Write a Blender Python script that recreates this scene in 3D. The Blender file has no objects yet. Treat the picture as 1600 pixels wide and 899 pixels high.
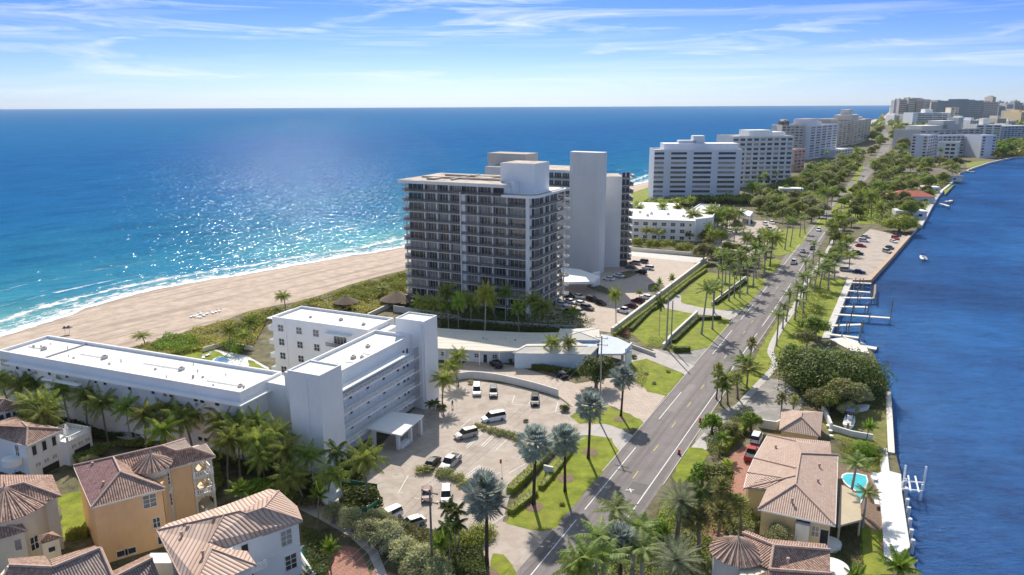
import bpy, bmesh, math, random
from mathutils import Vector, Matrix
from mathutils.geometry import tessellate_polygon
S = bpy.context.scene
COL = S.collection
R = random.Random(11)
rad = math.radians

# ------------------------------------------------------------------ camera
F = 1180.0; PIT = math.atan((449.5 - 161.5) / F); ROLL = rad(-0.25); H = 64.0
cd = bpy.data.cameras.new('camera'); cam = bpy.data.objects.new('camera', cd); COL.objects.link(cam)
cd.sensor_width = 36; cd.lens = F / 1600 * 36; cd.clip_start = .5; cd.clip_end = 60000
cam.location = (0, 0, H)
cam.matrix_world = Matrix.Translation((0, 0, H)) @ Matrix.Rotation(math.pi / 2 - PIT, 4, 'X') @ Matrix.Rotation(ROLL, 4, 'Z')
S.camera = cam
# ------------------------------------------------------------------ light
SUN_EL = 40.5; SUN_AZ = -5.2          # azimuth from +Y towards +X
sd = bpy.data.lights.new('sun', 'SUN'); sd.energy = 3.4; sd.angle = rad(.53); sd.color = (1, .93, .83)
sun = bpy.data.objects.new('sun', sd); COL.objects.link(sun)
dv = Vector((math.sin(rad(SUN_AZ)) * math.cos(rad(SUN_EL)), math.cos(rad(SUN_AZ)) * math.cos(rad(SUN_EL)), math.sin(rad(SUN_EL))))
sun.rotation_euler = dv.to_track_quat('Z', 'Y').to_euler(); sun.location = dv * 500
S.view_settings.view_transform = 'Standard'; S.view_settings.look = 'None'
S.view_settings.exposure = 0.8; S.view_settings.gamma = 1
w = bpy.data.worlds.new('World'); S.world = w; w.use_nodes = True
nt = w.node_tree; N = nt.nodes; Lk = nt.links; N.clear()
out = N.new('ShaderNodeOutputWorld'); bg = N.new('ShaderNodeBackground'); bg.inputs[1].default_value = .15
sky = N.new('ShaderNodeTexSky'); sky.sky_type = 'NISHITA'; sky.sun_disc = False
sky.sun_elevation = rad(SUN_EL); sky.sun_rotation = rad(SUN_AZ); sky.air_density = 1.0; sky.dust_density = .6; sky.ozone_density = 2.0; sky.altitude = 60
tc = N.new('ShaderNodeTexCoord'); sp = N.new('ShaderNodeSeparateXYZ'); Lk.new(tc.outputs['Generated'], sp.inputs[0])
def mth(op, a, b=None, tree=None, clamp=False):
    t = tree or nt
    n = t.nodes.new('ShaderNodeMath'); n.operation = op; n.use_clamp = clamp
    for i, x in enumerate((a, b)):
        if x is None: continue
        if isinstance(x, (int, float)): n.inputs[i].default_value = x
        else: t.links.new(x, n.inputs[i])
    return n.outputs[0]
def ramp(tree, fac, stops):
    n = tree.nodes.new('ShaderNodeValToRGB'); tree.links.new(fac, n.inputs[0]); e = n.color_ramp.elements
    while len(e) < len(stops): e.new(.5)
    for k, (p, c) in enumerate(stops):
        e[k].position = p; e[k].color = (c[0], c[1], c[2], 1) if isinstance(c, (tuple, list)) else (c, c, c, 1)
    return n.outputs[0]
def mixc(tree, fac, a, b, mode='MIX'):
    n = tree.nodes.new('ShaderNodeMix'); n.data_type = 'RGBA'; n.blend_type = mode
    for s, x in ((n.inputs[0], fac), (n.inputs[6], a), (n.inputs[7], b)):
        if isinstance(x, (int, float)): s.default_value = x
        elif isinstance(x, (tuple, list)): s.default_value = (x[0], x[1], x[2], 1)
        else: tree.links.new(x, s)
    return n.outputs[2]
elev = mth('ABSOLUTE', sp.outputs[2])
tint = ramp(nt, elev, [(0, (.285, .40, .68)), (.02, (.235, .345, .65)), (.06, (.165, .255, .61)), (.11, (.105, .19, .56)), (.17, (.085, .17, .53)), (.4, (.80, .70, .58)), (1, (1.04, .88, .64))])
skyc = mixc(nt, 1.0, sky.outputs[0], tint, 'MULTIPLY')
def cloud(scale, seed, lo, hi, dist):
    cb = N.new('ShaderNodeCombineXYZ')
    az = mth('ARCTAN2', sp.outputs[0], sp.outputs[1])
    Lk.new(mth('MULTIPLY', az, scale[0]), cb.inputs[0]); Lk.new(mth('MULTIPLY', sp.outputs[2], scale[1]), cb.inputs[1]); cb.inputs[2].default_value = seed
    mp = N.new('ShaderNodeVectorRotate'); mp.rotation_type = 'Z_AXIS'; mp.inputs['Angle'].default_value = .1; Lk.new(cb.outputs[0], mp.inputs[0])
    n = N.new('ShaderNodeTexNoise'); n.inputs['Scale'].default_value = 1; n.inputs['Detail'].default_value = 9; n.inputs['Roughness'].default_value = .62; n.inputs['Distortion'].default_value = dist
    Lk.new(mp.outputs[0], n.inputs[0])
    return ramp(nt, n.outputs[0], [(lo, 0), (hi, 1)])
c1 = cloud((4.2, 46), 4.3, .50, .74, .9)
c2 = cloud((1.9, 52), 9.1, .50, .82, .4)
band = ramp(nt, elev, [(0, .1), (.03, .7), (.08, .9), (.12, .85), (.16, .45), (.3, .15)])
cl = mth('MULTIPLY', mth('MAXIMUM', c1, mth('MULTIPLY', c2, .6)), band, clamp=True)
skyc = mixc(nt, mth('MULTIPLY', cl, .95), skyc, (3.9, 4.15, 4.4))
Lk.new(skyc, bg.inputs[0]); Lk.new(bg.outputs[0], out.inputs[0])

# ------------------------------------------------------------------ geometry of the place: picture <-> ground
cp, sp_, cr, sr = math.cos(PIT), math.sin(PIT), math.cos(ROLL), math.sin(ROLL)
def G(px, py, z=0.0):
    u = (px - 800) / F; v = (449.5 - py) / F
    u, v = u * cr - v * sr, u * sr + v * cr
    d = (u, cp + v * sp_, -sp_ + v * cp); t = (z - H) / d[2]
    return (d[0] * t, d[1] * t)
def GP(l, z=0.0): return [G(x, y, z) for x, y in l]
def P(x, y, z=0.0):
    dz = z - H; de = y * cp - dz * sp_
    if de <= .1: return (-9999, -9999)
    v = (y * sp_ + dz * cp) / de; u = x / de; u, v = u * cr + v * sr, -u * sr + v * cr
    return 800 + u * F, 449.5 - v * F
class Fr:
    def __init__(s, O, U):
        l = math.hypot(*U); s.O = O; s.U = (U[0] / l, U[1] / l); s.V = (-s.U[1], s.U[0]); s.ang = math.atan2(s.U[1], s.U[0])
    def w(s, a, b): return (s.O[0] + a * s.U[0] + b * s.V[0], s.O[1] + a * s.U[1] + b * s.V[1])
    def l(s, p):
        dx, dy = p[0] - s.O[0], p[1] - s.O[1]; return (dx * s.U[0] + dy * s.U[1], dx * s.V[0] + dy * s.V[1])
W0 = Fr((0, 0), (1, 0))

# ------------------------------------------------------------------ materials
MAT = {}
def mat(name, c, rough=.8, var=.12, sc=.6, c2=None, bump=0, bsc=None, spec=.3, metal=0, extra=None, rand=0, detail=6):
    if name in MAT: return MAT[name]
    m = bpy.data.materials.new(name); m.use_nodes = True; t = m.node_tree; b = t.nodes['Principled BSDF']
    b.inputs['Roughness'].default_value = rough; b.inputs['Specular IOR Level'].default_value = spec; b.inputs['Metallic'].default_value = metal
    g = t.nodes.new('ShaderNodeNewGeometry'); pos = g.outputs['Position']
    n = t.nodes.new('ShaderNodeTexNoise'); n.inputs['Scale'].default_value = sc; n.inputs['Detail'].default_value = detail; n.inputs['Roughness'].default_value = .65
    t.links.new(pos, n.inputs[0])
    lo = tuple(x * (1 - var) for x in c); hi = c2 or tuple(min(1, x * (1 + var)) for x in c)
    col = ramp(t, n.outputs[0], [(.32, lo), (.68, hi)])
    if rand:
        oi = t.nodes.new('ShaderNodeObjectInfo')
        hs = t.nodes.new('ShaderNodeHueSaturation'); t.links.new(col, hs.inputs['Color'])
        t.links.new(mth('ADD', mth('MULTIPLY', oi.outputs['Random'], rand * .14), .5 - rand * .07, t), hs.inputs['Hue'])
        t.links.new(mth('ADD', mth('MULTIPLY', oi.outputs['Random'], rand), 1 - rand * .5, t), hs.inputs['Value'])
        col = hs.outputs[0]
    if extra: col = extra(t, col, pos, b)
    t.links.new(col, b.inputs['Base Color'])
    if bump:
        n2 = t.nodes.new('ShaderNodeTexNoise'); n2.inputs['Scale'].default_value = bsc or sc * 8; n2.inputs['Detail'].default_value = 4; t.links.new(pos, n2.inputs[0])
        bp = t.nodes.new('ShaderNodeBump'); bp.inputs['Strength'].default_value = bump; bp.inputs['Distance'].default_value = .3; t.links.new(n2.outputs[0], bp.inputs['Height']); t.links.new(bp.outputs[0], b.inputs['Normal'])
    MAT[name] = m; return m
def flat(name, c, rough=.5, spec=.4, metal=0, rand=0): return mat(name, c, rough, .05, 1.5, spec=spec, metal=metal, rand=rand, detail=2)

def streaks(sc=(.5, .5, .12), amt=.25, dark=(.45, .43, .38)):
    def f(t, col, pos, b):
        mp = t.nodes.new('ShaderNodeMapping'); mp.inputs['Scale'].default_value = sc; t.links.new(pos, mp.inputs[0])
        n = t.nodes.new('ShaderNodeTexNoise'); n.inputs['Scale'].default_value = 3; n.inputs['Detail'].default_value = 6; t.links.new(mp.outputs[0], n.inputs[0])
        return mixc(t, mth('MULTIPLY', ramp(t, n.outputs[0], [(.52, 0), (.75, 1)]), amt, t), col, dark)
    return f
M_white = mat('white_stucco', (.80, .80, .79), .85, .04, .2, extra=streaks(amt=.10))
M_white2 = mat('offwhite_stucco', (.72, .71, .68), .85, .05, .2, extra=streaks(amt=.3))
M_cream = mat('cream_stucco', (.72, .64, .50), .85, .05, .3, extra=streaks(amt=.2))
M_orange = mat('apricot_stucco', (.80, .50, .26), .85, .06, .3, extra=streaks(amt=.25, dark=(.55, .33, .2)))
M_yellow = mat('pale_yellow_stucco', (.75, .58, .33), .85, .05, .3, extra=streaks(amt=.2))
M_beige = mat('beige_stucco', (.58, .53, .46), .85, .06, .1, extra=streaks((.1, .1, .03), .3))
M_grey = mat('grey_concrete', (.50, .49, .47), .85, .08, .1, extra=streaks((.1, .1, .03), .3))
M_taupe = mat('taupe_concrete', (.52, .46, .41), .85, .08, .03)
M_bluegrey = mat('bluegrey_concrete', (.27, .31, .34), .8, .08, .03)
M_pink = mat('salmon_stucco', (.72, .42, .33), .85, .05, .1)
def stains(t, col, pos, b):
    n = t.nodes.new('ShaderNodeTexNoise'); n.inputs['Scale'].default_value = .22; n.inputs['Detail'].default_value = 9; n.inputs['Roughness'].default_value = .7; n.inputs['Distortion'].default_value = 1.5; t.links.new(pos, n.inputs[0])
    col = mixc(t, mth('MULTIPLY', ramp(t, n.outputs[0], [(.48, 0), (.62, 1)]), .5, t), col, (.55, .52, .47))
    n2 = t.nodes.new('ShaderNodeTexNoise'); n2.inputs['Scale'].default_value = 1.1; n2.inputs['Detail'].default_value = 5; t.links.new(pos, n2.inputs[0])
    return mixc(t, mth('MULTIPLY', ramp(t, n2.outputs[0], [(.64, 0), (.7, 1)]), .5, t), col, (.38, .35, .31))
def oil(t, col, pos, b):
    col = patches(t, col, pos, b)
    n = t.nodes.new('ShaderNodeTexNoise'); n.inputs['Scale'].default_value = .55; n.inputs['Detail'].default_value = 4; t.links.new(pos, n.inputs[0])
    col = mixc(t, mth('MULTIPLY', ramp(t, n.outputs[0], [(.66, 0), (.74, 1)]), .45, t), col, (.16, .14, .125))
    v = t.nodes.new('ShaderNodeTexVoronoi'); v.feature = 'DISTANCE_TO_EDGE'; v.inputs['Scale'].default_value = .09; t.links.new(pos, v.inputs[0])
    return mixc(t, mth('MULTIPLY', ramp(t, v.outputs[0], [(0, 1), (.010, 0)]), .35, t), col, (.2, .17, .15))
def patches(t, col, pos, b):
    n = t.nodes.new('ShaderNodeTexNoise'); n.inputs['Scale'].default_value = .35; n.inputs['Detail'].default_value = 7; n.inputs['Distortion'].default_value = 1; t.links.new(pos, n.inputs[0])
    return mixc(t, mth('MULTIPLY', ramp(t, n.outputs[0], [(.5, 0), (.6, 1)]), .25, t), col, (.55, .52, .48))
M_wroof = mat('white_membrane', (.76, .75, .73), .8, .03, .25, extra=stains)
M_groof = mat('gravel_roof', (.42, .33, .26), .95, .3, .25, c2=(.62, .55, .47), extra=patches)
M_glass = mat('dark_glass', (.04, .045, .055), .12, .4, .35, spec=.8)
M_glass2 = mat('balcony_glazing', (.07, .066, .06), .2, .6, .8, c2=(.18, .16, .14), spec=.7)
M_dkglass = mat('tower_back_glass', (.06, .055, .048), .3, .3, .2, spec=.5)
M_blind = mat('blinds', (.33, .30, .26), .7, .3, .5)
M_frame = flat('white_frame', (.75, .75, .74))
M_trim = flat('white_trim', (.82, .82, .81), .6)
M_dark = flat('dark_void', (.03, .03, .03), .7)
M_metal = flat('grey_metal', (.35, .36, .37), .4, metal=.6)
M_rail = mat('rail_grey', (.17, .16, .15), .5, .3, .8)
_t = M_rail.node_tree; _b = _t.nodes['Principled BSDF']; _b.inputs['Alpha'].default_value = .38
M_wood = mat('weathered_wood', (.28, .23, .18), .9, .25, 2)
M_pole = mat('pole_wood', (.20, .17, .15), .9, .25, 2)
M_black = flat('black_rubber', (.02, .02, .02), .8)
M_conc = mat('pale_concrete', (.55, .53, .50), .85, .1, .4, bump=.1, extra=patches)
M_cobb = mat('cream_wall_cap', (.70, .66, .58), .85, .06, .4)
M_green = flat('green_mesh', (.05, .22, .14), .7)
M_red = flat('red_plastic', (.5, .03, .04), .4)
M_skin = flat('skin', (.45, .25, .17), .6)
M_thatch = mat('thatch', (.17, .13, .10), .95, .4, 4, bump=.6, bsc=12)

# tiled roofs: ribs run down the slope; uv = metres (u along eave, v up the slope)
def tile_mat(name, a, b_, rib=.42, course=.42, dark=(.07, .05, .05), groove=.6, mode='SIN'):
    m = bpy.data.materials.new(name); m.use_nodes = True; t = m.node_tree; b = t.nodes['Principled BSDF']; b.inputs['Roughness'].default_value = .85
    b.inputs['Specular IOR Level'].default_value = .2
    uv = t.nodes.new('ShaderNodeUVMap'); s = t.nodes.new('ShaderNodeSeparateXYZ'); t.links.new(uv.outputs[0], s.inputs[0])
    u = mth('DIVIDE', s.outputs[0], rib, t); v = mth('DIVIDE', s.outputs[1], course, t)
    fu = mth('FRACT', u, None, t); fv = mth('FRACT', v, None, t)
    cb = t.nodes.new('ShaderNodeCombineXYZ'); t.links.new(mth('FLOOR', u, None, t), cb.inputs[0]); t.links.new(mth('FLOOR', v, None, t), cb.inputs[1])
    wn = t.nodes.new('ShaderNodeTexWhiteNoise'); wn.noise_dimensions = '3D'; t.links.new(cb.outputs[0], wn.inputs[0])
    g = t.nodes.new('ShaderNodeNewGeometry'); n = t.nodes.new('ShaderNodeTexNoise'); n.inputs['Scale'].default_value = .5; n.inputs['Detail'].default_value = 6; t.links.new(g.outputs['Position'], n.inputs[0])
    f = mth('ADD', mth('MULTIPLY', wn.outputs[0], .45, t), mth('MULTIPLY', n.outputs[0], .6, t), t)
    col = ramp(t, f, [(.15, a), (.85, b_)])
    edge = mth('SUBTRACT', 1, mth('MULTIPLY', mth('ABSOLUTE', mth('SUBTRACT', fu, .5, t), None, t), 2, t), t)   # 1 on the crown of a rib
    gm = ramp(t, edge, [(.05, 1), (.3, 0)])
    gc = ramp(t, fv, [(.0, 1), (.12, 0)])
    k = mth('MULTIPLY', mth('MAXIMUM', gm, mth('MULTIPLY', gc, .6, t), t), groove, t)
    col = mixc(t, k, col, dark)
    t.links.new(col, b.inputs['Base Color'])
    bp = t.nodes.new('ShaderNodeBump'); bp.inputs['Strength'].default_value = 1; bp.inputs['Distance'].default_value = .10
    hgt = mth('ADD', mth('SINE', mth('MULTIPLY', edge, 1.57, t), None, t), mth('MULTIPLY', fv, -.35, t), t)
    t.links.new(hgt, bp.inputs['Height']); t.links.new(bp.outputs[0], b.inputs['Normal'])
    MAT[name] = m; return m
T_purple = tile_mat('plum_clay_tile', (.21, .115, .12), (.42, .255, .235), .30, .36)
T_brown = tile_mat('brown_clay_tile', (.24, .14, .11), (.56, .385, .30), .32, .40, groove=.7)
T_tan = tile_mat('tan_concrete_tile', (.50, .35, .27), (.68, .51, .42), .55, 30, dark=(.10, .06, .05), groove=.75)
T_pinkt = tile_mat('rose_concrete_tile', (.50, .35, .275), (.64, .485, .40), .32, .40, groove=.42)
T_grey = tile_mat('greybrown_tile', (.25, .19, .17), (.40, .32, .28), .32, .4)
M_ridge = mat('ridge_cap', (.50, .36, .29), .85, .2, 2)

# ground materials
def wear(t, col, pos, b):
    n = t.nodes.new('ShaderNodeTexNoise'); n.inputs['Scale'].default_value = .13; n.inputs['Detail'].default_value = 9; n.inputs['Roughness'].default_value = .7; t.links.new(pos, n.inputs[0])
    col = mixc(t, mth('MULTIPLY', ramp(t, n.outputs[0], [(.50, 0), (.68, 1)]), .55, t), col, (.27, .25, .06))
    n2 = t.nodes.new('ShaderNodeTexNoise'); n2.inputs['Scale'].default_value = .5; n2.inputs['Detail'].default_value = 8; t.links.new(pos, n2.inputs[0])
    return mixc(t, mth('MULTIPLY', ramp(t, n2.outputs[0], [(.62, 0), (.72, 1)]), .5, t), col, (.10, .13, .02))
M_grass = mat('lawn', (.16, .20, .016), .95, .25, .35, c2=(.27, .315, .028), bump=.4, bsc=5, extra=wear)
M_grass2 = mat('dry_lawn', (.15, .17, .04), .95, .25, .4, c2=(.26, .23, .08), bump=.3, bsc=5)
M_soil = mat('planting_ground', (.09, .095, .04), .95, .4, .3, c2=(.22, .19, .11), bump=.5, bsc=3)
M_mulch = mat('mulch', (.22, .15, .11), .95, .25, 2, bump=.4)
def sandx(t, col, pos, b):
    # wheel tracks and wrack lines that run along the shore
    d = Vector((G(630, 387)[0] - G(0, 524)[0], G(630, 387)[1] - G(0, 524)[1], 0)).normalized()
    vr = t.nodes.new('ShaderNodeVectorRotate'); vr.rotation_type = 'Z_AXIS'; vr.inputs['Angle'].default_value = -math.atan2(d.y, d.x); t.links.new(pos, vr.inputs[0])
    mp = t.nodes.new('ShaderNodeMapping'); mp.inputs['Scale'].default_value = (.012, .34, .2); t.links.new(vr.outputs[0], mp.inputs[0])
    n = t.nodes.new('ShaderNodeTexNoise'); n.inputs['Scale'].default_value = 1; n.inputs['Detail'].default_value = 8; n.inputs['Distortion'].default_value = .25; t.links.new(mp.outputs[0], n.inputs[0])
    col = mixc(t, mth('MULTIPLY', ramp(t, n.outputs[0], [(.52, 0), (.60, 1)]), .5, t), col, (.25, .19, .14))
    s = t.nodes.new('ShaderNodeSeparateXYZ'); t.links.new(pos, s.inputs[0])
    wet = ramp(t, mth('ADD', mth('MULTIPLY', s.outputs[2], .5, t), 1.0, t), [(.42, 1), (.56, 0)])
    return mixc(t, mth('MULTIPLY', wet, .65, t), col, (.30, .235, .175))
M_sand = mat('sand', (.43, .335, .26), .95, .12, .25, c2=(.57, .455, .365), bump=.35, bsc=1.2, extra=sandx)
def asphx(t, col, pos, b):
    d = (.4655, .885)
    vr = t.nodes.new('ShaderNodeVectorRotate'); vr.rotation_type = 'Z_AXIS'; vr.inputs['Angle'].default_value = -math.atan2(d[1], d[0]); t.links.new(pos, vr.inputs[0])
    mp = t.nodes.new('ShaderNodeMapping'); mp.inputs['Scale'].default_value = (.02, .8, .2); t.links.new(vr.outputs[0], mp.inputs[0])
    n = t.nodes.new('ShaderNodeTexNoise'); n.inputs['Scale'].default_value = 1; n.inputs['Detail'].default_value = 5; t.links.new(mp.outputs[0], n.inputs[0])
    col = mixc(t, mth('MULTIPLY', ramp(t, n.outputs[0], [(.48, 0), (.60, 1)]), .5, t), col, (.12, .105, .10))
    v = t.nodes.new('ShaderNodeTexVoronoi'); v.feature = 'DISTANCE_TO_EDGE'; v.inputs['Scale'].default_value = .12; t.links.new(pos, v.inputs[0])
    return mixc(t, mth('MULTIPLY', ramp(t, v.outputs[0], [(0, 1), (.012, 0)]), .3, t), col, (.06, .055, .05))
M_asph = mat('asphalt', (.20, .18, .175), .85, .12, .3, bump=.05, extra=asphx)
M_asph2 = mat('old_asphalt', (.27, .25, .235), .9, .12, .3, bump=.05, extra=patches)
def slabs(sx, sy, ang, amt=.25):
    def f(t, col, pos, b):
        vr = t.nodes.new('ShaderNodeVectorRotate'); vr.rotation_type = 'Z_AXIS'; vr.inputs['Angle'].default_value = ang; t.links.new(pos, vr.inputs[0])
        br = t.nodes.new('ShaderNodeTexBrick'); br.inputs['Scale'].default_value = 1; br.inputs['Brick Width'].default_value = sx; br.inputs['Row Height'].default_value = sy
        br.inputs['Mortar Size'].default_value = .05; br.inputs['Color1'].default_value = (1, 1, 1, 1); br.inputs['Color2'].default_value = (.86, .86, .86, 1); br.inputs['Mortar'].default_value = (.6, .6, .6, 1)
        t.links.new(vr.outputs[0], br.inputs[0])
        return mixc(t, amt * 3, col, mixc(t, 1., col, br.outputs[0], 'MULTIPLY'))
    return f
M_lot = mat('lot_paving', (.37, .305, .255), .9, .10, .22, c2=(.47, .40, .34), bump=.05, extra=oil)
M_paver = mat('cream_pavers', (.52, .43, .36), .9, .08, .3, extra=slabs(1.2, 1.2, .3))
M_drive = mat('driveway_concrete', (.47, .43, .40), .9, .08, .3, extra=slabs(3.5, 3.0, -1.15, .2))
M_brickp = mat('red_pavers', (.40, .20, .15), .9, .15, 1.2, extra=slabs(.6, .6, .6))
M_walk = mat('sidewalk', (.52, .49, .46), .9, .08, .5, extra=slabs(1.8, 1.8, -1.1))
M_paintw = mat('white_paint', (.72, .72, .72), .7, .12, 2)
M_painty = mat('yellow_paint', (.62, .47, .12), .7, .15, 2)
M_stone = mat('white_limestone', (.76, .76, .75), .85, .08, .8, extra=slabs(.9, .9, .1))

# foliage
def leafmat(name, a, b_, rand=.35, tr=.42, rough=.6):
    if name in MAT: return MAT[name]
    m = bpy.data.materials.new(name); m.use_nodes = True; t = m.node_tree; t.nodes.clear()
    o = t.nodes.new('ShaderNodeOutputMaterial'); g = t.nodes.new('ShaderNodeNewGeometry'); oi = t.nodes.new('ShaderNodeObjectInfo')
    n = t.nodes.new('ShaderNodeTexNoise'); n.inputs['Scale'].default_value = .9; n.inputs['Detail'].default_value = 3; t.links.new(g.outputs['Position'], n.inputs[0])
    f = mth('ADD', mth('MULTIPLY', g.outputs['Random Per Island'], .55, t), mth('MULTIPLY', n.outputs[0], .5, t), t)
    col = ramp(t, f, [(.2, a), (.85, b_)])
    hs = t.nodes.new('ShaderNodeHueSaturation'); t.links.new(col, hs.inputs['Color'])
    t.links.new(mth('ADD', mth('MULTIPLY', oi.outputs['Random'], .05 * rand, t), .5 - .025 * rand, t), hs.inputs['Hue'])
    t.links.new(mth('ADD', mth('MULTIPLY', oi.outputs['Random'], rand * 1.6, t), 1 - rand * .8, t), hs.inputs['Value'])
    d = t.nodes.new('ShaderNodeBsdfPrincipled'); d.inputs['Roughness'].default_value = rough; d.inputs['Specular IOR Level'].default_value = .35; t.links.new(hs.outputs[0], d.inputs['Base Color'])
    tl = t.nodes.new('ShaderNodeBsdfTranslucent'); t.links.new(hs.outputs[0], tl.inputs[0])
    mx = t.nodes.new('ShaderNodeMixShader'); mx.inputs[0].default_value = tr
    t.links.new(d.outputs[0], mx.inputs[1]); t.links.new(tl.outputs[0], mx.inputs[2]); t.links.new(mx.outputs[0], o.inputs[0])
    MAT[name] = m; return m
L_coco = leafmat('coconut_frond', (0.126, 0.174, 0.029), (0.459, 0.492, 0.098))
L_cocoy = leafmat('yellow_frond', (.20, .23, .02), (.50, .47, .06))
L_royal = leafmat('royal_frond', (0.097, 0.164, 0.039), (0.316, 0.37, 0.091))
L_fresh = leafmat('fresh_frond', (0.121, 0.204, 0.022), (0.324, 0.432, 0.055))
L_silver = leafmat('silver_fan', (.20, .25, .22), (.50, .56, .50), .2)
L_date = leafmat('date_frond', (0.115, 0.143, 0.081), (0.365, 0.39, 0.241), .2)
L_tree = leafmat('broad_leaf', (0.1, 0.146, 0.024), (0.34, 0.376, 0.068), .5)
L_tree2 = leafmat('olive_leaf', (0.142, 0.157, 0.046), (0.405, 0.389, 0.13), .5)
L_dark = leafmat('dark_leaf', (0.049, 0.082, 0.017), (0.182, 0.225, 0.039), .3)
L_lime = leafmat('lime_leaf', (.12, .21, .015), (.27, .40, .03), .25)
L_grey = leafmat('greygreen_leaf', (0.236, 0.256, 0.115), (0.558, 0.544, 0.276), .25)
L_dune = leafmat('dune_leaf', (0.23, 0.246, 0.049), (0.62, 0.532, 0.14), .3)
L_hedge = leafmat('hedge_leaf', (0.142, 0.173, 0.024), (0.405, 0.433, 0.06), .25)
L_flower = leafmat('orange_bloom', (.5, .14, .02), (.7, .3, .04), .2)
M_trunk = mat('palm_trunk', (.20, .17, .14), .95, .25, 3)
M_trunkp = mat('pale_trunk', (.36, .33, .29), .95, .15, 3)
M_trunkd = mat('dark_trunk', (.07, .05, .04), .95, .3, 3)
M_shaft = flat('green_crownshaft', (.13, .24, .05), .5)

# ------------------------------------------------------------------ mesh builder
class MB:
    def __init__(s, fr=W0): s.v = []; s.f = []; s.m = []; s.uv = {}; s.fr = fr
    def pt(s, a, b, z): x, y = s.fr.w(a, b); s.v.append((x, y, z)); return len(s.v) - 1
    def face(s, pts, m=0, uv=None):
        i = [s.pt(*p) for p in pts]; s.f.append(i); s.m.append(m)
        if uv: s.uv[len(s.f) - 1] = uv
        return s
    def box(s, a0, a1, b0, b1, z0, z1, m=0, tm=None, bottom=True):
        q = [(a0, b0), (a1, b0), (a1, b1), (a0, b1)]; s.prism(q, z0, z1, m, tm, bottom); return s
    def prism(s, poly, z0, z1, m=0, tm=None, bottom=True):
        n = len(poly); ar = sum(poly[i][0] * poly[(i + 1) % n][1] - poly[(i + 1) % n][0] * poly[i][1] for i in range(n))
        if ar < 0: poly = list(poly)[::-1]
        lo = [s.pt(a, b, z0) for a, b in poly]; hi = [s.pt(a, b, z1) for a, b in poly]
        for i in range(n):
            j = (i + 1) % n; s.f.append([lo[i], lo[j], hi[j], hi[i]]); s.m.append(m)
        s.f.append(hi); s.m.append(m if tm is None else tm)
        if bottom: s.f.append(lo[::-1]); s.m.append(m)
        return s
    def tube(s, p, q, r0, r1=None, n=6, m=0, cap=True):
        r1 = r0 if r1 is None else r1
        P0, P1 = Vector((*s.fr.w(p[0], p[1]), p[2])), Vector((*s.fr.w(q[0], q[1]), q[2])); d = (P1 - P0)
        if d.length < 1e-6: return s
        d.normalize(); u = d.cross(Vector((0, 0, 1)) if abs(d.z) < .9 else Vector((1, 0, 0))).normalized(); v = d.cross(u)
        k = len(s.v)
        for c, r in ((P0, r0), (P1, r1)):
            for i in range(n):
                a = 2 * math.pi * i / n; s.v.append(tuple(c + (u * math.cos(a) + v * math.sin(a)) * r))
        for i in range(n):
            j = (i + 1) % n; s.f.append([k + i, k + n + i, k + n + j, k + j]); s.m.append(m)
        if cap: s.f.append([k + i for i in range(n)]); s.f.append([k + n + i for i in range(n)][::-1]); s.m += [m, m]
        return s
    def path(s, pts, rs, n=6, m=0):
        for i in range(len(pts) - 1): s.tube(pts[i], pts[i + 1], rs[i], rs[i + 1], n, m, cap=(i == len(pts) - 2))
        return s
    def wall(s, pts, th, z0, z1, m=0, tm=None):      # a wall of given thickness along a polyline (world/local coordinates)
        for i in range(len(pts) - 1):
            x0, y0 = pts[i]; x1, y1 = pts[i + 1]; l = math.hypot(x1 - x0, y1 - y0)
            if l < .01: continue
            ux, uy = (x1 - x0) / l, (y1 - y0) / l; nx, ny = -uy * th / 2, ux * th / 2; e = th / 2 if i < len(pts) - 2 else 0
            s.prism([(x0 + nx, y0 + ny), (x0 - nx, y0 - ny), (x1 - nx + ux * e, y1 - ny + uy * e), (x1 + nx + ux * e, y1 + ny + uy * e)], z0 + i % 2 * .003, z1 + i % 2 * .003, m, tm)
        return s
    def build(s, name, mats, parent=None, smooth=False, keep=False):
        o3 = Vector((0, 0, 0))
        if parent is not None:
            o3 = parent['_o'] if '_o' in parent else (0, 0, 0); o3 = Vector(o3)
        me = bpy.data.meshes.new(name); me.from_pydata([tuple(Vector(v) - o3) for v in s.v], [], s.f)
        for mm in (mats if isinstance(mats, (list, tuple)) else [mats]): me.materials.append(mm)
        me.polygons.foreach_set('material_index', s.m)
        if s.uv:
            ul = me.uv_layers.new(name='UVMap')
            for fi, uvs in s.uv.items():
                pl = me.polygons[fi]
                for k, li in enumerate(pl.loop_indices): ul.data[li].uv = uvs[k]
        if smooth: me.polygons.foreach_set('use_smooth', [True] * len(me.polygons))
        me.update()
        o = bpy.data.objects.new(name, me); COL.objects.link(o)
        if parent is not None: o.parent = parent
        return o
ROOTS = []
def thing(name, label, cat, loc=(0, 0, 0), group=None):
    o = bpy.data.objects.new(name, None); COL.objects.link(o); o.empty_display_size = .5
    loc = tuple(loc) if len(loc) == 3 else (loc[0], loc[1], 0)
    o.location = loc; o['_o'] = loc; o['label'] = label; o['category'] = cat
    if group: o['group'] = group
    ROOTS.append(o); return o
def tag(o, label, cat, group=None, kind=None):
    o['label'] = label; o['category'] = cat
    if group: o['group'] = group
    if kind: o['kind'] = kind
    return o
def struct(o, label=None, kind='structure'):
    o['kind'] = kind
    if label: o['label'] = label; 
    return o
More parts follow.
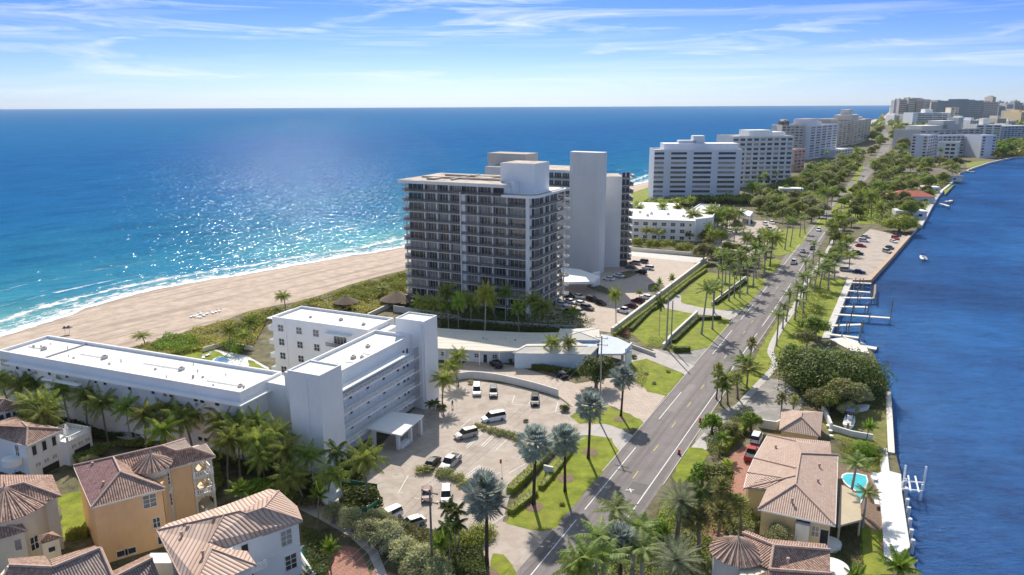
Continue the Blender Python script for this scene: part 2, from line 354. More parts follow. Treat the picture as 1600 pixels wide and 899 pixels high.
def single(mb, name, mats, label, cat, group=None, smooth=False, kind=None):       # one mesh = one thing, origin at its base
    xs = [v[0] for v in mb.v]; ys = [v[1] for v in mb.v]; zs = [v[2] for v in mb.v]
    c = ((min(xs) + max(xs)) / 2, (min(ys) + max(ys)) / 2, min(zs))
    mb.v = [(v[0] - c[0], v[1] - c[1], v[2] - c[2]) for v in mb.v]
    o = mb.build(name, mats, None, smooth); o.location = c
    return tag(o, label, cat, group, kind)
def kids(o): return [c for c in bpy.data.objects if c.parent == o]
KC = {}
def clone(src, loc, rz=0, sc=1, label=None, group=None, cat=None):
    if src.name not in KC:
        ch = kids(src); KC[src.name] = [(c, kids(c)) for c in ch]
    r = src.copy(); COL.objects.link(r); r.location = loc if len(loc) == 3 else (loc[0], loc[1], 0); r.rotation_euler = (0, 0, rz)
    r.scale = (sc, sc, sc) if isinstance(sc, (int, float)) else sc
    if label: r['label'] = label
    if group: r['group'] = group
    if cat: r['category'] = cat
    for c, g in KC[src.name]:
        d = c.copy(); COL.objects.link(d); d.parent = r
        for e in g: h = e.copy(); COL.objects.link(h); h.parent = d
    return r
class Proto:
    """first use moves the prototype itself, later uses copy it"""
    def __init__(s, o): s.o = o; s.used = False
    def put(s, loc, rz=0, sc=1, label=None, group=None, cat=None):
        loc = tuple(loc) if len(loc) == 3 else (loc[0], loc[1], 0)
        if s.used: return clone(s.o, loc, rz, sc, label, group, cat)
        s.used = True; o = s.o; o.location = loc; o.rotation_euler = (0, 0, rz); o.scale = (sc, sc, sc) if isinstance(sc, (int, float)) else sc
        if label: o['label'] = label
        if group: o['group'] = group
        if cat: o['category'] = cat
        return o
def purge():
    for o in list(bpy.data.objects):
        if '_o' in o: del o['_o']
ORD = 'first second third fourth fifth sixth seventh eighth ninth tenth eleventh twelfth thirteenth fourteenth fifteenth sixteenth seventeenth eighteenth nineteenth twentieth'.split()
def nth(i): return ORD[i] if i < 20 else 'twenty-' + ORD[i - 20] if i < 29 else 'thirtieth' if i == 29 else 'thirty-' + ORD[i - 30]

def rough(pts, step=1.6, amp=.28):
    o = []; rn = random.Random(int(abs(pts[0][0]) * 10))
    for i in range(len(pts)):
        a, b = pts[i], pts[(i + 1) % len(pts)]; L = math.dist(a, b); n = max(1, min(40, int(L / step)))
        for k in range(n): t = k / n; am = amp if L < 120 else 0; o.append((a[0] + (b[0] - a[0]) * t + rn.uniform(-am, am), a[1] + (b[1] - a[1]) * t + rn.uniform(-am, am)))
    return o
def sheet(name, pts, z, m, kind='structure'):
    if name == 'lawn': pts = rough(pts)
    mb = MB(); vs = [Vector((x, y, 0)) for x, y in pts]
    for x, y in pts: mb.v.append((x, y, z))
    for t in tessellate_polygon([vs]):
        a, b, c = (vs[i] for i in t)
        if (b - a).cross(c - a).z < 0: t = (t[0], t[2], t[1])
        mb.f.append(list(t)); mb.m.append(0)
    o = mb.build(name, m); o['kind'] = kind; return o
def strip(name, left, right, z, m):
    mb = MB()
    for i in range(len(left) - 1):
        mb.face([(*left[i], z), (*right[i], z), (*right[i + 1], z), (*left[i + 1], z)])
    o = mb.build(name, m); o['kind'] = 'structure'; return o
def smooth_line(pts, n=4):
    out = []
    for i in range(len(pts) - 1):
        p0 = pts[max(0, i - 1)]; p1 = pts[i]; p2 = pts[i + 1]; p3 = pts[min(len(pts) - 1, i + 2)]
        for k in range(n):
            t = k / n
            out.append(tuple(.5 * (2 * p1[j] + (p2[j] - p0[j]) * t + (2 * p0[j] - 5 * p1[j] + 4 * p2[j] - p3[j]) * t * t + (3 * p1[j] - p0[j] - 3 * p2[j] + p3[j]) * t ** 3) for j in range(2)))
    out.append(pts[-1]); return out
def offset(pts, d):
    out = []
    for i in range(len(pts)):
        a = pts[max(0, i - 1)]; b = pts[min(len(pts) - 1, i + 1)]; l = math.hypot(b[0] - a[0], b[1] - a[1]) or 1
        out.append((pts[i][0] + (b[1] - a[1]) / l * d, pts[i][1] - (b[0] - a[0]) / l * d))
    return out
def bezclosed(pts, n=3): 
    q = pts[-1:] + pts + pts[:2]
    o = []
    for i in range(1, len(q) - 2):
        p0, p1, p2, p3 = q[i - 1], q[i], q[i + 1], q[i + 2]
        for k in range(n):
            t = k / n
            o.append(tuple(.5 * (2 * p1[j] + (p2[j] - p0[j]) * t + (2 * p0[j] - 5 * p1[j] + 4 * p2[j] - p3[j]) * t * t + (3 * p1[j] - p0[j] - 3 * p2[j] + p3[j]) * t ** 3) for j in range(2)))
    return o
def inside(p, poly):
    x, y = p; c = False; n = len(poly)
    for i in range(n):
        x1, y1 = poly[i]; x2, y2 = poly[i - 1]
        if (y1 > y) != (y2 > y) and x < (x2 - x1) * (y - y1) / (y2 - y1) + x1: c = not c
    return c
# ================================================================== SETTING
ZW = -1.3
coast = GP([(0, 524), (50, 510), (100, 493), (150, 477), (200, 463), (250, 451), (300, 441), (390, 427), (491, 409), (548, 400), (633, 384.5)], ZW)
cdir = (G(630, 387)[0] - G(0, 524)[0], G(630, 387)[1] - G(0, 524)[1]); l_ = math.hypot(*cdir); cdir = (cdir[0] / l_, cdir[1] / l_)
coast = [(coast[0][0] - cdir[0] * 260 - 20, coast[0][1] - cdir[1] * 260)] + coast + GP([(820, 329), (1000, 287), (1025, 278)], ZW) + [G(1376, 186, ZW), G(1392, 172.5, ZW), (5200, 9500), (6400, 11500)]
coast = coast[:1] + smooth_line(coast[1:15], 3) + coast[15:]
inner = offset(coast, 18)            # top of the beach, well under the dune vegetation
inner = [(x, y) for x, y in inner]
# land prism (everything stands on it)
shore_r = GP([(1440, 905), (1420, 868), (1424, 853), (1419, 828), (1410, 768), (1408, 741), (1399, 707), (1396, 660), (1392, 612), (1380, 590), (1365, 552), (1352, 540)], 0)
shore_r = [(shore_r[0][0] + 1, 20)] + shore_r + GP([(1285, 527), (1318, 437), (1361, 437), (1390, 405), (1422, 369), (1437, 352), (1455, 322), (1467, 305), (1485, 288), (1500, 270), (1518, 263), (1545, 254), (1580, 246)], 0) + [(900, 1080), (1500, 1500), (4000, 3600), (9000, 9500), (8600, 11400)]
land = [(-700, 20)] + [offset(coast, 30)[0]] + offset(coast, 30)[1:] 
land = [(coast[0][0] + 26, 20)] + offset(coast, 26) + shore_r[::-1]
mb = MB(); mb.prism(land, -5, 0)
o = sheet('ground', land, 0, M_soil)
mb = MB()
for i in range(len(shore_r) - 1):
    a, b = shore_r[i], shore_r[i + 1]; mb.face([(*a, 0), (*a, -5), (*b, -5), (*b, 0)])
o = mb.build('canal_bank', M_conc); o['kind'] = 'structure'
# beach: slopes from the dune foot into the sea
mb = MB(); prof = [(-22, -3.4), (-6, -1.9), (0, -1.32), (5, -.85), (12, -.35), (28, .02)]
lines = [offset(coast, d) for d, z in prof]
for k in range(len(prof) - 1):
    for i in range(len(coast) - 1):
        mb.face([(*lines[k][i], prof[k][1]), (*lines[k + 1][i], prof[k + 1][1]), (*lines[k + 1][i + 1], prof[k + 1][1]), (*lines[k][i + 1], prof[k][1])])
struct(mb.build('beach', M_sand, smooth=True))
beach_in = GP([(0, 600), (100, 585), (190, 560), (205, 544), (255, 530), (300, 515), (356, 499), (390, 486), (426, 479), (466, 471), (502, 461), (543, 446), (593, 432), (631, 423), (645, 414)], 0)
dry = offset(coast, 22)
sheet('dry_sand', [(beach_in[0][0] - 120, beach_in[0][1] - 200)] + beach_in + [G(1010, 297), G(1026, 291)] + [offset(coast, 24)[i] for i in range(len(coast) - 5, 0, -1)], .03, M_sand)
# sea
def sea_mat():
    m = bpy.data.materials.new('sea_water'); m.use_nodes = True; t = m.node_tree; t.nodes.clear()
    o = t.nodes.new('ShaderNodeOutputMaterial'); g = t.nodes.new('ShaderNodeNewGeometry'); pos = g.outputs['Position']
    vr = t.nodes.new('ShaderNodeVectorRotate'); vr.rotation_type = 'Z_AXIS'; vr.inputs['Angle'].default_value = -math.atan2(cdir[1], cdir[0]); vr.inputs['Center'].default_value = (coast[5][0], coast[5][1], 0); t.links.new(pos, vr.inputs[0])
    s0 = t.nodes.new('ShaderNodeSeparateXYZ'); t.links.new(vr.outputs[0], s0.inputs[0]); offy = mth('SUBTRACT', s0.outputs[1], coast[5][1], t)
    class s: outputs = [s0.outputs[0], offy]
    wn = t.nodes.new('ShaderNodeTexNoise'); wn.inputs['Scale'].default_value = .006; wn.inputs['Detail'].default_value = 5; t.links.new(pos, wn.inputs[0])
    dist = mth('ADD', s.outputs[1], mth('MULTIPLY', mth('SUBTRACT', wn.outputs[0], .5, t), 90, t), t)     # metres off the waterline
    dd = mth('DIVIDE', dist, 1400, t, clamp=True)
    col = ramp(t, dd, [(0, (.11, .33, .34)), (.02, (.045, .25, .33)), (.07, (.012, .145, .27)), (.2, (.007, .11, .28)), (.5, (.006, .10, .285)), (1, (.008, .125, .31))])
    # long patches of wind
    n = t.nodes.new('ShaderNodeTexNoise'); n.inputs['Scale'].default_value = .012; n.inputs['Detail'].default_value = 6; t.links.new(pos, n.inputs[0])
    col = mixc(t, mth('MULTIPLY', ramp(t, n.outputs[0], [(.4, 0), (.65, 1)]), .4, t), col, (.008, .13, .33))
    rp = t.nodes.new('ShaderNodeTexNoise'); rp.inputs['Scale'].default_value = .05; rp.inputs['Detail'].default_value = 10; rp.inputs['Roughness'].default_value = .82
    mpr = t.nodes.new('ShaderNodeMapping'); mpr.inputs['Scale'].default_value = (.4, 1, 1); t.links.new(vr.outputs[0], mpr.inputs[0]); t.links.new(mpr.outputs[0], rp.inputs[0])
    col = mixc(t, 1.0, col, ramp(t, rp.outputs[0], [(.36, (.60, .66, .72)), (.5, (1, 1, 1)), (.64, (1.0, 1.0, 1.0))]), 'MULTIPLY')
    col = mixc(t, mth('MULTIPLY', ramp(t, rp.outputs[0], [(.56, 0), (.70, 1)]), .35, t), col, (.10, .28, .40))
    # foam: broken lines close to the shore
    mp = t.nodes.new('ShaderNodeMapping'); mp.inputs['Scale'].default_value = (.022, .11, 1); t.links.new(vr.outputs[0], mp.inputs[0])
    f = t.nodes.new('ShaderNodeTexNoise'); f.inputs['Scale'].default_value = 1; f.inputs['Detail'].default_value = 10; f.inputs['Roughness'].default_value = .7; f.inputs['Distortion'].default_value = .6; t.links.new(mp.outputs[0], f.inputs[0])
    fz = ramp(t, mth('DIVIDE', s.outputs[1], 100, t, clamp=True), [(0, .60), (.03, .52), (.09, .38), (.18, .27), (.35, .20), (.6, .0)])
    foam = ramp(t, mth('ADD', f.outputs[0], fz, t), [(.86, 0), (.96, 1)])
    edge = ramp(t, mth('ADD', mth('DIVIDE', s.outputs[1], 40, t), mth('MULTIPLY', mth('SUBTRACT', f.outputs[0], .5, t), .3, t), t), [(.0, 1), (.10, .9), (.20, 0)])
    fo = mth('MULTIPLY', foam, 0, t)
    dif = t.nodes.new('ShaderNodeBsdfDiffuse'); t.links.new(col, dif.inputs[0])
    gl = t.nodes.new('ShaderNodeBsdfGlossy'); gl.inputs['Roughness'].default_value = .10; gl.inputs[0].default_value = (.9, .95, 1, 1)
    a = t.nodes.new('ShaderNodeTexNoise'); a.inputs['Scale'].default_value = .30; a.inputs['Detail'].default_value = 3; a.inputs['Roughness'].default_value = .6
    mp2 = t.nodes.new('ShaderNodeMapping'); mp2.inputs['Scale'].default_value = (.45, 1, 1); t.links.new(vr.outputs[0], mp2.inputs[0]); t.links.new(mp2.outputs[0], a.inputs[0])
    bp = t.nodes.new('ShaderNodeBump'); bp.inputs['Strength'].default_value = 1; bp.inputs['Distance'].default_value = 1.5; t.links.new(a.outputs[0], bp.inputs['Height'])
    for q in (dif, gl): t.links.new(bp.outputs[0], q.inputs['Normal'])
    mx = t.nodes.new('ShaderNodeMixShader'); mx.inputs[0].default_value = .032; t.links.new(dif.outputs[0], mx.inputs[1]); t.links.new(gl.outputs[0], mx.inputs[2])
    fd = t.nodes.new('ShaderNodeBsdfDiffuse'); fd.inputs[0].default_value = (.82, .86, .87, 1)
    m2 = t.nodes.new('ShaderNodeMixShader'); t.links.new(fo, m2.inputs[0]); t.links.new(mx.outputs[0], m2.inputs[1]); t.links.new(fd.outputs[0], m2.inputs[2]); t.links.new(m2.outputs[0], o.inputs[0])
    return m
def canal_mat():
    m = bpy.data.materials.new('canal_water'); m.use_nodes = True; t = m.node_tree; t.nodes.clear()
    o = t.nodes.new('ShaderNodeOutputMaterial'); g = t.nodes.new('ShaderNodeNewGeometry'); pos = g.outputs['Position']
    n = t.nodes.new('ShaderNodeTexNoise'); n.inputs['Scale'].default_value = .014; n.inputs['Detail'].default_value = 8; n.inputs['Roughness'].default_value = .62; n.inputs['Distortion'].default_value = .8; t.links.new(pos, n.inputs[0])
    col = ramp(t, n.outputs[0], [(.34, (.004, .045, .16)), (.5, (.008, .078, .25)), (.68, (.016, .12, .33))])
    rp = t.nodes.new('ShaderNodeTexNoise'); rp.inputs['Scale'].default_value = .3; rp.inputs['Detail'].default_value = 9; rp.inputs['Roughness'].default_value = .8
    mpr = t.nodes.new('ShaderNodeMapping'); mpr.inputs['Scale'].default_value = (.5, 1.3, 1); mpr.inputs['Rotation'].default_value = (0, 0, .3); t.links.new(pos, mpr.inputs[0]); t.links.new(mpr.outputs[0], rp.inputs[0])
    col = mixc(t, 1.0, col, ramp(t, rp.outputs[0], [(.36, (.55, .60, .66)), (.52, (1, 1, 1))]), 'MULTIPLY')
    col = mixc(t, mth('MULTIPLY', ramp(t, rp.outputs[0], [(.55, 0), (.7, 1)]), .4, t), col, (.06, .18, .36))
    dif = t.nodes.new('ShaderNodeBsdfDiffuse'); t.links.new(col, dif.inputs[0])
    gl = t.nodes.new('ShaderNodeBsdfGlossy'); gl.inputs['Roughness'].default_value = .12; gl.inputs[0].default_value = (.7, .85, 1, 1)
    mp = t.nodes.new('ShaderNodeMapping'); mp.inputs['Scale'].default_value = (.55, 1.5, 1); mp.inputs['Rotation'].default_value = (0, 0, .3); t.links.new(pos, mp.inputs[0])
    a = t.nodes.new('ShaderNodeTexNoise'); a.inputs['Scale'].default_value = 1.1; a.inputs['Detail'].default_value = 6; a.inputs['Roughness'].default_value = .6; t.links.new(mp.outputs[0], a.inputs[0])
    bp = t.nodes.new('ShaderNodeBump'); bp.inputs['Strength'].default_value = .9; bp.inputs['Distance'].default_value = .6; t.links.new(a.outputs[0], bp.inputs['Height'])
    for q in (dif, gl): t.links.new(bp.outputs[0], q.inputs['Normal'])
    fr = t.nodes.new('ShaderNodeFresnel'); fr.inputs[0].default_value = 1.33; t.links.new(bp.outputs[0], fr.inputs['Normal'])
    mx = t.nodes.new('ShaderNodeMixShader'); t.links.new(mth('ADD', mth('MULTIPLY', fr.outputs[0], .4, t, clamp=True), .02, t), mx.inputs[0]); t.links.new(dif.outputs[0], mx.inputs[1]); t.links.new(gl.outputs[0], mx.inputs[2]); t.links.new(mx.outputs[0], o.inputs[0])
    return m
co2 = offset(coast, 3)
sheet('sea', [(-14000, -300)] + [(co2[0][0], -300)] + co2 + [(6400, 13500), (-14000, 13500)], ZW, sea_mat())
sr2 = [(x - 1.5, y) for x, y in shore_r]
sheet('canal', [(sr2[0][0], 20)] + sr2[:-3] + [(4000, 1200), (1200, 20)], ZW - .1, canal_mat())

# surf: foam washing up the sand and broken lines of white water, on its own thin sheet
def surf_mat():
    m = bpy.data.materials.new('surf_foam'); m.use_nodes = True; t = m.node_tree; t.nodes.clear(); o = t.nodes.new('ShaderNodeOutputMaterial')
    uv = t.nodes.new('ShaderNodeUVMap'); s = t.nodes.new('ShaderNodeSeparateXYZ'); t.links.new(uv.outputs[0], s.inputs[0]); d = s.outputs[1]
    def nz(sx, sy, det, dist, seed):
        mp = t.nodes.new('ShaderNodeMapping'); mp.inputs['Scale'].default_value = (sx, sy, 1); mp.inputs['Location'].default_value = (seed, seed, seed); t.links.new(uv.outputs[0], mp.inputs[0])
        n = t.nodes.new('ShaderNodeTexNoise'); n.inputs['Scale'].default_value = 1; n.inputs['Detail'].default_value = det; n.inputs['Roughness'].default_value = .7; n.inputs['Distortion'].default_value = dist; t.links.new(mp.outputs[0], n.inputs[0]); return n.outputs[0]
    w = nz(.03, .02, 3, .3, 4); f = nz(.25, .5, 9, .8, 2); g = nz(.012, .10, 6, .6, 7)
    d2 = mth('ADD', d, mth('MULTIPLY', mth('SUBTRACT', w, .5, t), 16, t), t)
    dn = mth('DIVIDE', mth('ADD', d2, 10, t), 80, t, clamp=True)
    env = ramp(t, dn, [(0, 0), (.07, .0), (.11, .54), (.17, .38), (.27, .26), (.30, .44), (.36, .22), (.5, .12), (.56, .22), (.62, .08), (1, 0)])
    foam = ramp(t, mth('ADD', f, env, t), [(.80, 0), (.96, 1)])
    li = mth('MULTIPLY', ramp(t, g, [(.60, 0), (.66, 1)]), ramp(t, mth('ADD', f, 0, t), [(.42, 0), (.55, 1)]), t)
    foam = mth('MAXIMUM', foam, mth('MULTIPLY', li, ramp(t, dn, [(.2, 0), (.35, 1), (.85, 1), (1, 0)]), t), t, clamp=True)
    fd = t.nodes.new('ShaderNodeBsdfDiffuse'); fd.inputs[0].default_value = (.80, .83, .84, 1); tr = t.nodes.new('ShaderNodeBsdfTransparent'); mx = t.nodes.new('ShaderNodeMixShader')
    t.links.new(foam, mx.inputs[0]); t.links.new(tr.outputs[0], mx.inputs[1]); t.links.new(fd.outputs[0], mx.inputs[2]); t.links.new(mx.outputs[0], o.inputs[0]); return m
mb = MB(); acc = 0; cc = coast[:-3]; prf = [(3.5, ZW + .42), (0, ZW + .05), (-4, ZW + .03), (-70, ZW + .03)]; ls_ = [offset(cc, d) for d, z in prf]
for i in range(len(cc) - 1):
    l = math.dist(cc[i], cc[i + 1])
    for k in range(3):
        mb.face([(*ls_[k][i], prf[k][1]), (*ls_[k][i + 1], prf[k][1]), (*ls_[k + 1][i + 1], prf[k + 1][1]), (*ls_[k + 1][i], prf[k + 1][1])], 0, [(acc, -prf[k][0]), (acc + l, -prf[k][0]), (acc + l, -prf[k + 1][0]), (acc, -prf[k + 1][0])])
    acc += l
struct(mb.build('surf', surf_mat()))

M_asph3 = mat('asphalt_dark_patch', (.135, .125, .12), .85, .1, .5); M_asph4 = mat('asphalt_pale_patch', (.235, .215, .205), .85, .1, .5)
# main road
rd = [(-14, 60), (-3.5, 81), (14.1, 107.8 + 0)]
c0 = ((G(883, 836)[0] + G(995, 793)[0]) / 2, 0)
A_ = G(988, 706); dR = (.4655, .885); nR = (.885, -.4655)
def rc(s, o): return (A_[0] + dR[0] * s + nR[0] * (3.5 + o), A_[1] + dR[1] * s + nR[1] * (3.5 + o))
near = [rc(s, 0) for s in range(-90, 121, 10)]
far = GP([(1278, 361), (1314, 317), (1332, 294.5), (1349, 274), (1360, 262), (1369, 253), (1377, 244), (1383, 232), (1386, 222), (1384, 212), (1380, 203), (1378, 195), (1382, 188)])
road = near + smooth_line([near[-1]] + far, 5)[1:]
strip('road', offset(road, -5.6), offset(road, 5.3), .02, M_asph)
def dashes(name, off, s0, s1, ln, gap, wd, m, z=.036):
    mb = MB(); s = s0
    # walk along the road
    acc = [0]
    for i in range(1, len(road)): acc.append(acc[-1] + math.dist(road[i], road[i - 1]))
    def at(q, o):
        q = max(0, min(q, acc[-1] - .01)); i = 0
        while acc[i + 1] < q: i += 1
        t = (q - acc[i]) / (acc[i + 1] - acc[i]); a, b = road[i], road[i + 1]; l = math.dist(a, b); dx, dy = (b[0] - a[0]) / l, (b[1] - a[1]) / l
        return (a[0] + (b[0] - a[0]) * t + dy * o, a[1] + (b[1] - a[1]) * t - dx * o)
    while s < s1:
        e = min(s + ln, s1); k = max(1, int((e - s) / 12)) if ln > 12 else 1
        for j in range(k):
            p, q = s + (e - s) * j / k, s + (e - s) * (j + 1) / k
            mb.face([(*at(p, off - wd / 2), z), (*at(p, off + wd / 2), z), (*at(q, off + wd / 2), z), (*at(q, off - wd / 2), z)])
        s += ln + gap
    return struct(mb.build(name, m))
dashes('road_marking', 0, 20, 700, 3, 9, .15, M_painty)
dashes('road_marking', 3.5, 20, 178, 158, 9, .16, M_paintw)
dashes('road_marking', 3.5, 186, 700, 60, 9, .16, M_paintw)
for s0, s1 in ((45, 63), (66.5, 92), (107, 124), (154, 178), (190, 210), (222, 240), (262, 330), (345, 500)): dashes('road_marking', -3.5, s0 + 0, s1, s1 - s0, 9, .16, M_paintw)
# small T-shaped survey marks on the lane and the stop line
mb = MB(); x, y = G(985, 766); mb.box(x - .8, x + .6, y - .1, y + .1, .035, .037); mb.box(x - .1, x + .1, y - .8, y + .5, .0375, .0395); struct(mb.build('road_marking', M_paintw))

# lots and drives (each sheet a little above the one below)
lot = GP([(560, 770), (600, 690), (660, 625), (684, 606), (740, 600), (870, 628), (905, 640), (946, 662), (1003, 690), (968, 706), (930, 680), (897, 680), (800, 752), (795, 780), (785, 815), (850, 835), (800, 905), (735, 868), (690, 830), (620, 815), (560, 800)])
sheet('parking_lot', lot, .012, M_lot)
sheet('entrance_drive', GP([(846, 829), (868, 826), (830, 899), (796, 905), (770, 868), (762, 815), (795, 818)]), .016, M_lot)
sheet('entrance_drive', GP([(895, 681), (945, 655), (1003, 690), (967, 707), (925, 680)]), .016, M_drive)
up = GP([(700, 600), (735, 560), (800, 560), (805, 572), (895, 590), (960, 590), (1000, 600), (1040, 619), (1006, 661), (960, 636), (925, 625), (872, 616), (800, 597), (735, 582)])
sheet('paved_forecourt', GP([(690, 586), (735, 562), (805, 572), (900, 600), (960, 590), (1000, 600), (1040, 619), (1006, 661), (960, 636), (900, 622), (800, 597), (700, 590)]), .020, M_paver)
sheet('driveway', GP([(940, 575), (985, 560), (1022, 545), (1085, 572), (1070, 586), (1063, 582), (1010, 561), (985, 566)]), .022, M_drive)
sheet('driveway', GP([(1022, 545), (1060, 553), (1108, 543), (1088, 573), (1072, 573)]), .018, M_asph2)
sheet('paved_forecourt', GP([(820, 500), (955, 520), (1103, 413), (1106, 404), (985, 393), (900, 440), (820, 470)]), .012, M_paver)
sheet('parking_lot', GP([(935, 525), (957, 520), (1000, 540), (1028, 553), (985, 566), (960, 560)]), .014, M_asph2)
sheet('driveway', GP([(1040, 462), (1055, 458), (1105, 480), (1165, 485), (1140, 500), (1122, 494), (1086, 491), (1030, 480)]), .014, M_drive)
sheet('terrace_path', GP([(985, 392), (1105, 404), (1106, 413), (985, 400)]), .03, M_conc)
sheet('driveway', GP([(1192, 444), (1199, 437), (1232, 418), (1222, 410), (1210, 428), (1190, 437)]), .014, M_asph2)
sheet('parking_lot', GP([(1108, 400), (1085, 356), (1150, 343), (1205, 346), (1222, 362), (1180, 400), (1140, 405)]), .012, M_lot)
sheet('parking_lot', GP([(1322, 437), (1361, 437), (1391, 404), (1419, 370), (1360, 358), (1330, 380), (1296, 428)]), .012, M_lot)
sheet('side_street', GP([(1106, 652), (1150, 632), (1183, 602), (1200, 592), (1240, 596), (1262, 612), (1250, 640), (1215, 668), (1190, 655), (1150, 665), (1120, 688), (1085, 690)]), .012, M_asph2)
sheet('driveway', GP([(1079, 700), (1100, 676), (1122, 690), (1100, 705)]), .02, M_walk)
sheet('driveway', GP([(1133, 718), (1160, 698), (1188, 688), (1190, 710), (1165, 770), (1165, 800), (1140, 800), (1120, 765)]), .016, M_brickp)
sheet('driveway', GP([(1095, 775), (1140, 785), (1135, 830), (1105, 850), (1090, 815)]), .014, M_brickp)
sheet('driveway', GP([(505, 905), (517, 868), (535, 852), (558, 856), (572, 880), (580, 905)]), .02, M_brickp)
sheet('driveway', GP([(580, 905), (583, 888), (620, 898), (640, 905)]), .02, M_brickp)
sheet('pool_terrace', GP([(280, 560), (330, 545), (385, 556), (420, 575), (420, 590), (380, 590)]), .012, M_stone)
sheet('pool_terrace', GP([(1300, 730), (1378, 735), (1384, 880), (1345, 900), (1300, 830)]), .010, M_mulch)
dirt = GP([(400, 700), (470, 735), (520, 760), (590, 800), (640, 830), (660, 899), (560, 899), (470, 860), (420, 820), (360, 760), (335, 700)])
sheet('garden_path', GP([(470, 775), (515, 800), (560, 830), (590, 860), (605, 899), (590, 899), (575, 865), (545, 838), (500, 812), (465, 795)]), .03, M_walk)
for k, l in enumerate(([(762, 905), (770, 866), (785, 868), (800, 880), (808, 905)], [(793, 820), (845, 830), (868, 826), (969, 706), (955, 686), (925, 680), (905, 682), (850, 735), (800, 790)], [(790, 775), (812, 770), (838, 738), (832, 728), (800, 752)],
        [(890, 650), (905, 640), (950, 636), (985, 647), (1006, 660), (1003, 669), (970, 671), (945, 662), (905, 662)], [(985, 567), (1010, 561), (1062, 583), (1068, 590), (1041, 619), (1012, 612), (995, 596)], [(985, 520), (1020, 485), (1032, 481), (1086, 491), (1040, 542), (1009, 541)],
        [(1040, 545), (1088, 494), (1122, 494), (1141, 502), (1138, 510), (1107, 544), (1060, 550)], [(1062, 462), (1103, 426), (1193, 436), (1197, 443), (1163, 483), (1137, 486), (1093, 480), (1066, 474)], [(1186, 414), (1204, 402), (1223, 408), (1210, 427), (1193, 424)],
        [(1205, 396), (1222, 358), (1264, 359), (1260, 373), (1236, 397), (1215, 400)], [(1268, 352), (1280, 340), (1296, 343), (1285, 356)], [(1298, 330), (1308, 316), (1326, 308), (1300, 344)], [(1330, 283), (1340, 265), (1352, 258), (1338, 285)],
        [(1050, 745), (1075, 700), (1096, 701), (1110, 708), (1085, 735), (1062, 760)], [(1125, 740), (1130, 715), (1147, 722), (1145, 745), (1130, 750)], [(1028, 800), (1050, 765), (1065, 790), (1045, 830)],
        [(1155, 600), (1188, 545), (1213, 503), (1220, 503), (1203, 547), (1212, 565), (1183, 602), (1165, 612)], [(1222, 497), (1255, 443), (1268, 422), (1262, 455), (1238, 500)], [(1262, 448), (1282, 432), (1322, 437), (1290, 522), (1258, 540), (1224, 560), (1206, 588), (1213, 565), (1210, 540), (1240, 490)],
        [(1285, 645), (1350, 640), (1384, 640), (1387, 705), (1350, 700), (1298, 683), (1284, 665)], [(1345, 899), (1350, 830), (1378, 830), (1380, 875), (1370, 905)], [(1290, 400), (1310, 378), (1325, 380), (1300, 420)], [(1325, 290), (1370, 300), (1390, 310), (1372, 350), (1330, 350), (1310, 360)],
        [(1425, 352), (1445, 338), (1440, 350), (1432, 358)], [(1475, 298), (1492, 287), (1490, 290), (1476, 305)], [(1510, 254), (1548, 251), (1520, 261), (1510, 262)], [(1345, 735), (1385, 700), (1390, 740), (1380, 742)],
        [(92, 775), (130, 768), (140, 830), (100, 840)], [(385, 560), (420, 578), (440, 600), (400, 600)], [(250, 545), (300, 530), (360, 560), (300, 575)], [(1395, 899), (1350, 899), (1340, 830), (1355, 820)], [(1000, 330), (1045, 310), (1030, 318), (1005, 322)])):
    sheet('lawn', GP(l), .030 + .0004 * k, M_grass2 if k in (19, 26) else M_grass)
sheet('dune_lawn', GP([(985, 302), (1018, 291), (1022, 300), (1005, 318), (985, 320)]), .045, M_grass)
sheet('paved_forecourt', GP([(700, 596), (735, 589), (800, 598), (872, 618), (900, 640), (960, 640), (900, 605), (800, 588), (735, 572)]), .0105, M_paver)
sheet('parking_lot', GP([(684, 612), (704, 598), (735, 593), (800, 602), (872, 622), (905, 645), (870, 640), (740, 615)]), .0055, M_lot)
for i, (s0, s1, o0, o1) in enumerate([(30, 38, -3.2, -.4), (75, 79, .4, 3.2), (112, 130, -3.3, -1.6), (150, 156, .3, 3.3), (185, 190, -5.2, -3.7), (205, 222, 1.2, 3.2), (58, 60, -5.3, 3.3)]):
    sheet('asphalt_patch', [rc(s0 - 90 + 0, o0), rc(s1 - 90, o0), rc(s1 - 90, o1), rc(s0 - 90, o1)], .0245 + i * .0005, M_asph3 if i % 2 else M_asph4)
walk = smooth_line(GP([(1150, 640), (1175, 612), (1193, 593), (1207, 577), (1211, 565), (1204, 552), (1207, 538), (1214, 524), (1222, 510), (1240, 483), (1253, 457), (1265, 433), (1285, 405), (1300, 380), (1318, 350)]), 4)
strip('sidewalk', offset(walk, -.8), offset(walk, .8), .05, M_walk)
# kerbs round the near road
for off in (-5.68, 5.38):
    mb = MB(); ln = offset(road[8:22], off); mb.wall(ln, .14, .0, .07)
    struct(mb.build('kerb', M_conc))
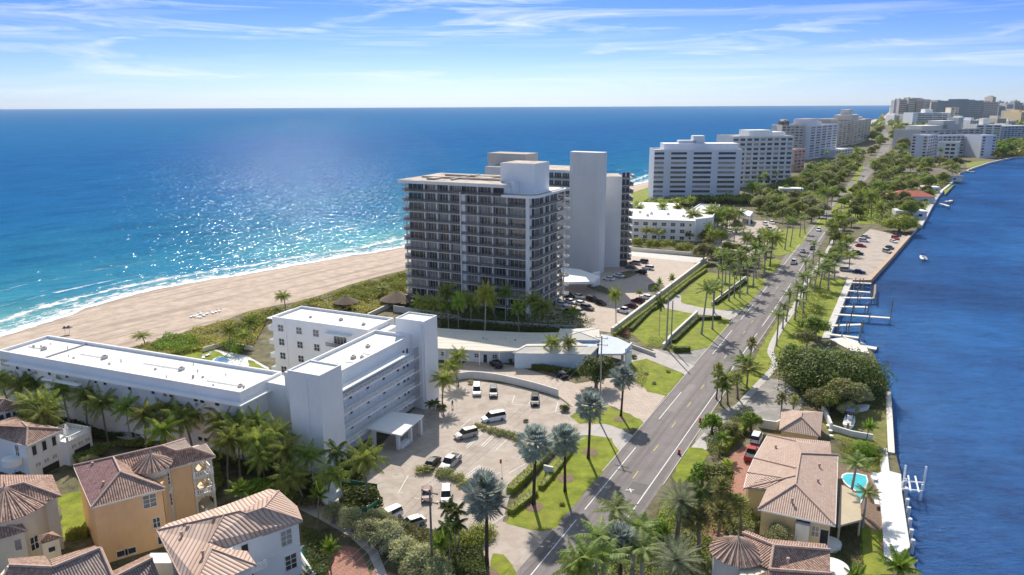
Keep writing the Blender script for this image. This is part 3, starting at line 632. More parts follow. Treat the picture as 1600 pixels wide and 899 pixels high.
# parking bay lines
mb = MB()
def ln(p, q, wd=.12, z=.028):
    a, b = G(*p), G(*q); l = math.dist(a, b); nx, ny = -(b[1] - a[1]) / l * wd / 2, (b[0] - a[0]) / l * wd / 2
    mb.face([(a[0] + nx, a[1] + ny, z), (b[0] + nx, b[1] + ny, z), (b[0] - nx, b[1] - ny, z), (a[0] - nx, a[1] - ny, z)][::1])
for p, q in [((630, 770), (623, 771)), ((638, 743), (622, 771)), ((728, 699), (752, 674)), ((730, 701), (754, 676)), ((752, 697), (773, 677)), ((755, 699), (776, 678)), ((775, 703), (797, 683)), ((728, 743), (750, 727)), ((731, 745), (752, 729)), ((795, 740), (822, 724)), ((760, 752), (782, 738)),
             ((648, 778), (655, 780)), ((800, 630), (804, 618)), ((801, 632), (829, 634)), ((826, 632), (831, 620)), ((868, 644), (872, 628)), ((870, 646), (892, 651)), ((728, 620), (729, 607)), ((690, 627), (704, 629)), ((870, 700), (880, 688)), ((720, 668), (735, 655))]: ln(p, q)
for i in range(7): ln((1010 + i * 9, 455 - i * 7), (998 + i * 9, 453 - i * 7))
struct(mb.build('parking_marking', M_paintw))
mb = MB(); ln((705, 862), (790, 805), .2); struct(mb.build('parking_marking', M_conc))

# seawalls, docks
def seawall(pts, label, wd=1.2, m=M_cobb, z=.35):
    mb = MB(); w_ = GP(pts, z); mb.wall(w_, wd, -3, z); return single(mb, 'seawall', m, label, 'seawall')
seawall([(1388, 612), (1393, 707)], 'pale concrete seawall beside the dry lawn and parked boats', 1.1)
seawall([(1326, 437), (1358, 437), (1389, 404), (1421, 368)], 'tan seawall edging the parking lot on the canal', 1.4, mat('tan_seawall', (.50, .36, .25), .9, .15, .5))
seawall([(1436, 352), (1453, 322), (1464, 305), (1470, 299)], 'grey seawall with wide cap beyond the parking lot', 3.0, M_conc)
seawall([(1470, 299), (1484, 288), (1499, 270)], 'narrow seawall along the shaded gardens before the far apartments', 1.6)
seawall([(1510, 267), (1518, 263), (1545, 254), (1580, 246)], 'far dark seawall below the grey apartment blocks', 1.5, M_conc)
dk = GP([(1375, 700), (1386, 700), (1390, 736), (1408, 741), (1409, 768), (1418, 828), (1422, 853), (1416, 870), (1400, 864), (1393, 880), (1382, 876), (1378, 807), (1372, 765), (1360, 743), (1376, 738)], .4)
mb = MB(); mb.prism(dk, -2.8, .4); single(mb, 'dock_terrace', M_stone, 'white stone waterside terrace behind the pool house', 'terrace')
t = [G(x, y, .4) for x, y in [(1411, 752), (1413, 766), (1415, 784), (1417, 797), (1419, 815), (1421, 832), (1423, 848)]]
for i, p in enumerate(t):
    mb = MB(); mb.tube((p[0] + .3, p[1], -3), (p[0] + .3, p[1], .9), .3, .3, 8); 
    single(mb, 'dock_piling', M_stone, f'pale piling on the white terrace edge, {nth(i)} from the boat lift end', 'piling', 'pilings along the white terrace')
# boat lift at the white terrace
bl = thing('boat_lift', 'white empty boat lift with tall posts beside the white terrace', 'boat lift', (*G(1428, 765, ZW), ZW))
for x, y, tp in [(1412, 752, 722), (1409, 764, 740), (1444, 754, 725), (1440, 768, 748)]:
    p = G(x, y, .3); mb = MB(); mb.tube((p[0], p[1], -3), (p[0], p[1], 3.3 if tp < 730 else 1.6), .16); mb.build('post', M_trim, bl)
for a, b in [((1411, 752), (1444, 755)), ((1409, 764), (1441, 768))]:
    p, q = G(*a, .8), G(*b, .8); mb = MB(); mb.tube((*p, .8), (*q, .8), .16); mb.build('beam', M_trim, bl)
for a, b in [((1419, 744), (1423, 768)), ((1430, 745), (1436, 770))]:
    p, q = G(*a, 1), G(*b, 1); mb = MB(); mb.tube((*p, 1.05), (*q, 1.05), .14); mb.build('cradle_bunk', M_trim, bl)
# marina slips
mp0 = thing('marina_dock', 'weathered grey dock with finger piers along the boat slips', 'dock', (*G(1310, 480), 0))
q = GP([(1284, 528), (1296, 528), (1333, 437), (1323, 437)], .3); mb = MB(); mb.prism(q, -3, .3); mb.build('walkway', M_conc, mp0)
fings = [((1327, 441), (1362, 443)), ((1323, 454), (1361, 457)), ((1316, 465), (1366, 466)), ((1311, 479), (1356, 480)), ((1298, 509), (1346, 507)), ((1293, 522), (1344, 528)), ((1303, 491), (1392, 497))]
for k, (a, b) in enumerate(fings):
    p, q = G(*a, .4), G(*b, .4); mb = MB(); l = math.dist(p, q); nx, ny = -(q[1] - p[1]) / l * .75, (q[0] - p[0]) / l * .75
    mb.prism([(p[0] + nx, p[1] + ny), (p[0] - nx, p[1] - ny), (q[0] - nx, q[1] - ny), (q[0] + nx, q[1] + ny)], .12 + .004 * k, .42 + .004 * k); mb.build('finger_pier', M_cobb, mp0)
    for t_ in ((.45, .98) if k < 6 else (.3, .62, .98)):
        c = (p[0] + (q[0] - p[0]) * t_, p[1] + (q[1] - p[1]) * t_); 
        mb = MB(); mb.tube((c[0] - nx * 1.5, c[1] - ny * 1.5, -3.5), (c[0] - nx * 1.5, c[1] - ny * 1.5, 2.2), .17); mb.build('piling', M_wood, mp0)
for k in range(6):
    (a, b), (c_, d_) = fings[k], fings[min(k + 1, 5)]
    for t_ in (.3, .62, 1.0):
        x = (a[0] + c_[0]) / 2 + ((b[0] + d_[0]) / 2 - (a[0] + c_[0]) / 2) * t_; y = (a[1] + c_[1]) / 2 + ((b[1] + d_[1]) / 2 - (a[1] + c_[1]) / 2) * t_
        p = G(x, y + k * .3, ZW); mb = MB(); mb.tube((*p, -3), (*p, 2.0 + .4 * (k % 2)), .15); mb.build('piling', M_wood, mp0)
p, q = G(1368, 446, .4), G(1366, 468, .4); mb = MB(); mb.tube((*p, .4), (*q, .4), .4); mb.build('finger_pier', M_wood, mp0)
for i, (x, y) in enumerate([(1393, 486), (1391, 500)]):
    p = G(x, y, ZW); mb = MB(); mb.tube((*p, -3), (*p, 2.6), .22); mb.build('piling', M_wood, mp0)
# low stone heap and moored pontoon south of the slips
mb = MB(); q = GP([(1296, 530), (1320, 527), (1352, 537), (1358, 552), (1330, 548)], .35); mb.prism(q, -2.5, .35); single(mb, 'dock_platform', M_cobb, 'tan dock platform at the near end of the boat slips', 'dock')
# far private docks
for i, (a, b, c) in enumerate([((1478, 315), (1488, 313), 'short dock with two pilings by the curved grey seawall'), ((1512, 268), (1523, 268), 'small white dock where the far seawall turns'), ((1470, 318), (1483, 322), 'low dock beneath the gardens past the parking lot')]):
    p, q = G(*a, .3), G(*b, .3); o_ = thing('private_dock', c, 'dock', (*p, 0)); mb = MB(); mb.wall([p, q], 2.2, .1, .3); mb.build('deck', M_cobb, o_)
    for s in (0.1, .95):
        c_ = (p[0] + (q[0] - p[0]) * s, p[1] + (q[1] - p[1]) * s); mb = MB(); mb.tube((c_[0], c_[1] - 1.6, -3), (c_[0], c_[1] - 1.6, 3), .25); mb.build('piling', M_wood, o_)
# ================================================================== BUILDINGS
def HT(px, py, ty, z=0.):
    x, y = G(px, py, z); lo, hi = z, 400
    for _ in range(50):
        m = (lo + hi) / 2
        if P(x, y, m)[1] > ty: lo = m
        else: hi = m
    return lo
WM = {}
def win_mesh(w, h, style, gm):
    k = (round(w, 1), round(h, 1), style, gm.name)
    if k in WM: return WM[k]
    t = .07 if style != 'far' else .12; w2 = w / 2; h2 = h / 2
    f = MB(); d = .10
    f.box(-w2 - t, -w2, 0, d, -h2 - t, h2 + t); f.box(w2, w2 + t, 0, d, -h2 - t, h2 + t)
    f.box(-w2, w2, 0, d, h2, h2 + t); f.box(-w2 - .05, w2 + .05, .003, d + .10, -h2 - t - .03, -h2)
    if style in ('2x2', 'arch', '2x3'):
        f.box(-.04, .04, .01, d - .01, -h2, h2)
        for q in ([0] if style != '2x3' else [-h2 * .33, h2 * .33]): f.box(-w2, w2, .012, d - .012, q - .035, q + .035)
    if style == 'slide': 
        for q in (-w2 * .5, 0, w2 * .5): f.box(q - .03, q + .03, .01, d - .01, -h2, h2)
    p = MB(); p.box(-w2 + .001, w2 - .001, .004, .04, -h2 + .001, h2 - .001)
    def mk(mb, n, m):
        me = bpy.data.meshes.new(n); me.from_pydata(mb.v, [], mb.f); me.materials.append(m); me.update(); return me
    def mk2():
        me = bpy.data.meshes.new('window'); me.from_pydata(p.v + f.v, [], p.f + [[i + len(p.v) for i in q] for q in f.f]); me.materials.append(gm); me.materials.append(M_frame)
        me.polygons.foreach_set('material_index', [0] * len(p.f) + [1] * len(f.f)); me.update(); return me
    r = (mk(f, 'window', M_frame), mk(p, 'pane', gm), mk2(), p, f)
    WM[k] = r; return r
def put_windows(T, specs, sub=False, cap=100):
    """specs: (x,y,z, nx,ny, w,h, style, glass)"""
    o0 = Vector(T['_o']); specs = sorted(specs, key=lambda s: s[0] ** 2 + s[1] ** 2)
    for s in specs[:cap]:
        me = win_mesh(s[5], s[6], s[7], s[8])
        rot = math.atan2(s[4], s[3]) - math.pi / 2
        a = bpy.data.objects.new('window', me[0] if sub else me[2]); COL.objects.link(a); a.parent = T
        a.location = Vector(s[:3]) - o0; a.rotation_euler = (0, 0, rot)
        if sub: b = bpy.data.objects.new('pane', me[1]); COL.objects.link(b); b.parent = a
    rest = specs[cap:]
    if rest:
        mb = MB(); mats = []
        for s in rest:
            me = win_mesh(s[5], s[6], s[7], s[8]); rot = math.atan2(s[4], s[3]) - math.pi / 2; c, n = math.cos(rot), math.sin(rot)
            for src, mm in ((me[3], s[8]), (me[4], M_frame)):
                if mm not in mats: mats.append(mm)
                k = len(mb.v)
                mb.v += [(s[0] + c * v[0] - n * v[1], s[1] + n * v[0] + c * v[1], s[2] + v[2]) for v in src.v]
                mb.f += [[i + k for i in q] for q in src.f]; mb.m += [mats.index(mm)] * len(src.f)
        o = mb.build('window_grid', mats, T); o['kind'] = 'stuff'
def wall_specs(p0, p1, zs, ts, w, h, style='plain', gm=None, out=.01, skip=0):
    """wall from p0 to p1 seen with the outside on its right-hand side"""
    L = math.dist(p0, p1); ux, uy = (p1[0] - p0[0]) / L, (p1[1] - p0[1]) / L; nx, ny = uy, -ux; r = []
    for z in zs:
        for t in ts:
            if skip and R.random() < skip: continue
            g = gm or R.choice([M_glass, M_glass, M_glass2, M_blind]) if gm != 'd' else R.choice([M_glass, M_glass2])
            r.append((p0[0] + ux * t * L + nx * out, p0[1] + uy * t * L + ny * out, z, nx, ny, w, h, style, g))
    return r
def roof_face(mb, pts, m=0):
    """pts world (x,y,z); uv: v runs up the slope"""
    a, b, c = Vector(pts[0]), Vector(pts[1]), Vector(pts[2]); n = (b - a).cross(c - a)
    if n.z < 0: pts = pts[::-1]; n = -n
    n.normalize(); up = Vector((0, 0, 1)) - n * n.z
    if up.length < 1e-3: up = Vector((0, 1, 0))
    up.normalize(); h = up.cross(n); o = Vector(pts[0])
    uv = [((Vector(p) - o).dot(h) + 50, (Vector(p) - o).dot(up) + 50) for p in pts]
    mb.face(pts, m, uv)
def ridge(T, lines, r=.16, m=None):
    mb = MB()
    for a, b in lines: mb.tube((a[0], a[1], a[2] + .05), (b[0], b[1], b[2] + .05), r, r, 6)
    return mb.build('ridge_cap', m or M_ridge, T)
def px3(x, y, z): return (*G(x, y, z), z)
def scaled(poly, k):
    """inset by k metres"""
    cx = sum(p[0] for p in poly) / len(poly); cy = sum(p[1] for p in poly) / len(poly); o = []
    for p in poly:
        d = math.hypot(p[0] - cx, p[1] - cy); o.append((p[0] + (cx - p[0]) / d * k, p[1] + (cy - p[1]) / d * k))
    return o
def roof_units(T, pts, m=None, name='roof_unit'):
    for x, y, z, s in pts:
        mb = MB(Fr((x, y), (.42, .91))); mb.box(-s, s, -s * .7, s * .7, z, z + s * 1.1); mb.box(-s * .6, s * .6, -s * .4, s * .4, z + s * 1.1, z + s * 1.3, 1); mb.build(name, [m or M_metal, M_dark], T)

# ------------------------------------------------------------------ HOTEL
hT2 = HT(667, 640, 505); O2 = G(662.5, 505, hT2); zr = hT2 - 3
a_ = G(533.75, 578.75, zr); b_ = G(636.25, 526.25, zr)
fh = Fr(O2, (b_[0] - a_[0], b_[1] - a_[1]))
def parapet(T, poly, z0, z1, th=.35, m=None):
    mb = MB(); pl = list(poly) + [poly[0]]
    n = len(poly); ar = sum(poly[i][0] * poly[(i + 1) % n][1] - poly[(i + 1) % n][0] * poly[i][1] for i in range(n)); sg = 1 if ar > 0 else -1
    for i in range(n):
        x0, y0 = poly[i]; x1, y1 = poly[(i + 1) % n]; l = math.dist((x0, y0), (x1, y1)); ux, uy = (x1 - x0) / l, (y1 - y0) / l; nx, ny = -uy * sg * th, ux * sg * th
        e = th
        mb.prism([(x0 + ux * e, y0 + uy * e), (x1, y1), (x1 + nx, y1 + ny), (x0 + nx + ux * e, y0 + ny + uy * e)], z0, z1)
    return mb.build('parapet', m or M_white, T)
# middle wing with stair towers
T = thing('hotel_wing', 'white four-storey hotel wing with open galleries between two tall stair towers', 'building', (*fh.w(-14, 5), 0))
mb = MB(fh); mb.box(-29, 0, 3.2, 12.4, 0, zr - .6, 0, 1); mb.build('wall', [M_white, M_wroof], T)
parapet(T, [fh.w(*q) for q in [(-29, 3.2), (0, 3.2), (0, 12.4), (-29, 12.4)]], zr - .6, zr + .05)
for nm, a0, a1, b0, b1 in (('stair_tower', -35, -29, -.6, 6.2), ('stair_tower', 0.003, 5.4, 0, 7.1)):
    mb = MB(fh); mb.box(a0, a1, b0, b1, 0, hT2, 0, 1)
    if a0 < -10: mb.box(a1 - .003, a1 + 1.2, b0 + 1.6, b0 + 1.9, 0, hT2 + .0, 0); mb.box(a0 - .25, a0, b0 + 2.6, b0 + 3.4, 0, hT2 - .6, 0)
    else: mb.box(a0 - .35, a0, b0 + .5, b0 + 1.3, 0, hT2 - .5, 0)
    o = mb.build(nm, [M_white, M_wroof], T)
    q = MB(fh); th = .25
    for (c0, c1, d0, d1) in ((a0, a1, b0, b0 + th), (a0, a1, b1 - th, b1), (a0, a0 + th, b0 + th, b1 - th), (a1 - th, a1, b0 + th, b1 - th)): q.box(c0, c1, d0, d1, hT2, hT2 + .3)
    q2 = q.build('parapet', M_white, o) if False else q.build('parapet', M_white, T)
fl = [2.9 + 3.0 * k for k in range(5)]     # gallery slabs
for k, z in enumerate(fl[:4]):
    mb = MB(fh); mb.box(-28.99, -.2, 1.2, 3.19, z, z + .22); mb.build('gallery_slab', M_white, T)
    mb = MB(fh); mb.box(-28.99, -.2, 1.15, 1.2, z + .95, z + 1.05); mb.box(-28.99, -.2, 1.15, 1.2, z + .50, z + .56); mb.box(-28.99, -.2, 1.151, 1.199, z - .05, z + .3)
    for i in range(25): mb.box(-28.9 + i * 1.19, -28.84 + i * 1.19, 1.13, 1.19, z + .2, z + 1.0)
    mb.build('railing', M_white, T)
mb = MB(fh); mb.box(-28.98, -4.5, 1.0, 3.18, 13.6, 13.85); mb.build('gallery_roof', M_white, T)
sp = []
p0, p1 = fh.w(-29, 3.2), fh.w(0, 3.2)
for k in range(5):
    z = (fl[k - 1] if k else .1) + 1.55
    sp += wall_specs(p0, p1, [z], [.06, .24, .43, .62, .80], .75, .6, 'plain', M_glass); sp += wall_specs(p0, p1, [z], [.88, .93], .7, 1.0, 'plain', M_glass)
put_windows(T, sp, True)
for k in range(5):
    z = (fl[k - 1] + .22 if k else .1)
    for t in (.12, .17, .33, .38, .52, .57, .71, .75):
        a = -29 + 29 * t; mb = MB(fh); mb.box(a, a + .85, 3.14, 3.198, z, z + 2.1); mb.build('door', M_trim, T)
for k in range(4):
    z = fl[k]; mb = MB(fh)
    for i in range(6): mb.box(-2.6 + i * .32, -2.55 + i * .32, 1.05, 1.12, z + .1, z + 2.3)
    mb.box(-2.65, -.9, 1.05, 1.12, z + 2.3, z + 2.4); mb.build('stair_grille', M_metal, T)
roof_units(T, [(*fh.w(-9, 8), zr - .6, .45), (*fh.w(-16, 6.5), zr - .6, .5), (*fh.w(-15, 5.2), zr - .6, .35), (*fh.w(-24, 10), zr - .6, .3)])
mb = MB(fh)
for a in (-18.5, -13): mb.tube((a, 4.6, zr - .5), (a, 6.5, zr - .5), .06)
mb.tube((-18.5, 4.6, zr - .45), (-13, 4.6, zr - .45), .06); mb.build('roof_pipe', M_metal, T)
# canopy over the entrance
cz = 3.7
mb = MB(fh); mb.prism([(-20.5, 1.1), (-12, 1.1), (-10.8, -5.9), (-20.7, -6.9)], cz, cz + .3); mb.build('entrance_canopy', M_white, T)
for a, b in ((-18.9, -5), (-15.1, -5.3), (-11.5, -5.4), (-19.3, .2)):
    mb = MB(fh); mb.box(a - .3, a + .3, b - .3, b + .3, 0, cz); mb.build('column', M_white, T)
mb = MB(fh); mb.box(-18.6, -15.6, -5.6, -4.6, 0, .9); mb.build('planter', M_white, T)
# back wing
T = thing('hotel_wing', 'white four-storey hotel wing with rows of paired windows facing the pool garden', 'building', (*fh.w(5, 28), 0)); zb = HT(431, 595, 495)
mb = MB(fh); mb.box(.6, 11, 14.8, 41.6, 0, zb - .5, 0, 1); mb.box(11.0, 16, 18, 36, 0, zb - 2, 0, 1); mb.build('wall', [M_white, M_wroof], T)
mb = MB(fh); mb.box(-.3, 9, 12.42, 14.78, 0, zb - 1, 0, 1); mb.build('link', [M_white, M_wroof], T)
parapet(T, [fh.w(*q) for q in [(.6, 14.8), (11, 14.8), (11, 41.6), (.6, 41.6)]], zb - .5, zb + .05)
sp = []; p0, p1 = fh.w(.6, 41.6), fh.w(.6, 14.8)
for z in (14, 10.6, 7.2, 3.8, 1.3): sp += wall_specs(p0, p1, [z - .6], [.09, .29, .47], 1.5, 1.5, '2x2', M_glass)
sp += wall_specs(p0, p1, [12.6, 9.2, 5.8], [.72, ], 3.4, 1.9, 'slide', M_glass)
put_windows(T, sp, True)
for z in (11.3, 7.9): mb = MB(fh); mb.box(-.9, .59, 19.3, 25.3, z - .2, z); mb.box(-.95, -.88, 19.3, 25.3, z, z + .9, 1); mb.build('balcony', [M_white, M_rail], T)
mb = MB(fh); mb.box(-1.0, .59, 19, 25.8, 14.0, 14.2); mb.build('awning', M_white, T)
mb = MB(fh); mb.box(.45, .597, 37.6, 37.8, 0, zb - .6); mb.build('downpipe', M_trim, T)
for z in (12.2, 8.8, 5.4, 2.0):
    mb = MB(fh); mb.box(1.2, 9.5, 41.62, 43.6, z, z + .25); mb.box(1.2, 9.5, 43.5, 43.6, z + .25, z + 1.1); mb.box(1.2, 1.3, 41.62, 43.5, z + .25, z + 1.1); mb.build('balcony', M_white, T)
mb = MB(fh); mb.box(1.2, 9.5, 41.62, 43.8, zb - .9, zb - .7); mb.build('balcony_roof', M_white, T)
roof_units(T, [(*fh.w(5, 34), zb - .5, .3), (*fh.w(6, 26), zb - .5, .45), (*fh.w(5, 19), zb - .5, .4)])
# long left wing
hl = HT(389, 728, 614)
c_near = G(375, 614, hl); c_far = G(0, 549, hl); c_back = G(72, 524, hl)
fl_ = Fr(c_near, (c_far[0] - c_near[0], c_far[1] - c_near[1])); LL = math.dist(c_near, c_far) + .8
bk = fl_.l(c_back)[1]                # negative: to the right of U
T = thing('hotel_wing', 'long low white hotel wing with flat white roof and blue shaded eave band', 'building', (*fl_.w(30, -5), 0))
e1 = 16.9 
mb = MB(fl_); mb.box(0, LL, bk, 0, 0, hl - .5, 0, 1); 
cl = fl_.l(fh.w(-24, 12.45)); 
mb.build('wall', [M_white, M_wroof], T)
mb = MB(fh); mb.box(-29, -25, 12.45, 17.6, 0, hl - .4, 0, 1); mb.build('link', [M_white, M_wroof], T)
parapet(T, [fl_.w(*q) for q in [(0, bk), (LL, bk), (LL, 0), (0, 0)]], hl - .5, hl + .1, .45)
mb = MB(fl_)
ze = HT(389, 728, 628)
mb.box(-1.3, LL - 3.5, .003, 1.5, ze - .28, ze); mb.box(-1.3, -.003, bk, .003, ze - .281, ze - .001); mb.build('eave_canopy', M_white, T)
mb = MB(fl_); mb.box(38, 48, 1.503, 2.6, ze - 1.6, ze - 1.4); mb.build('awning', M_white, T)
mb = MB(fl_); mb.box(0, LL, .003, .06, 4.3, 4.5); mb.box(0, LL, .003, .06, 8.3, 8.5); mb.build('wall_band', M_white, T)
sp = []; p0, p1 = fl_.w(LL, 0), fl_.w(0, 0)
p0, p1 = fl_.w(0, 0), fl_.w(LL, 0)
L = LL; nx, ny = fl_.V
for z in (ze - 1.2, ze - 5.2, ze - 8.9):
    for a in (5.5, 9, 10.5, 16.5, 18.0, 21, 27, 33.5, 36, 44, 49, 55, 58.5):
        if z < ze - 2 and R.random() < .6: continue
        x, y = fl_.w(a, .01); sp.append((x, y, z + R.uniform(-.1, .1), nx, ny, .8 if a > 12 else 1.0, .7, 'plain', M_glass))
put_windows(T, sp, True)
roof_units(T, [(*fl_.w(a, bk * q), hl - .5, s) for a, q, s in ((3, .3, .4), (20, .55, .5), (40, .5, .55), (57, .45, .5), (13, .4, .22), (25, .4, .22), (36, .3, .22), (46, .3, .2), (61, .5, .25))], M_conc)
for k in range(14):
    mb = MB(fl_); a0 = R.uniform(2, 61); b0 = bk * R.uniform(.12, .9); r_ = R.uniform(.08, .2); mb.tube((a0, b0, hl - .5), (a0, b0, hl - .5 + R.uniform(.3, .7)), r_, r_, 6); mb.build('roof_vent', M_metal, T)
for a0, a1, b0 in ((20, 30, .55), (40, 47, .5), (57, 62, .45), (3, 11, .3)):
    mb = MB(fl_); mb.box(a0, a1, bk * b0 - .05, bk * b0 + .05, hl - .42, hl - .34); mb.build('roof_pipe', M_metal, T)
mb = MB(fl_); mb.box(51.5, 51.8, bk + .45, -.45, hl - .5, hl - .25); mb.build('roof_joint', M_metal, T)
for a0 in (12, 24.5, 37): mb = MB(fl_); mb.box(a0, a0 + .08, bk + .45, -.45, hl - .5, hl - .46); mb.build('roof_seam', M_conc, T)
# letters of the hotel sign on the far left wall: two short lines too small to read
mb = MB(fl_)
for r_ in range(2):
    for k in range(5): 
        a0 = LL - 3.1 + k * .55
        mb.box(a0, a0 + .36, .004, .05, hl - 2.2 - r_ * .8, hl - 1.75 - r_ * .8); mb.box(a0 + .1, a0 + .26, .05, .07, hl - 2.3 - r_ * .8, hl - 1.65 - r_ * .8)
mb.build('sign_lettering', M_metal, T)
# galleries on the sea side joint
# low curved motel wing
T = thing('motel_building', 'low curved white motel building with pale flat roof behind the forecourt', 'building', (*fh.w(38, 4), 0))
bpts = bezclosed([G(684, 514, 3.9), G(760, 513.5, 3.9), G(850, 517, 3.9), G(936, 517, 3.9), G(935, 538, 3.9), G(850, 541, 3.9), G(800, 549, 3.9), G(740, 549, 3.9), G(684, 545, 3.9)], 1)
back = smooth_line([G(676, 512, 3.9), G(720, 515, 3.9), G(780, 518, 3.9), G(850, 520, 3.9), G(936, 517, 3.9)], 4); front = smooth_line([G(676, 544, 3.9), G(720, 546, 3.9), G(780, 549, 3.9), G(850, 545, 3.9), G(928, 541, 3.9)], 4)
mb = MB(); mb.prism(back + front[::-1], 3.55, 3.9); mb.build('roof', mat('cream_roof', (.62, .58, .50), .85, .06, .4, extra=patches), T)
bl2 = offset(back, .3); fl2 = offset(front, -2.3)
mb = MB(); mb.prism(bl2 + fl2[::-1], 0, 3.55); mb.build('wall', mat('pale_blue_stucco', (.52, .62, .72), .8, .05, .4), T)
p0, p1 = front[0], front[10]; q0, q1 = fl2[0], fl2[9]
for k in range(0, 13, 2):
    x, y = offset(front, -.4)[k]; mb = MB(); mb.tube((x, y, 0), (x, y, 3.55), .12); mb.build('post', M_trim, T)
sp = []
for k in (1, 3, 5, 7):
    a, b = fl2[k], fl2[k + 1]; sp += wall_specs(a, b, [1.7], [.5], 1.1, 1.0, '2x2', M_glass)
    m_ = ((fl2[k + 1][0] + fl2[k][0]) / 2, 0)
put_windows(T, sp, True)
for k in (2, 4, 6):
    a, b = fl2[k], fl2[k + 1]; fr_ = Fr(a, (b[0] - a[0], b[1] - a[1])); mb = MB(fr_); mb.box(.6, 1.5, -.06, -.003, 0, 2.1); mb.build('door', M_dark if k == 6 else M_trim, T)
roof_units(T, [(*G(755, 529, 3.9), 3.9, .22), (*G(760, 531, 3.9), 3.9, .2), (*G(805, 532, 3.9), 3.9, .22), (*G(712, 528, 3.9), 3.9, .12), (*G(790, 530, 3.9), 3.9, .12)])
mb = MB()
for y0 in (517, 521, 525, 530, 535, 540):
    a, b = G(684, y0 + 1, 3.9), G(850, y0 + 4, 3.9); mb.tube((*a, 3.9), (*b, 3.9), .03, n=4)
mb.build('roof_seam', M_conc, T)
# lobby with hipped roof
T = thing('lobby_building', 'white lobby building with hipped cream roof and two palms in front', 'building', (*G(860, 560), 0))
z = 4.0; E_ = [px3(801, 552, z), px3(923, 554, z), px3(936, 541, z), px3(990, 528, z), px3(934, 517, z), px3(899, 519, z), px3(825, 535, z)]
Rd = px3(897, 532, z + 1.1); Rl = px3(822, 541, z + .9)
mb = MB(); roof_face(mb, [E_[0], E_[1], px3(918, 541, z + .9), Rl]); roof_face(mb, [E_[0], Rl, E_[6]]); roof_face(mb, [Rl, px3(918, 541, z + .9), Rd, E_[6]]); 
roof_face(mb, [px3(918, 541, z + .9), E_[1], E_[2]])
mb.build('roof', MAT['cream_roof'], T)
zz = 4.7; q = [px3(899, 518.5, zz), px3(937, 512, zz), px3(938, 532, zz)]; cen = px3(897, 524, zz + .9)
mb = MB(); t4 = [px3(875, 514, zz), px3(936, 513, zz), px3(938, 532, zz), px3(868, 531, zz)]; cc = px3(905, 519, zz + 1.0)
for i in range(4): roof_face(mb, [t4[i], t4[(i + 1) % 4], cc])
mb.build('tower_roof', MAT['cream_roof'], T)
ridge(T, [(c, cc) for c in t4] + [(E_[0], Rl), (Rl, px3(918, 541, z + .9))], .08, M_trim)
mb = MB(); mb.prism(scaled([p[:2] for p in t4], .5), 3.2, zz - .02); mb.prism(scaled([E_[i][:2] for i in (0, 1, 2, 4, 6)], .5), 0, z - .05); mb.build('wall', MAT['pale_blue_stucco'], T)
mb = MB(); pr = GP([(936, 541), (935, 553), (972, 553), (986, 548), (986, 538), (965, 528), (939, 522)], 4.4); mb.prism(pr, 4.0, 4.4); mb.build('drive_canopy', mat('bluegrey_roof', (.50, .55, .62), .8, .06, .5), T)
x, y = G(974, 577); mb = MB(fh)
a, b = fh.l(G(976, 576)); mb.box(a - .3, a + 5.0, b - .35, b, 0, 5.3); mb.box(a - .3, a + .3, b + .004, b + 3, 3.6, 3.98); mb.build('entry_wall', M_white, T)
for px_, py_ in ((972, 571), (938, 572)): x, y = G(px_, py_); mb = MB(); mb.box(x - .3, x + .3, y - .3, y + .3, 0, 4.0); mb.build('column', M_white, T)
sgn = MB(); a0 = G(802, 565); a1 = G(822, 566)
x, y = G(812, 571); fr_ = Fr(G(800, 570), (G(835, 572)[0] - G(800, 570)[0], G(835, 572)[1] - G(800, 570)[1]))
mb = MB(fr_); mb.box(1.3, 3.0, -.12, -.003, .1, 2.3); mb.build('door', M_dark, T)
mb = MB(fr_); mb.box(3.6, 7.0, -1.0, -.5, 0, 2.2); mb.build('screen_wall', M_white, T)

# retaining wall between the lot and the forecourt
wl = smooth_line(GP([(704, 596), (735, 591), (770, 594), (800, 600), (840, 610), (872, 620)]), 3)
mb = MB(); mb.wall(wl, .3, 0, 1.7); single(mb, 'retaining_wall', M_white2, 'curved white wall between the parking lot and the paved forecourt', 'wall')
# walls with clipped tops by the tower lot
def gwall(pts, h, label, th=.35, m=M_cobb, nm='garden_wall', curved=False):
    w_ = GP(pts); w_ = smooth_line(w_, 3) if curved else w_
    mb = MB(); mb.wall(w_, th, 0, h); return single(mb, nm, m, label, 'wall')
gwall([(956, 521), (1103, 408)], 1.6, 'long cream wall edging the tower parking lot', .8)
gwall([(1046, 532), (1089, 492)], 1.3, 'short cream wall across the lawn near the road', .6)
gwall([(1036, 545), (1046, 532)], 1.3, 'curved end of the short cream lawn wall by the poles', .6)
gwall([(1112, 478), (1165, 437)], 1.3, 'thin cream wall behind the tall lawn palms', .4)
gwall([(985, 392), (1104, 402)], 1.6, 'pale wall along the back of the tower parking lot', .5)
gwall([(988, 544), (1010, 552), (1023, 557)], 1.0, 'low dark wall beside the curved driveway', .5, M_conc, curved=True)
gwall([(500, 532), (500, 532.1)], .1, 'x') if False else None
gwall([(700, 505), (790, 512), (900, 519)], 1.8, 'shaded wall behind the curved motel under the palms', .3, M_grey)
gwall([(615, 487), (690, 498), (720, 505)], 2.0, 'grey wall at the foot of the glass tower by the beach', .3, M_grey)
gwall([(575, 497), (610, 480), (643, 463)], 1.4, 'cream beach wall running to the glass tower corner', .5)
gwall([(318, 550), (352, 540), (395, 548)], 1.2, 'low cream wall round the pool garden', .3)
gwall([(1185, 668), (1212, 672), (1220, 668)], 1.8, 'white wall beside the small tiled garage', .3, M_white)
gwall([(1297, 672), (1330, 682), (1363, 688)], 1.2, 'white garden wall between dry lawn and round shrub', .35, M_white)
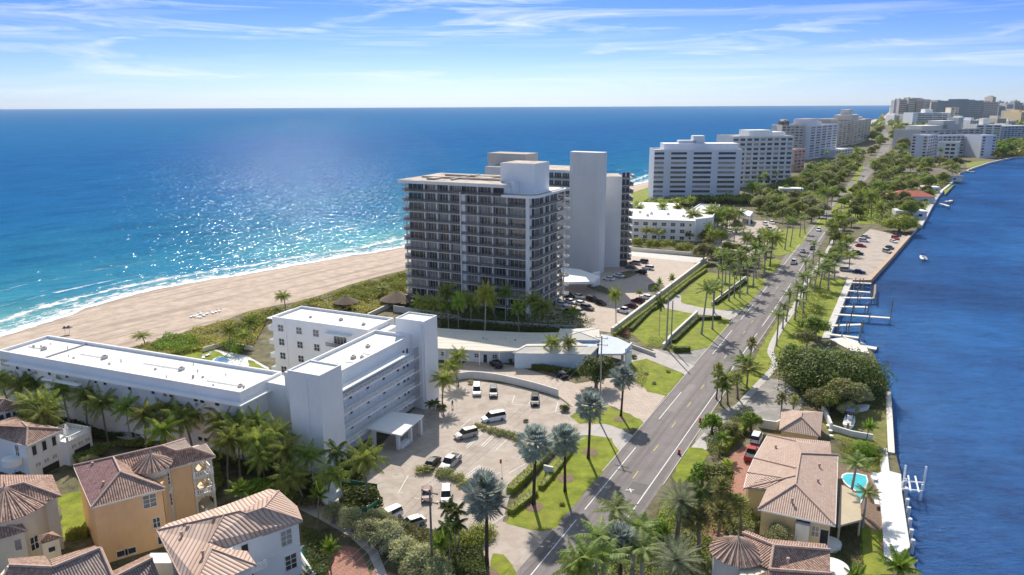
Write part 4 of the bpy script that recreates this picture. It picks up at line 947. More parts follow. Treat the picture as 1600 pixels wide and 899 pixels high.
gwall([(1285, 640), (1298, 673)], 1.6, 'white side wall with planters by the garage', .4, M_white)

M_grey2 = mat('tower_grey', (.70, .69, .67), .85, .05, .1, extra=streaks((.1, .1, .02), .15))
# ------------------------------------------------------------------ GLASS TOWER (condominium)
fc = Fr((6.8, 220.7), (.439, .8985)); ZR = 40.0; M_slab = mat('slab_concrete', (.66, .64, .60), .85, .08, .3)
T = thing('condominium_tower', 'grey twelve-storey glass condominium tower with wraparound balconies and tall blank stair tower', 'building', (*fc.w(12, 20), 0))
def slab_poly(a0, a1, b0, b1, r=3.5, n=6):
    o = [(a0, b1), (a1, b1)]
    for cx, cy, s0 in ((a1 - r, b0 + r, 0), (a0 + r, b0 + r, -90)):
        for k in range(n + 1):
            t = rad(s0 - 90 * k / n); o.append((cx + r * math.cos(t), cy + r * math.sin(t)))
    return o
def P_(poly): return [fc.w(*q) for q in poly]
NF = 12; z0 = 2.6; dz = (37.0 - z0) / (NF - 1)
mb = MB(fc); mb.prism(slab_poly(1.9, 23.5, 1.9, 45, 2), 0, 37.1, 0, 1); mb.box(2.2, 23, 11.5, 44.8, 37.1, 39.6, 0, 1); mb.build('core_wall', [M_dkglass, M_groof], T)
for k in range(NF):
    z = z0 + dz * k; p_ = slab_poly(0, 25.4, 0, 46.4)
    mb = MB(fc); mb.prism(p_, z - .17, z); mb.build('floor_slab', M_slab, T)
    if k < NF:
        pr = slab_poly(.08, 25.3, .08, 46.3); mb = MB(fc); ps = [pr[-1 - j] for j in range(len(pr))]
        ps = [(0.08, 46.3)] + pr[::-1][:-1]
        mb.wall([p for p in pr[2:]][::-1], .06, z, z + .95) if False else None
        q = pr[1:] + pr[:1]
        for j in range(len(q) - 1): mb.wall([q[j], q[j + 1]], .05, z + .003, z + .98)
        mb.build('railing', M_rail, T)
        for cx, cy, rr in ((24.3, .4, 1.7), (4.0, 46.6, 1.9), (12, 46.6, 1.5)):
            c_ = [(cx + rr * math.cos(rad(t)), cy + rr * math.sin(rad(t))) for t in range(0, 360, 30)]; mb = MB(fc); mb.prism(c_, z - .22, z + .02)
            for j in range(12): mb.wall([c_[j], c_[(j + 1) % 12]], .06, z + .02, z + (.9 if cy > 1 else .5))
            mb.build('corner_balcony', M_slab, T)
mb = MB(fc); mb.prism(slab_poly(-1.0, 26, 9.5, 47.5, 1.2), 39.6, 40.6, 0, 1); mb.build('roof', [M_white2, M_groof], T)
mb = MB(fc)
for (a0, a1, b0, b1) in ((8, 9, 12, 44), (16, 16.8, 14, 40), (4, 22, 30, 30.8), (10, 14, 20, 26), (3, 7, 36, 39)): mb.box(a0, a1, b0, b1, 40.6 + (a0 % 2) * .003, 41.1 + a0 * .01)
mb.build('roof_screen', M_groof, T)
mb = MB(fc); mb.prism(slab_poly(-.5, 26, -.5, 10.8), 36.8, 37.5); mb.build('terrace_roof', M_white, T)
colsF = [45.4, 38.3, 33.8, 29.3, 19.2, 14.2, 9.3]
for b in colsF:
    mb = MB(fc); mb.box(.15, .55, b - .15, b + .15, 0, 39.6 if b > 12 else 36.8); mb.build('column', M_white2, T)
mb = MB(fc); mb.box(-.15, 1.0, 25.0, 25.35, 0, 37.6); mb.build('pier', M_slab, T)
mb = MB(fc); mb.box(.05, 2.0, 1.9, 3.0, 0, 36.8); mb.build('pier', M_white2, T)
mb = MB(fc); mb.box(.4, 1.95, 23.7, 24.98, 0, 36.8); mb.build('pier', M_white2, T)
for a in (7.5, 11.8, 18.0, 24.0): mb = MB(fc); mb.box(a - .15, a + .15, .15, .55, 0, 36.8); mb.build('column', M_white2, T)
sp = []
def add_g(a0, b0, a1, b1, z, h):
    p, q = fc.w(a0, b0), fc.w(a1, b1); L = math.dist(p, q)
    sp.extend(wall_specs(p, q, [z], [.5], L, h, 'slide', R.choice([M_glass, M_glass, M_glass2, M_glass2, M_blind]), .02))
bays = list(zip(colsF[:4] + [24.0] + colsF[4:], [38.3, 33.8, 29.3, 25.3, 19.2, 14.2, 9.3, 3.2]))
for k in range(NF):
    z = z0 + dz * k + 1.3
    for b1, b0 in bays:
        if k == NF - 1 and b0 < 12: continue
        add_g(1.9, b1 - .3, 1.9, b0 + .3, z, 2.35)
    for a0, a1 in ((3.9, 7.3), (7.7, 11.6), (12, 17.8), (18.2, 22)):
        if k < NF - 1: add_g(a0, 1.9, a1, 1.9, z, 2.35)
put_windows(T, sp)
# core boxes on the roof
a, b = fc.l(G(851, 303, 37.5)); a2, b2 = fc.l(G(786, 303, 37.5))
mb = MB(fc); mb.box(7, 18, 3.2, 14.8, 37.5, 46.3, 0, 1); mb.build('lift_core', [M_white, M_groof], T)
mb = MB(fc); mb.box(3.5, 6.9, 8.5, 11.5, 37.5, 41.0); mb.box(2.0, 3.4, 9.5, 11.2, 37.5, 39.5); mb.build('plant_room', M_white, T)
# rear wing, turned
p0 = G(937, 429); p1 = G(889, 423); f2 = Fr(p0, (p1[0] - p0[0], p1[1] - p0[1])); Lt = math.dist(p0, p1); hs = HT(937, 429, 239)
pt = [(.5, -5), (Lt + 1, -5), (Lt + 1, -1.5), (Lt - .4, -.4), (Lt - 1.5, 0), (2.2, 0), (.9, -.5), (.2, -1.4), (0, -2.6)]
mb = MB(f2); mb.prism(pt, 0, hs, 0, 1); mb.build('stair_tower', [M_grey2, M_wroof], T)
mb = MB(f2); mb.box(Lt + 1.01, Lt + 42, -24, -4.0, 0, 38.6, 0, 1); mb.build('rear_wall', [M_white2, M_groof], T)
q0, q1 = G(941, 418), G(968, 418); f4 = Fr(q0, (q1[0] - q0[0], q1[1] - q0[1])); L4 = math.dist(q0, q1); h4 = HT(968, 418, 276)
mb = MB(f4); mb.box(-4, L4, 0, 14, 0, h4, 0, 1); mb.build('side_wall', [M_grey2, M_groof], T)
mb = MB(f4); mb.box(L4 + .01, L4 + 3.2, 1.5, 13, 0, h4 - .4); mb.build('side_glazing', M_glass2, T)
for k in range(NF):
    z = 3 + 2.95 * k; mb = MB(f4); mb.box(L4 + .01, L4 + 4.6, .6, 14, z - .2, z); mb.box(L4 + 4.5, L4 + 4.6, .7, 14, z, z + .85, 1); mb.box(L4 + .01, L4 + 4.5, .6, .7, z, z + .85, 1); mb.build('rear_balcony', [M_slab, M_rail], T)
    mb = MB(f4); mb.prism([(L4 + 4.6 + 1.3 * math.cos(rad(t)), 9 + 2.2 * math.sin(rad(t))) for t in range(-90, 91, 30)], z - .2, z + .7); mb.build('corner_balcony', M_slab, T)
sp2 = []
for k in range(NF):
    for t in (.8, 2.4): x, y = f4.w(L4 + t, 1.48); sp2.append((x, y, 3 + 2.95 * k + 1.2, -f4.V[0], -f4.V[1], 1.3, 2.0, 'plain', M_glass))
mb = MB(f2); mb.box(Lt + 27, Lt + 46, -22, -12, 38.6, 43.6, 0, 1); mb.build('lift_core', [M_beige, M_groof], T)
for k in range(8, 12):
    z = 2.9 + 2.95 * k
    for t in (4, 7.5, 11): x, y = f2.w(Lt + t, -3.98); sp2.append((x, y, z + 1.2, *f2.V, 2.9, 2.0, 'slide', M_glass))
    mb = MB(f2); mb.box(Lt + 2, Lt + 16, -3.98, -2.8, z - .2, z); mb.box(Lt + 2, Lt + 16, -2.9, -2.8, z, z + .85, 1); mb.build('rear_slab', [M_slab, M_rail], T)
put_windows(T, sp2)
# porte cochere
mb = MB(); q = GP([(876, 418), (906, 421), (937, 432), (931, 437), (930, 440), (880, 441)], 5.2); mb.prism(q, 4.4, 5.2); mb.build('entrance_canopy', M_white, T)
mb = MB(); a, b = G(925, 450), G(936, 447); mb.wall([a, b], .8, 0, 5.3); mb.build('canopy_pier', M_white, T)
for i, l in enumerate(([(915, 448), (925, 455), (950, 462), (965, 460), (950, 452), (930, 445)], [(955, 432), (985, 424), (1000, 428), (975, 438)], [(1012, 447), (1030, 444), (1042, 452), (1030, 464), (1013, 458)])):
    mb = MB(); mb.prism(bezclosed(GP(l), 3), 0, .35); single(mb, 'planting_island', [M_conc], ['curved planted island under the tower canopy', 'planted island beside the blank stair tower', 'round planted island with small palms near the lawn wall'][i], 'planter')
    mb = MB(); mb.prism(scaled(bezclosed(GP(l), 3), .4), .35, .42); o = mb.build('island_soil', M_soil); o['kind'] = 'structure'

# ------------------------------------------------------------------ OTHER BLOCKS
def block(name, label, l, r, h=None, top=None, depth=18, floors=10, bays=6, m=None, gm=None, style='plain', ww=.7, wh=.55, near=True, pent=None, roofm=None, side=True, slabs_=False, gapt=None, z1=2.2, sidebays=3, rot=0, cat='building'):
    p0, p1 = G(*l), G(*r); h = h or HT(*r, top); f = Fr(p0, (p1[0] - p0[0], p1[1] - p0[1])); L = math.dist(p0, p1)
    T = thing(name, label, cat, (*f.w(L / 2, depth / 2), 0)); m = m or M_white
    mb = MB(f); mb.box(0, L, 0, depth, 0, h, 0, 1); mb.build('wall', [m, roofm or M_wroof], T)
    mb = MB(f); th = max(.3, L * .006)
    for q in ((0, L, 0, th), (0, L, depth - th, depth), (0, th, th, depth - th), (L - th, L, th, depth - th)): mb.box(*q, h, h + 1.0)
    mb.build('parapet', m, T)
    sp = []; fh_ = (h - z1) / floors
    ts = gapt or [((i + .5) / bays) for i in range(bays)]
    bw = L / (bays) * ww
    for k in range(floors):
        z = z1 + fh_ * (k + .5)
        for t in ts:
            tw = t[1] if isinstance(t, tuple) else bw; t_ = t[0] if isinstance(t, tuple) else t
            x, y = f.w(L * t_, -.02); sp.append((x, y, z, -f.V[0], -f.V[1], tw, fh_ * wh, 'far' if style == 'far' else style, gm or R.choice([M_glass, M_glass2, M_glass, M_blind])))
        if side:
            for j in range(sidebays):
                s_ = 1 if p0[0] + p1[0] < 2400 else 1
                x, y = f.w(L + .02, depth * (j + .5) / sidebays); sp.append((x, y, z, f.U[0], f.U[1], depth / sidebays * .6, fh_ * wh, 'plain', M_glass))
                
    put_windows(T, sp, False, 100)
    if slabs_:
        for k in range(floors + 1):
            z = z1 + fh_ * k; mb = MB(f); mb.box(-.0 + .3, L - .3, -1.4, -.001, z - .15, z + .1); mb.build('floor_slab', m, T)
    for q in (pent or []):
        mb = MB(f); mb.box(q[0] * L, q[1] * L, q[2] * depth, q[3] * depth, h, h + q[4], 0, 1); mb.build('penthouse', [m if len(q) < 6 else q[5], roofm or M_wroof], T)
    return T, f, L, h
M_bluew = mat('cool_white_stucco', (.66, .68, .72), .85, .05, .05, extra=streaks((.1, .1, .03), .2))
block('apartment_block', 'white ten-storey apartment slab with recessed dark balcony bands behind the low white hotel', (1020, 312), (1155, 312), top=236, depth=24, floors=10, m=M_bluew, gapt=[(.055, 6.5), (.28, 10.5), (.55, 12), (.83, 11.5)], wh=.5, z1=.8, pent=[(.12, .98, .25, .95, 4.5), (.3, .5, .4, .7, 6.5), (.47, .60, .4, .8, 9.5)], sidebays=2, gm=None)
block('apartment_block', 'cream ten-storey apartment block with grid of windows behind the white slab', (1140, 293), (1234, 291), top=214, depth=30, floors=10, bays=9, m=M_white2, wh=.5, z1=2, pent=[(.32, .70, .2, .8, 5), (.7, .92, .2, .8, 3.5)], slabs_=True)
block('apartment_block', 'salmon pink seven-storey building beside the cream apartment block', (1239, 268), (1256, 266), top=234, depth=40, floors=6, bays=3, m=M_pink, sidebays=5)
block('apartment_block', 'pale grey apartment block with stepped corner behind the salmon building', (1262, 250), (1305, 243), top=195, depth=45, floors=12, bays=5, m=M_bluew, pent=[(.2, .55, .2, .6, 8), (.6, .8, .3, .6, 4)], roofm=M_groof, wh=.5)
block('apartment_block', 'tall beige slab with dark roof edge left of the pale grey block', (1218, 250), (1252, 250), top=197, depth=40, floors=12, bays=5, m=M_beige, pent=[(.1, .4, .2, .6, 5, M_dark), (.15, .35, .2, .6, 7)], roofm=M_taupe, wh=.5)
block('apartment_block', 'beige apartment tower with domed roof box farthest up the sea side', (1308, 230), (1332, 226), top=190, depth=60, floors=12, bays=4, m=M_beige, pent=[(.0, .4, .2, .6, 5)], roofm=M_groof)
block('apartment_block', 'beige apartment tower with stacked roof boxes beside the road bend', (1332, 227), (1358, 219), top=186, depth=60, floors=12, bays=5, m=M_beige, pent=[(.0, .45, .1, .5, 9), (.1, .3, .2, .4, 17), (.5, .9, .2, .5, 4)], roofm=M_wroof)
block('low_building', 'low white building with grey windows beneath the sea-side towers', (1305, 247), (1332, 243), h=8, depth=20, floors=2, bays=6, m=M_bluew)
# right bank cluster
block('apartment_block', 'white blank-walled seven-storey apartment block nearest the right side of the road', (1421, 248), (1447, 249), top=213, depth=45, floors=7, m=M_bluew, gapt=[(.15, 3), (.82, 3)], sidebays=4, roofm=M_grey)
block('apartment_block', 'long white apartment block linking the right bank cluster', (1449, 245), (1531, 243), top=212, depth=25, floors=7, bays=12, m=M_bluew, roofm=M_grey)
block('apartment_block', 'small pinkish white four-storey block in front of the right bank cluster', (1463, 251), (1493, 252), top=224, depth=30, floors=4, m=M_white2, gapt=[(.5, 4), (.78, 4)], roofm=mat('green_roof', (.32, .32, .22), .9, .1, .1))
block('apartment_block', 'blue-white apartment block with side windows at the canal end of the cluster', (1530, 247), (1553, 247), top=213, depth=35, floors=7, m=M_bluew, gapt=[(.15, 3), (.85, 3)], roofm=M_grey)
block('apartment_block', 'wide apartment block with arched roof behind the right bank cluster', (1434, 236), (1528, 232), top=202, depth=40, floors=8, bays=10, m=M_grey, pent=[(.1, .5, .2, .8, 6), (.45, .65, .2, .8, 12), (.5, .7, .1, .6, 8), (.7, .78, .2, .6, 16)], roofm=M_wroof)
block('apartment_block', 'long grey apartment block running to the right picture edge by the mangroves', (1560, 226), (1625, 224), top=197, depth=40, floors=8, bays=12, m=mat('steel_stucco', (.38, .45, .55), .8, .05, .05), roofm=M_wroof)
block('apartment_block', 'pale apartment block with small round roof tank', (1522, 226), (1561, 226), top=196, depth=40, floors=8, bays=3, m=M_white2, pent=[(.4, .65, .3, .6, 10)])
block('apartment_block', 'white striped apartment block with dark recesses far up the road', (1424, 203), (1484, 203), top=177, depth=60, floors=9, bays=9, m=M_white, gapt=[(.22, 16), (.33, 10), (.45, 10), (.58, 10), (.7, 10), (.83, 10)], pent=[(.35, .55, .2, .6, 9)])
block('apartment_block', 'cream round-topped tower behind the white striped block', (1482, 203), (1494, 203), top=169, depth=30, floors=10, bays=2, m=M_cream)
block('apartment_block', 'grey mid-rise left of the white striped block', (1412, 196), (1424, 196), top=179, depth=60, floors=8, bays=3, m=M_grey)
for l, r, tp, lab, m in (((1402, 190), (1414, 190), 157, 'taupe high-rise at the left end of the far skyline', M_taupe), ((1416, 190), (1427, 190), 155, 'beige high-rise second along the far skyline', M_beige), ((1429, 190), (1438, 190), 158, 'taupe high-rise third along the far skyline', M_taupe), ((1441, 190), (1450, 189), 156, 'reddish taupe high-rise with stepped top in the far skyline', M_taupe), ((1452, 189), (1461, 189), 160, 'grey high-rise fifth along the far skyline', M_grey),
                         ((1464, 186), (1474, 186), 159, 'blue-grey block in the hazy middle of the far skyline', M_bluegrey), ((1477, 186), (1488, 186), 161, 'second blue-grey block in the hazy middle', M_bluegrey), ((1496, 186), (1507, 186), 162, 'pale hazy tower right of the blue-grey far block', M_grey),
                         ((1510, 193), (1532, 192), 158, 'big dark slab tower dominating the far skyline', M_bluegrey), ((1533, 192), (1556, 191), 160, 'taupe slab joined to the right of the big dark slab', M_taupe), ((1558, 189), (1568, 189), 167, 'lower dark block right of the big dark slab', M_bluegrey), ((1570, 189), (1580, 189), 164, 'narrow grey block right of the lower dark block', M_grey), ((1547, 184), (1552, 184), 152, 'slim water-tower-like spire above the dark slab', M_taupe),
                         ((1583, 182), (1595, 182), 161, 'hazy distant block near the right picture edge', M_bluegrey), ((1597, 182), (1612, 182), 164, 'hazy distant block at the right picture edge', M_grey), ((1586, 196), (1592, 196), 174, 'narrow beige tower near the right picture edge', M_beige), ((1593, 199), (1608, 199), 176, 'yellowish block touching the right picture edge', M_yellow)):
    block('high_rise', lab, l, r, top=tp, depth=90, floors=10, bays=9, m=m, near=False, side=False, pent=[(.1, .4, .2, .7, 6), (.6, .85, .2, .7, 4)], roofm=m, gm=M_glass2)
for i, (x0, x1, yb, tp, m) in enumerate([(1403, 1409, 189, 160, M_beige), (1424, 1431, 185, 158, M_grey), (1434, 1447, 184, 157, M_beige), (1452, 1461, 182, 159, M_grey), (1466, 1475, 181, 161, M_bluew), (1478, 1488, 180, 158, M_grey), (1491, 1500, 180, 160, M_beige), (1500, 1508, 181, 164, M_bluew), (1558, 1566, 180, 159, M_grey), (1568, 1577, 180, 161, M_beige), (1583, 1590, 180, 158, M_grey), (1594, 1604, 181, 163, M_bluew), (1498, 1512, 205, 186, M_white2), (1514, 1530, 207, 189, M_bluew), (1534, 1552, 206, 192, M_white2), (1556, 1570, 205, 186, M_beige), (1574, 1586, 205, 190, M_white2), (1396, 1404, 196, 181, M_white2), (1562, 1600, 216, 200, M_white2), (1392, 1399, 178, 168, M_beige)]):
    block('high_rise', f'hazy distant {"tower" if yb < 186 else "mid-rise block"} in the far right skyline, {nth(i)} of the pale ones', (x0, yb), (x1, yb), top=tp, depth=70, floors=9, bays=5, m=m, side=False, pent=[(.3, .6, .2, .7, 6)], roofm=m, gm=M_glass2)
# low white hotel behind the tower lot
T = thing('low_hotel', 'low white three-storey hotel with awninged windows behind the hedge', 'building', (*G(1040, 378), 0))
zq = HT(1088, 378, 346); q = GP([(960, 341), (1087, 345), (1076, 331), (960, 325)], zq); mb = MB(); mb.prism(q, 0, zq, 0, 1); mb.build('wall', [M_white, M_wroof], T)
q2 = GP([(1087.4, 344.5), (1113, 341.5), (1125, 322), (1093, 320.5), (1076.4, 331)], zq + .6); mb = MB(); mb.prism(q2, 0, zq + .6, 0, 1); mb.build('side_wing', [M_white, M_wroof], T); parapet(T, q2, zq + .6, zq + 1.2, .4)
q3 = GP([(985, 332), (1072, 330), (1060, 318), (1000, 316)], 8); mb = MB(); mb.prism(q3, 0, 8, 0, 1); mb.build('rear_wing', [M_white, M_wroof], T)
sp = []; p0_, p1_ = q[0], q[1]; L = math.dist(p0_, p1_); xs = [G(x, 378)[0] for x in (1000, 1013.5, 1027, 1041, 1055, 1069.5)]
for z in (zq - 2.2, zq - 5.4, zq - 8.6):
    for x_ in (999, 1013, 1027, 1041, 1055, 1069):
        xw = G(x_, 346, zq)[0]; t = (xw - p0_[0]) / (p1_[0] - p0_[0]); sp += wall_specs(p0_, p1_, [z], [t], 2.0, 1.5, '2x2', M_glass); 
    for x_ in (1081,): xw = G(x_, 346, zq)[0]; sp += wall_specs(p0_, p1_, [z], [(xw - p0_[0]) / (p1_[0] - p0_[0])], .9, .9, 'plain', M_glass)
put_windows(T, sp, True)
ff = Fr(p0_, (p1_[0] - p0_[0], p1_[1] - p0_[1]))
for z in (zq - 4.2, zq - 7.4): mb = MB(ff); mb.box(0, L, -.25, -.003, z, z + .2); mb.build('wall_band', M_trim, T)
mb = MB(ff); mb.box(0, L, -.6, -.003, zq - .3, zq + .01); mb.build('cornice', M_trim, T)
roof_units(T, [(*G(x, y, zq), zq, .8) for x, y in ((1012, 338), (1018, 335), (1044, 336), (1068, 339), (1000, 333))], M_white2)
sp = []; sp += wall_specs(q2[1], q2[2], [3, 6.5], [.2, .5, .8], 1.4, 1.4, '2x2', M_glass); put_windows(T, sp, True)
T = thing('entrance_pavilion', 'white open pavilion with blue-shaded gabled canopy beside the low hotel', 'pavilion', (*G(1160, 345), 0))
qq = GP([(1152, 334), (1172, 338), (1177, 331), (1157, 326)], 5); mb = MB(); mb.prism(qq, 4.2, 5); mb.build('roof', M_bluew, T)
for p in scaled(qq, .6): mb = MB(); mb.box(p[0] - .4, p[0] + .4, p[1] - .4, p[1] + .4, 0, 4.2); mb.build('column', M_white, T)
# small far houses among the trees, right bank
for i, (cx, cy, w_, d_, lab, rm) in enumerate([(1415, 303, 26, 14, 'white house with red tiled roof among the right bank trees', T_tan), (1448, 290, 12, 10, 'small white flat house near the far canal garden', None), (1440, 266, 40, 20, 'low brown tiled house group in front of the right bank blocks', T_grey), (1462, 272, 30, 16, 'grey tiled house under trees by the canal curve', T_grey), (1416, 326, 16, 9, 'pale flat-roofed house close to the parking lot trees', None), (1310, 246, 1, 1, '', None), (1232, 292, 16, 10, 'white gabled canopy at the foot of the cream block', None)]):
    if w_ == 1: continue
    p = G(cx, cy, 5); T = thing('house', lab, 'house', (*p, 0)); f = Fr((p[0] - w_ / 2, p[1] - d_ / 2), (1, -.25)); mb = MB(f); mb.box(0, w_, 0, d_, 0, 4.5, 0, 1); mb.build('wall', [M_white2, M_wroof], T)
    c = [(*f.w(a, b), 4.51) for a, b in ((-.8, -.8), (w_ + .8, -.8), (w_ + .8, d_ + .8), (-.8, d_ + .8))]; r0, r1 = (*f.w(d_ / 2, d_ / 2), 7.5), (*f.w(w_ - d_ / 2, d_ / 2), 7.5)
    if rm:
        mb = MB(); roof_face(mb, [c[0], c[1], r1, r0]); roof_face(mb, [c[1], c[2], r1]); roof_face(mb, [c[2], c[3], r0, r1]); roof_face(mb, [c[3], c[0], r0]); mb.build('roof', mat('red_tile', (.45, .12, .08), .8, .2, .6) if i == 0 else rm, T)
    x0 = [(*f.w(w_ * t, -.02), 2.2, -f.V[0], -f.V[1], 2, 1.4, 'plain', M_glass) for t in (.2, .5, .8)]; put_windows(T, x0)

# ------------------------------------------------------------------ air
mb = MB(); mb.box(-14800, 9800, -600, 14200, -8, 150)
hz = mb.build('haze', None or mat('haze_tmp', (1, 1, 1)), None); hz['kind'] = 'stuff'
hm = bpy.data.materials.new('haze_air'); hm.use_nodes = True; ht = hm.node_tree; ht.nodes.clear(); ho = ht.nodes.new('ShaderNodeOutputMaterial'); hv = ht.nodes.new('ShaderNodeVolumePrincipled')
hv.inputs['Color'].default_value = (.80, .90, 1.0, 1); hv.inputs['Density'].default_value = .000028; hv.inputs['Anisotropy'].default_value = .2; ht.links.new(hv.outputs[0], ho.inputs['Volume']); hz.data.materials.clear(); hz.data.materials.append(hm)
# ================================================================== HOUSES
def wallwins(T, items, sub=True):
    sp = []
    for (a, b, t, z, w_, h_, st, g) in items: sp += wall_specs(a, b, [z], [t], w_, h_, st, g)
    put_windows(T, sp, sub)
def cone_roof(T, c, r, z0, z1, m, n=20, a0=0, a1=360, name='turret_roof'):
    mb = MB()
    for i in range(n):
        t0, t1 = rad(a0 + (a1 - a0) * i / n), rad(a0 + (a1 - a0) * (i + 1) / n)
        roof_face(mb, [(c[0] + r * math.cos(t0), c[1] + r * math.sin(t0), z0), (c[0] + r * math.cos(t1), c[1] + r * math.sin(t1), z0), (c[0], c[1], z1)])
        mb.tube((c[0] + r * math.cos(t0), c[1] + r * math.sin(t0), z0 + .03), (c[0], c[1], z1 + .05), .13, .05, 5, 1)
    mb.tube((c[0], c[1], z1 - .1), (c[0], c[1], z1 + .8), .14, .03, 6, 1)
    return mb.build(name, [m, M_ridge], T)
def cyl(T, c, r, z0, z1, m, n=24, name='turret_wall'):
    mb = MB(); mb.prism([(c[0] + r * math.cos(2 * math.pi * i / n), c[1] + r * math.sin(2 * math.pi * i / n)) for i in range(n)], z0, z1); return mb.build(name, m, T)
def balustrade(T, a, b, z, m=None, h=.95, name='balustrade'):
    L = math.dist(a, b); f = Fr(a, (b[0] - a[0], b[1] - a[1])); mb = MB(f); mb.box(0, L, -.1, .1, z + h - .12, z + h); mb.box(0, L, -.1, .1, z, z + .1)
    n = max(2, int(L / .33))
    for i in range(n): x = (i + .5) * L / n; mb.tube((x, 0, z + .1), (x, 0, z + .5), .05, .10, 5); mb.tube((x, 0, z + .5), (x, 0, z + h - .12), .10, .05, 5)
    for x in (0, L): mb.box(x - .16, x + .16, -.16, .16, z, z + h + .12)
    return mb.build(name, m or M_trim, T)
def eaves(T, pts, z, m=None, d=.28):
    mb = MB(); n = len(pts)
    for i in range(n - 1): mb.wall([pts[i][:2], pts[i + 1][:2]], .16, z - d, z - .02)
    return mb.build('fascia', m or M_trim, T)
def vents(T, ps):
    for x, y, z in ps: mb = MB(); mb.tube((x, y, z - .3), (x, y, z + .35), .16, .16, 6); mb.tube((x, y, z + .3), (x, y, z + .5), .26, .2, 6); mb.build('roof_vent', M_ridge, T)

# --- apricot house
ze = 9.5; zr_ = 11.8
T = thing('house', 'apricot three-storey house with plum tiled roof and conical turret', 'house', (*G(200, 840), 0))
E1, E2, E3 = px3(115, 728, ze), px3(143, 793, ze), px3(258, 763, ze); R1, R2 = px3(177, 714.5, zr_), px3(188, 738, zr_)
W1, W2, W3, W4 = px3(254, 697, zr_), px3(276, 705, zr_ - .3), px3(299, 700, zr_), px3(336, 713, ze); WF = px3(266, 732, ze); WI = px3(228, 742, ze + .1); W5, W6 = px3(321, 693, ze), px3(289, 686, ze)
mb = MB(); roof_face(mb, [E1, E2, R2, R1]); mb.build('roof', T_purple, T)
mb = MB(); roof_face(mb, [E2, E3, R2]); roof_face(mb, [R1, WI, WF, W4, W3, W2, W1]) if False else None
roof_face(mb, [E3, R2, R1, WI]); mb.build('roof', T_brown, T)
mb = MB(); roof_face(mb, [R1, px3(225, 744, ze), WF, W1]); roof_face(mb, [W1, WF, W2]); roof_face(mb, [W2, WF, W4, W3]); mb.build('roof', T_brown, T)
mb = MB(); roof_face(mb, [W1, W2, W6]); roof_face(mb, [W6, W2, px3(300, 699, zr_ - .2)]); roof_face(mb, [W3, W4, W5]); mb.build('roof', T_grey, T)
E4 = (E1[0] + (E3[0] - E2[0]) * .75, E1[1] + (E3[1] - E2[1]) * .75, ze)
mb = MB(); roof_face(mb, [E1, R1, E4]); roof_face(mb, [E4, R1, W1, W6]); mb.build('roof', T_brown, T)
ridge(T, [(E2, R2), (R2, E3), (R1, R2), (E1, R1), (R1, W1), (W1, W2), (W2, W3), (W3, W4), (W1, W6)])
eaves(T, [E1, E2, E3], ze, M_cream); eaves(T, [WF, W4, W5], ze, M_cream)
def ins(p, q, k): 
    d = math.hypot(q[0] - p[0], q[1] - p[1]); return (p[0] + (q[0] - p[0]) / d * k, p[1] + (q[1] - p[1]) / d * k)
cen = ((E1[0] + E3[0]) / 2, (E1[1] + E3[1]) / 2)
A1, A2, A3, A4 = (ins(p, cen, .7) for p in (E1, E2, E3, E4))
mb = MB(); mb.prism([A1, A2, A3, A4], 0, ze - .1); mb.build('wall', M_orange, T)
wc = ((WF[0] + W6[0] + W4[0] + A4[0]) / 4, (WF[1] + W6[1] + W4[1] + A4[1]) / 4)
B1, B2, B3, B4 = ins(WF, wc, .3), ins(W4, wc, .8), ins(W5, wc, .8), ins(W6, wc, .6)
fB = Fr(B1, (B2[0] - B1[0], B2[1] - B1[1])); LB = math.dist(B1, B2)
mb = MB(); mb.prism([ (A3[0] - .5, A3[1] + 1.2), B1, fB.w(LB - 3.0, 0), fB.w(LB - 3.0, 6), B4, A4], 0, ze - .15); mb.build('wall', M_orange, T)
# loggia end: floors, arches, balustrades
for k, z in enumerate((.1, 3.2, 6.3)):
    mb = MB(fB); mb.box(LB - 2.99, LB + .2, -.2, 6.2, z, z + .3); mb.build('loggia_floor', M_cream, T)
    if k: balustrade(T, fB.w(LB - 2.8, -.05), fB.w(LB, -.05), z + .3); balustrade(T, fB.w(LB + .05, 0), fB.w(LB + .05, 5.8), z + .3)
    for a, b in ((LB, 0), (LB, 3), (LB, 5.9), (LB - 2.8, .05)): mb = MB(fB); mb.box(a - .16, a + .16, b - .16, b + .16, z + .3, z + 3.1 if z < 6 else ze - .3); mb.build('column', M_cream, T)
    mb = MB(fB)
    for j in range(6): 
        t = rad(180 * (j + .5) / 6); mb.box(LB - 1.4 + 1.25 * math.cos(t) - .25, LB - 1.4 + 1.25 * math.cos(t) + .25, -.1, .1, z + 2.05 + 1.0 * math.sin(t) * .8, min(z + 3.1, ze - .3) + .002 * j)
    mb.build('arch', M_cream, T)
mb = MB(fB); mb.box(LB - 2.98, LB, -.0, 5.9, ze - .5, ze - .2); mb.build('loggia_ceiling', M_cream, T)
tc_ = G(238, 727, 10.6); cone_roof(T, tc_, 2.9, 10.6, 12.5, T_brown, 18); cyl(T, tc_, 2.35, 0, 10.58, M_cream)
cyl(T, tc_, 2.5, 6.2, 6.5, M_trim, name='turret_band')
its = [(A2, A3, .80, 7.9, 1.7, 1.9, '2x3', M_glass), (A2, A3, .86, 4.2, .9, 1.5, '2x2', M_glass), (A2, A3, .90, 1.2, .9, 1.2, 'plain', M_glass), (A2, A3, .42, .9, 1.4, .9, 'plain', M_dark), (A2, A3, .30, .9, 1.4, .9, 'plain', M_dark)]
wallwins(T, its)
sp = []
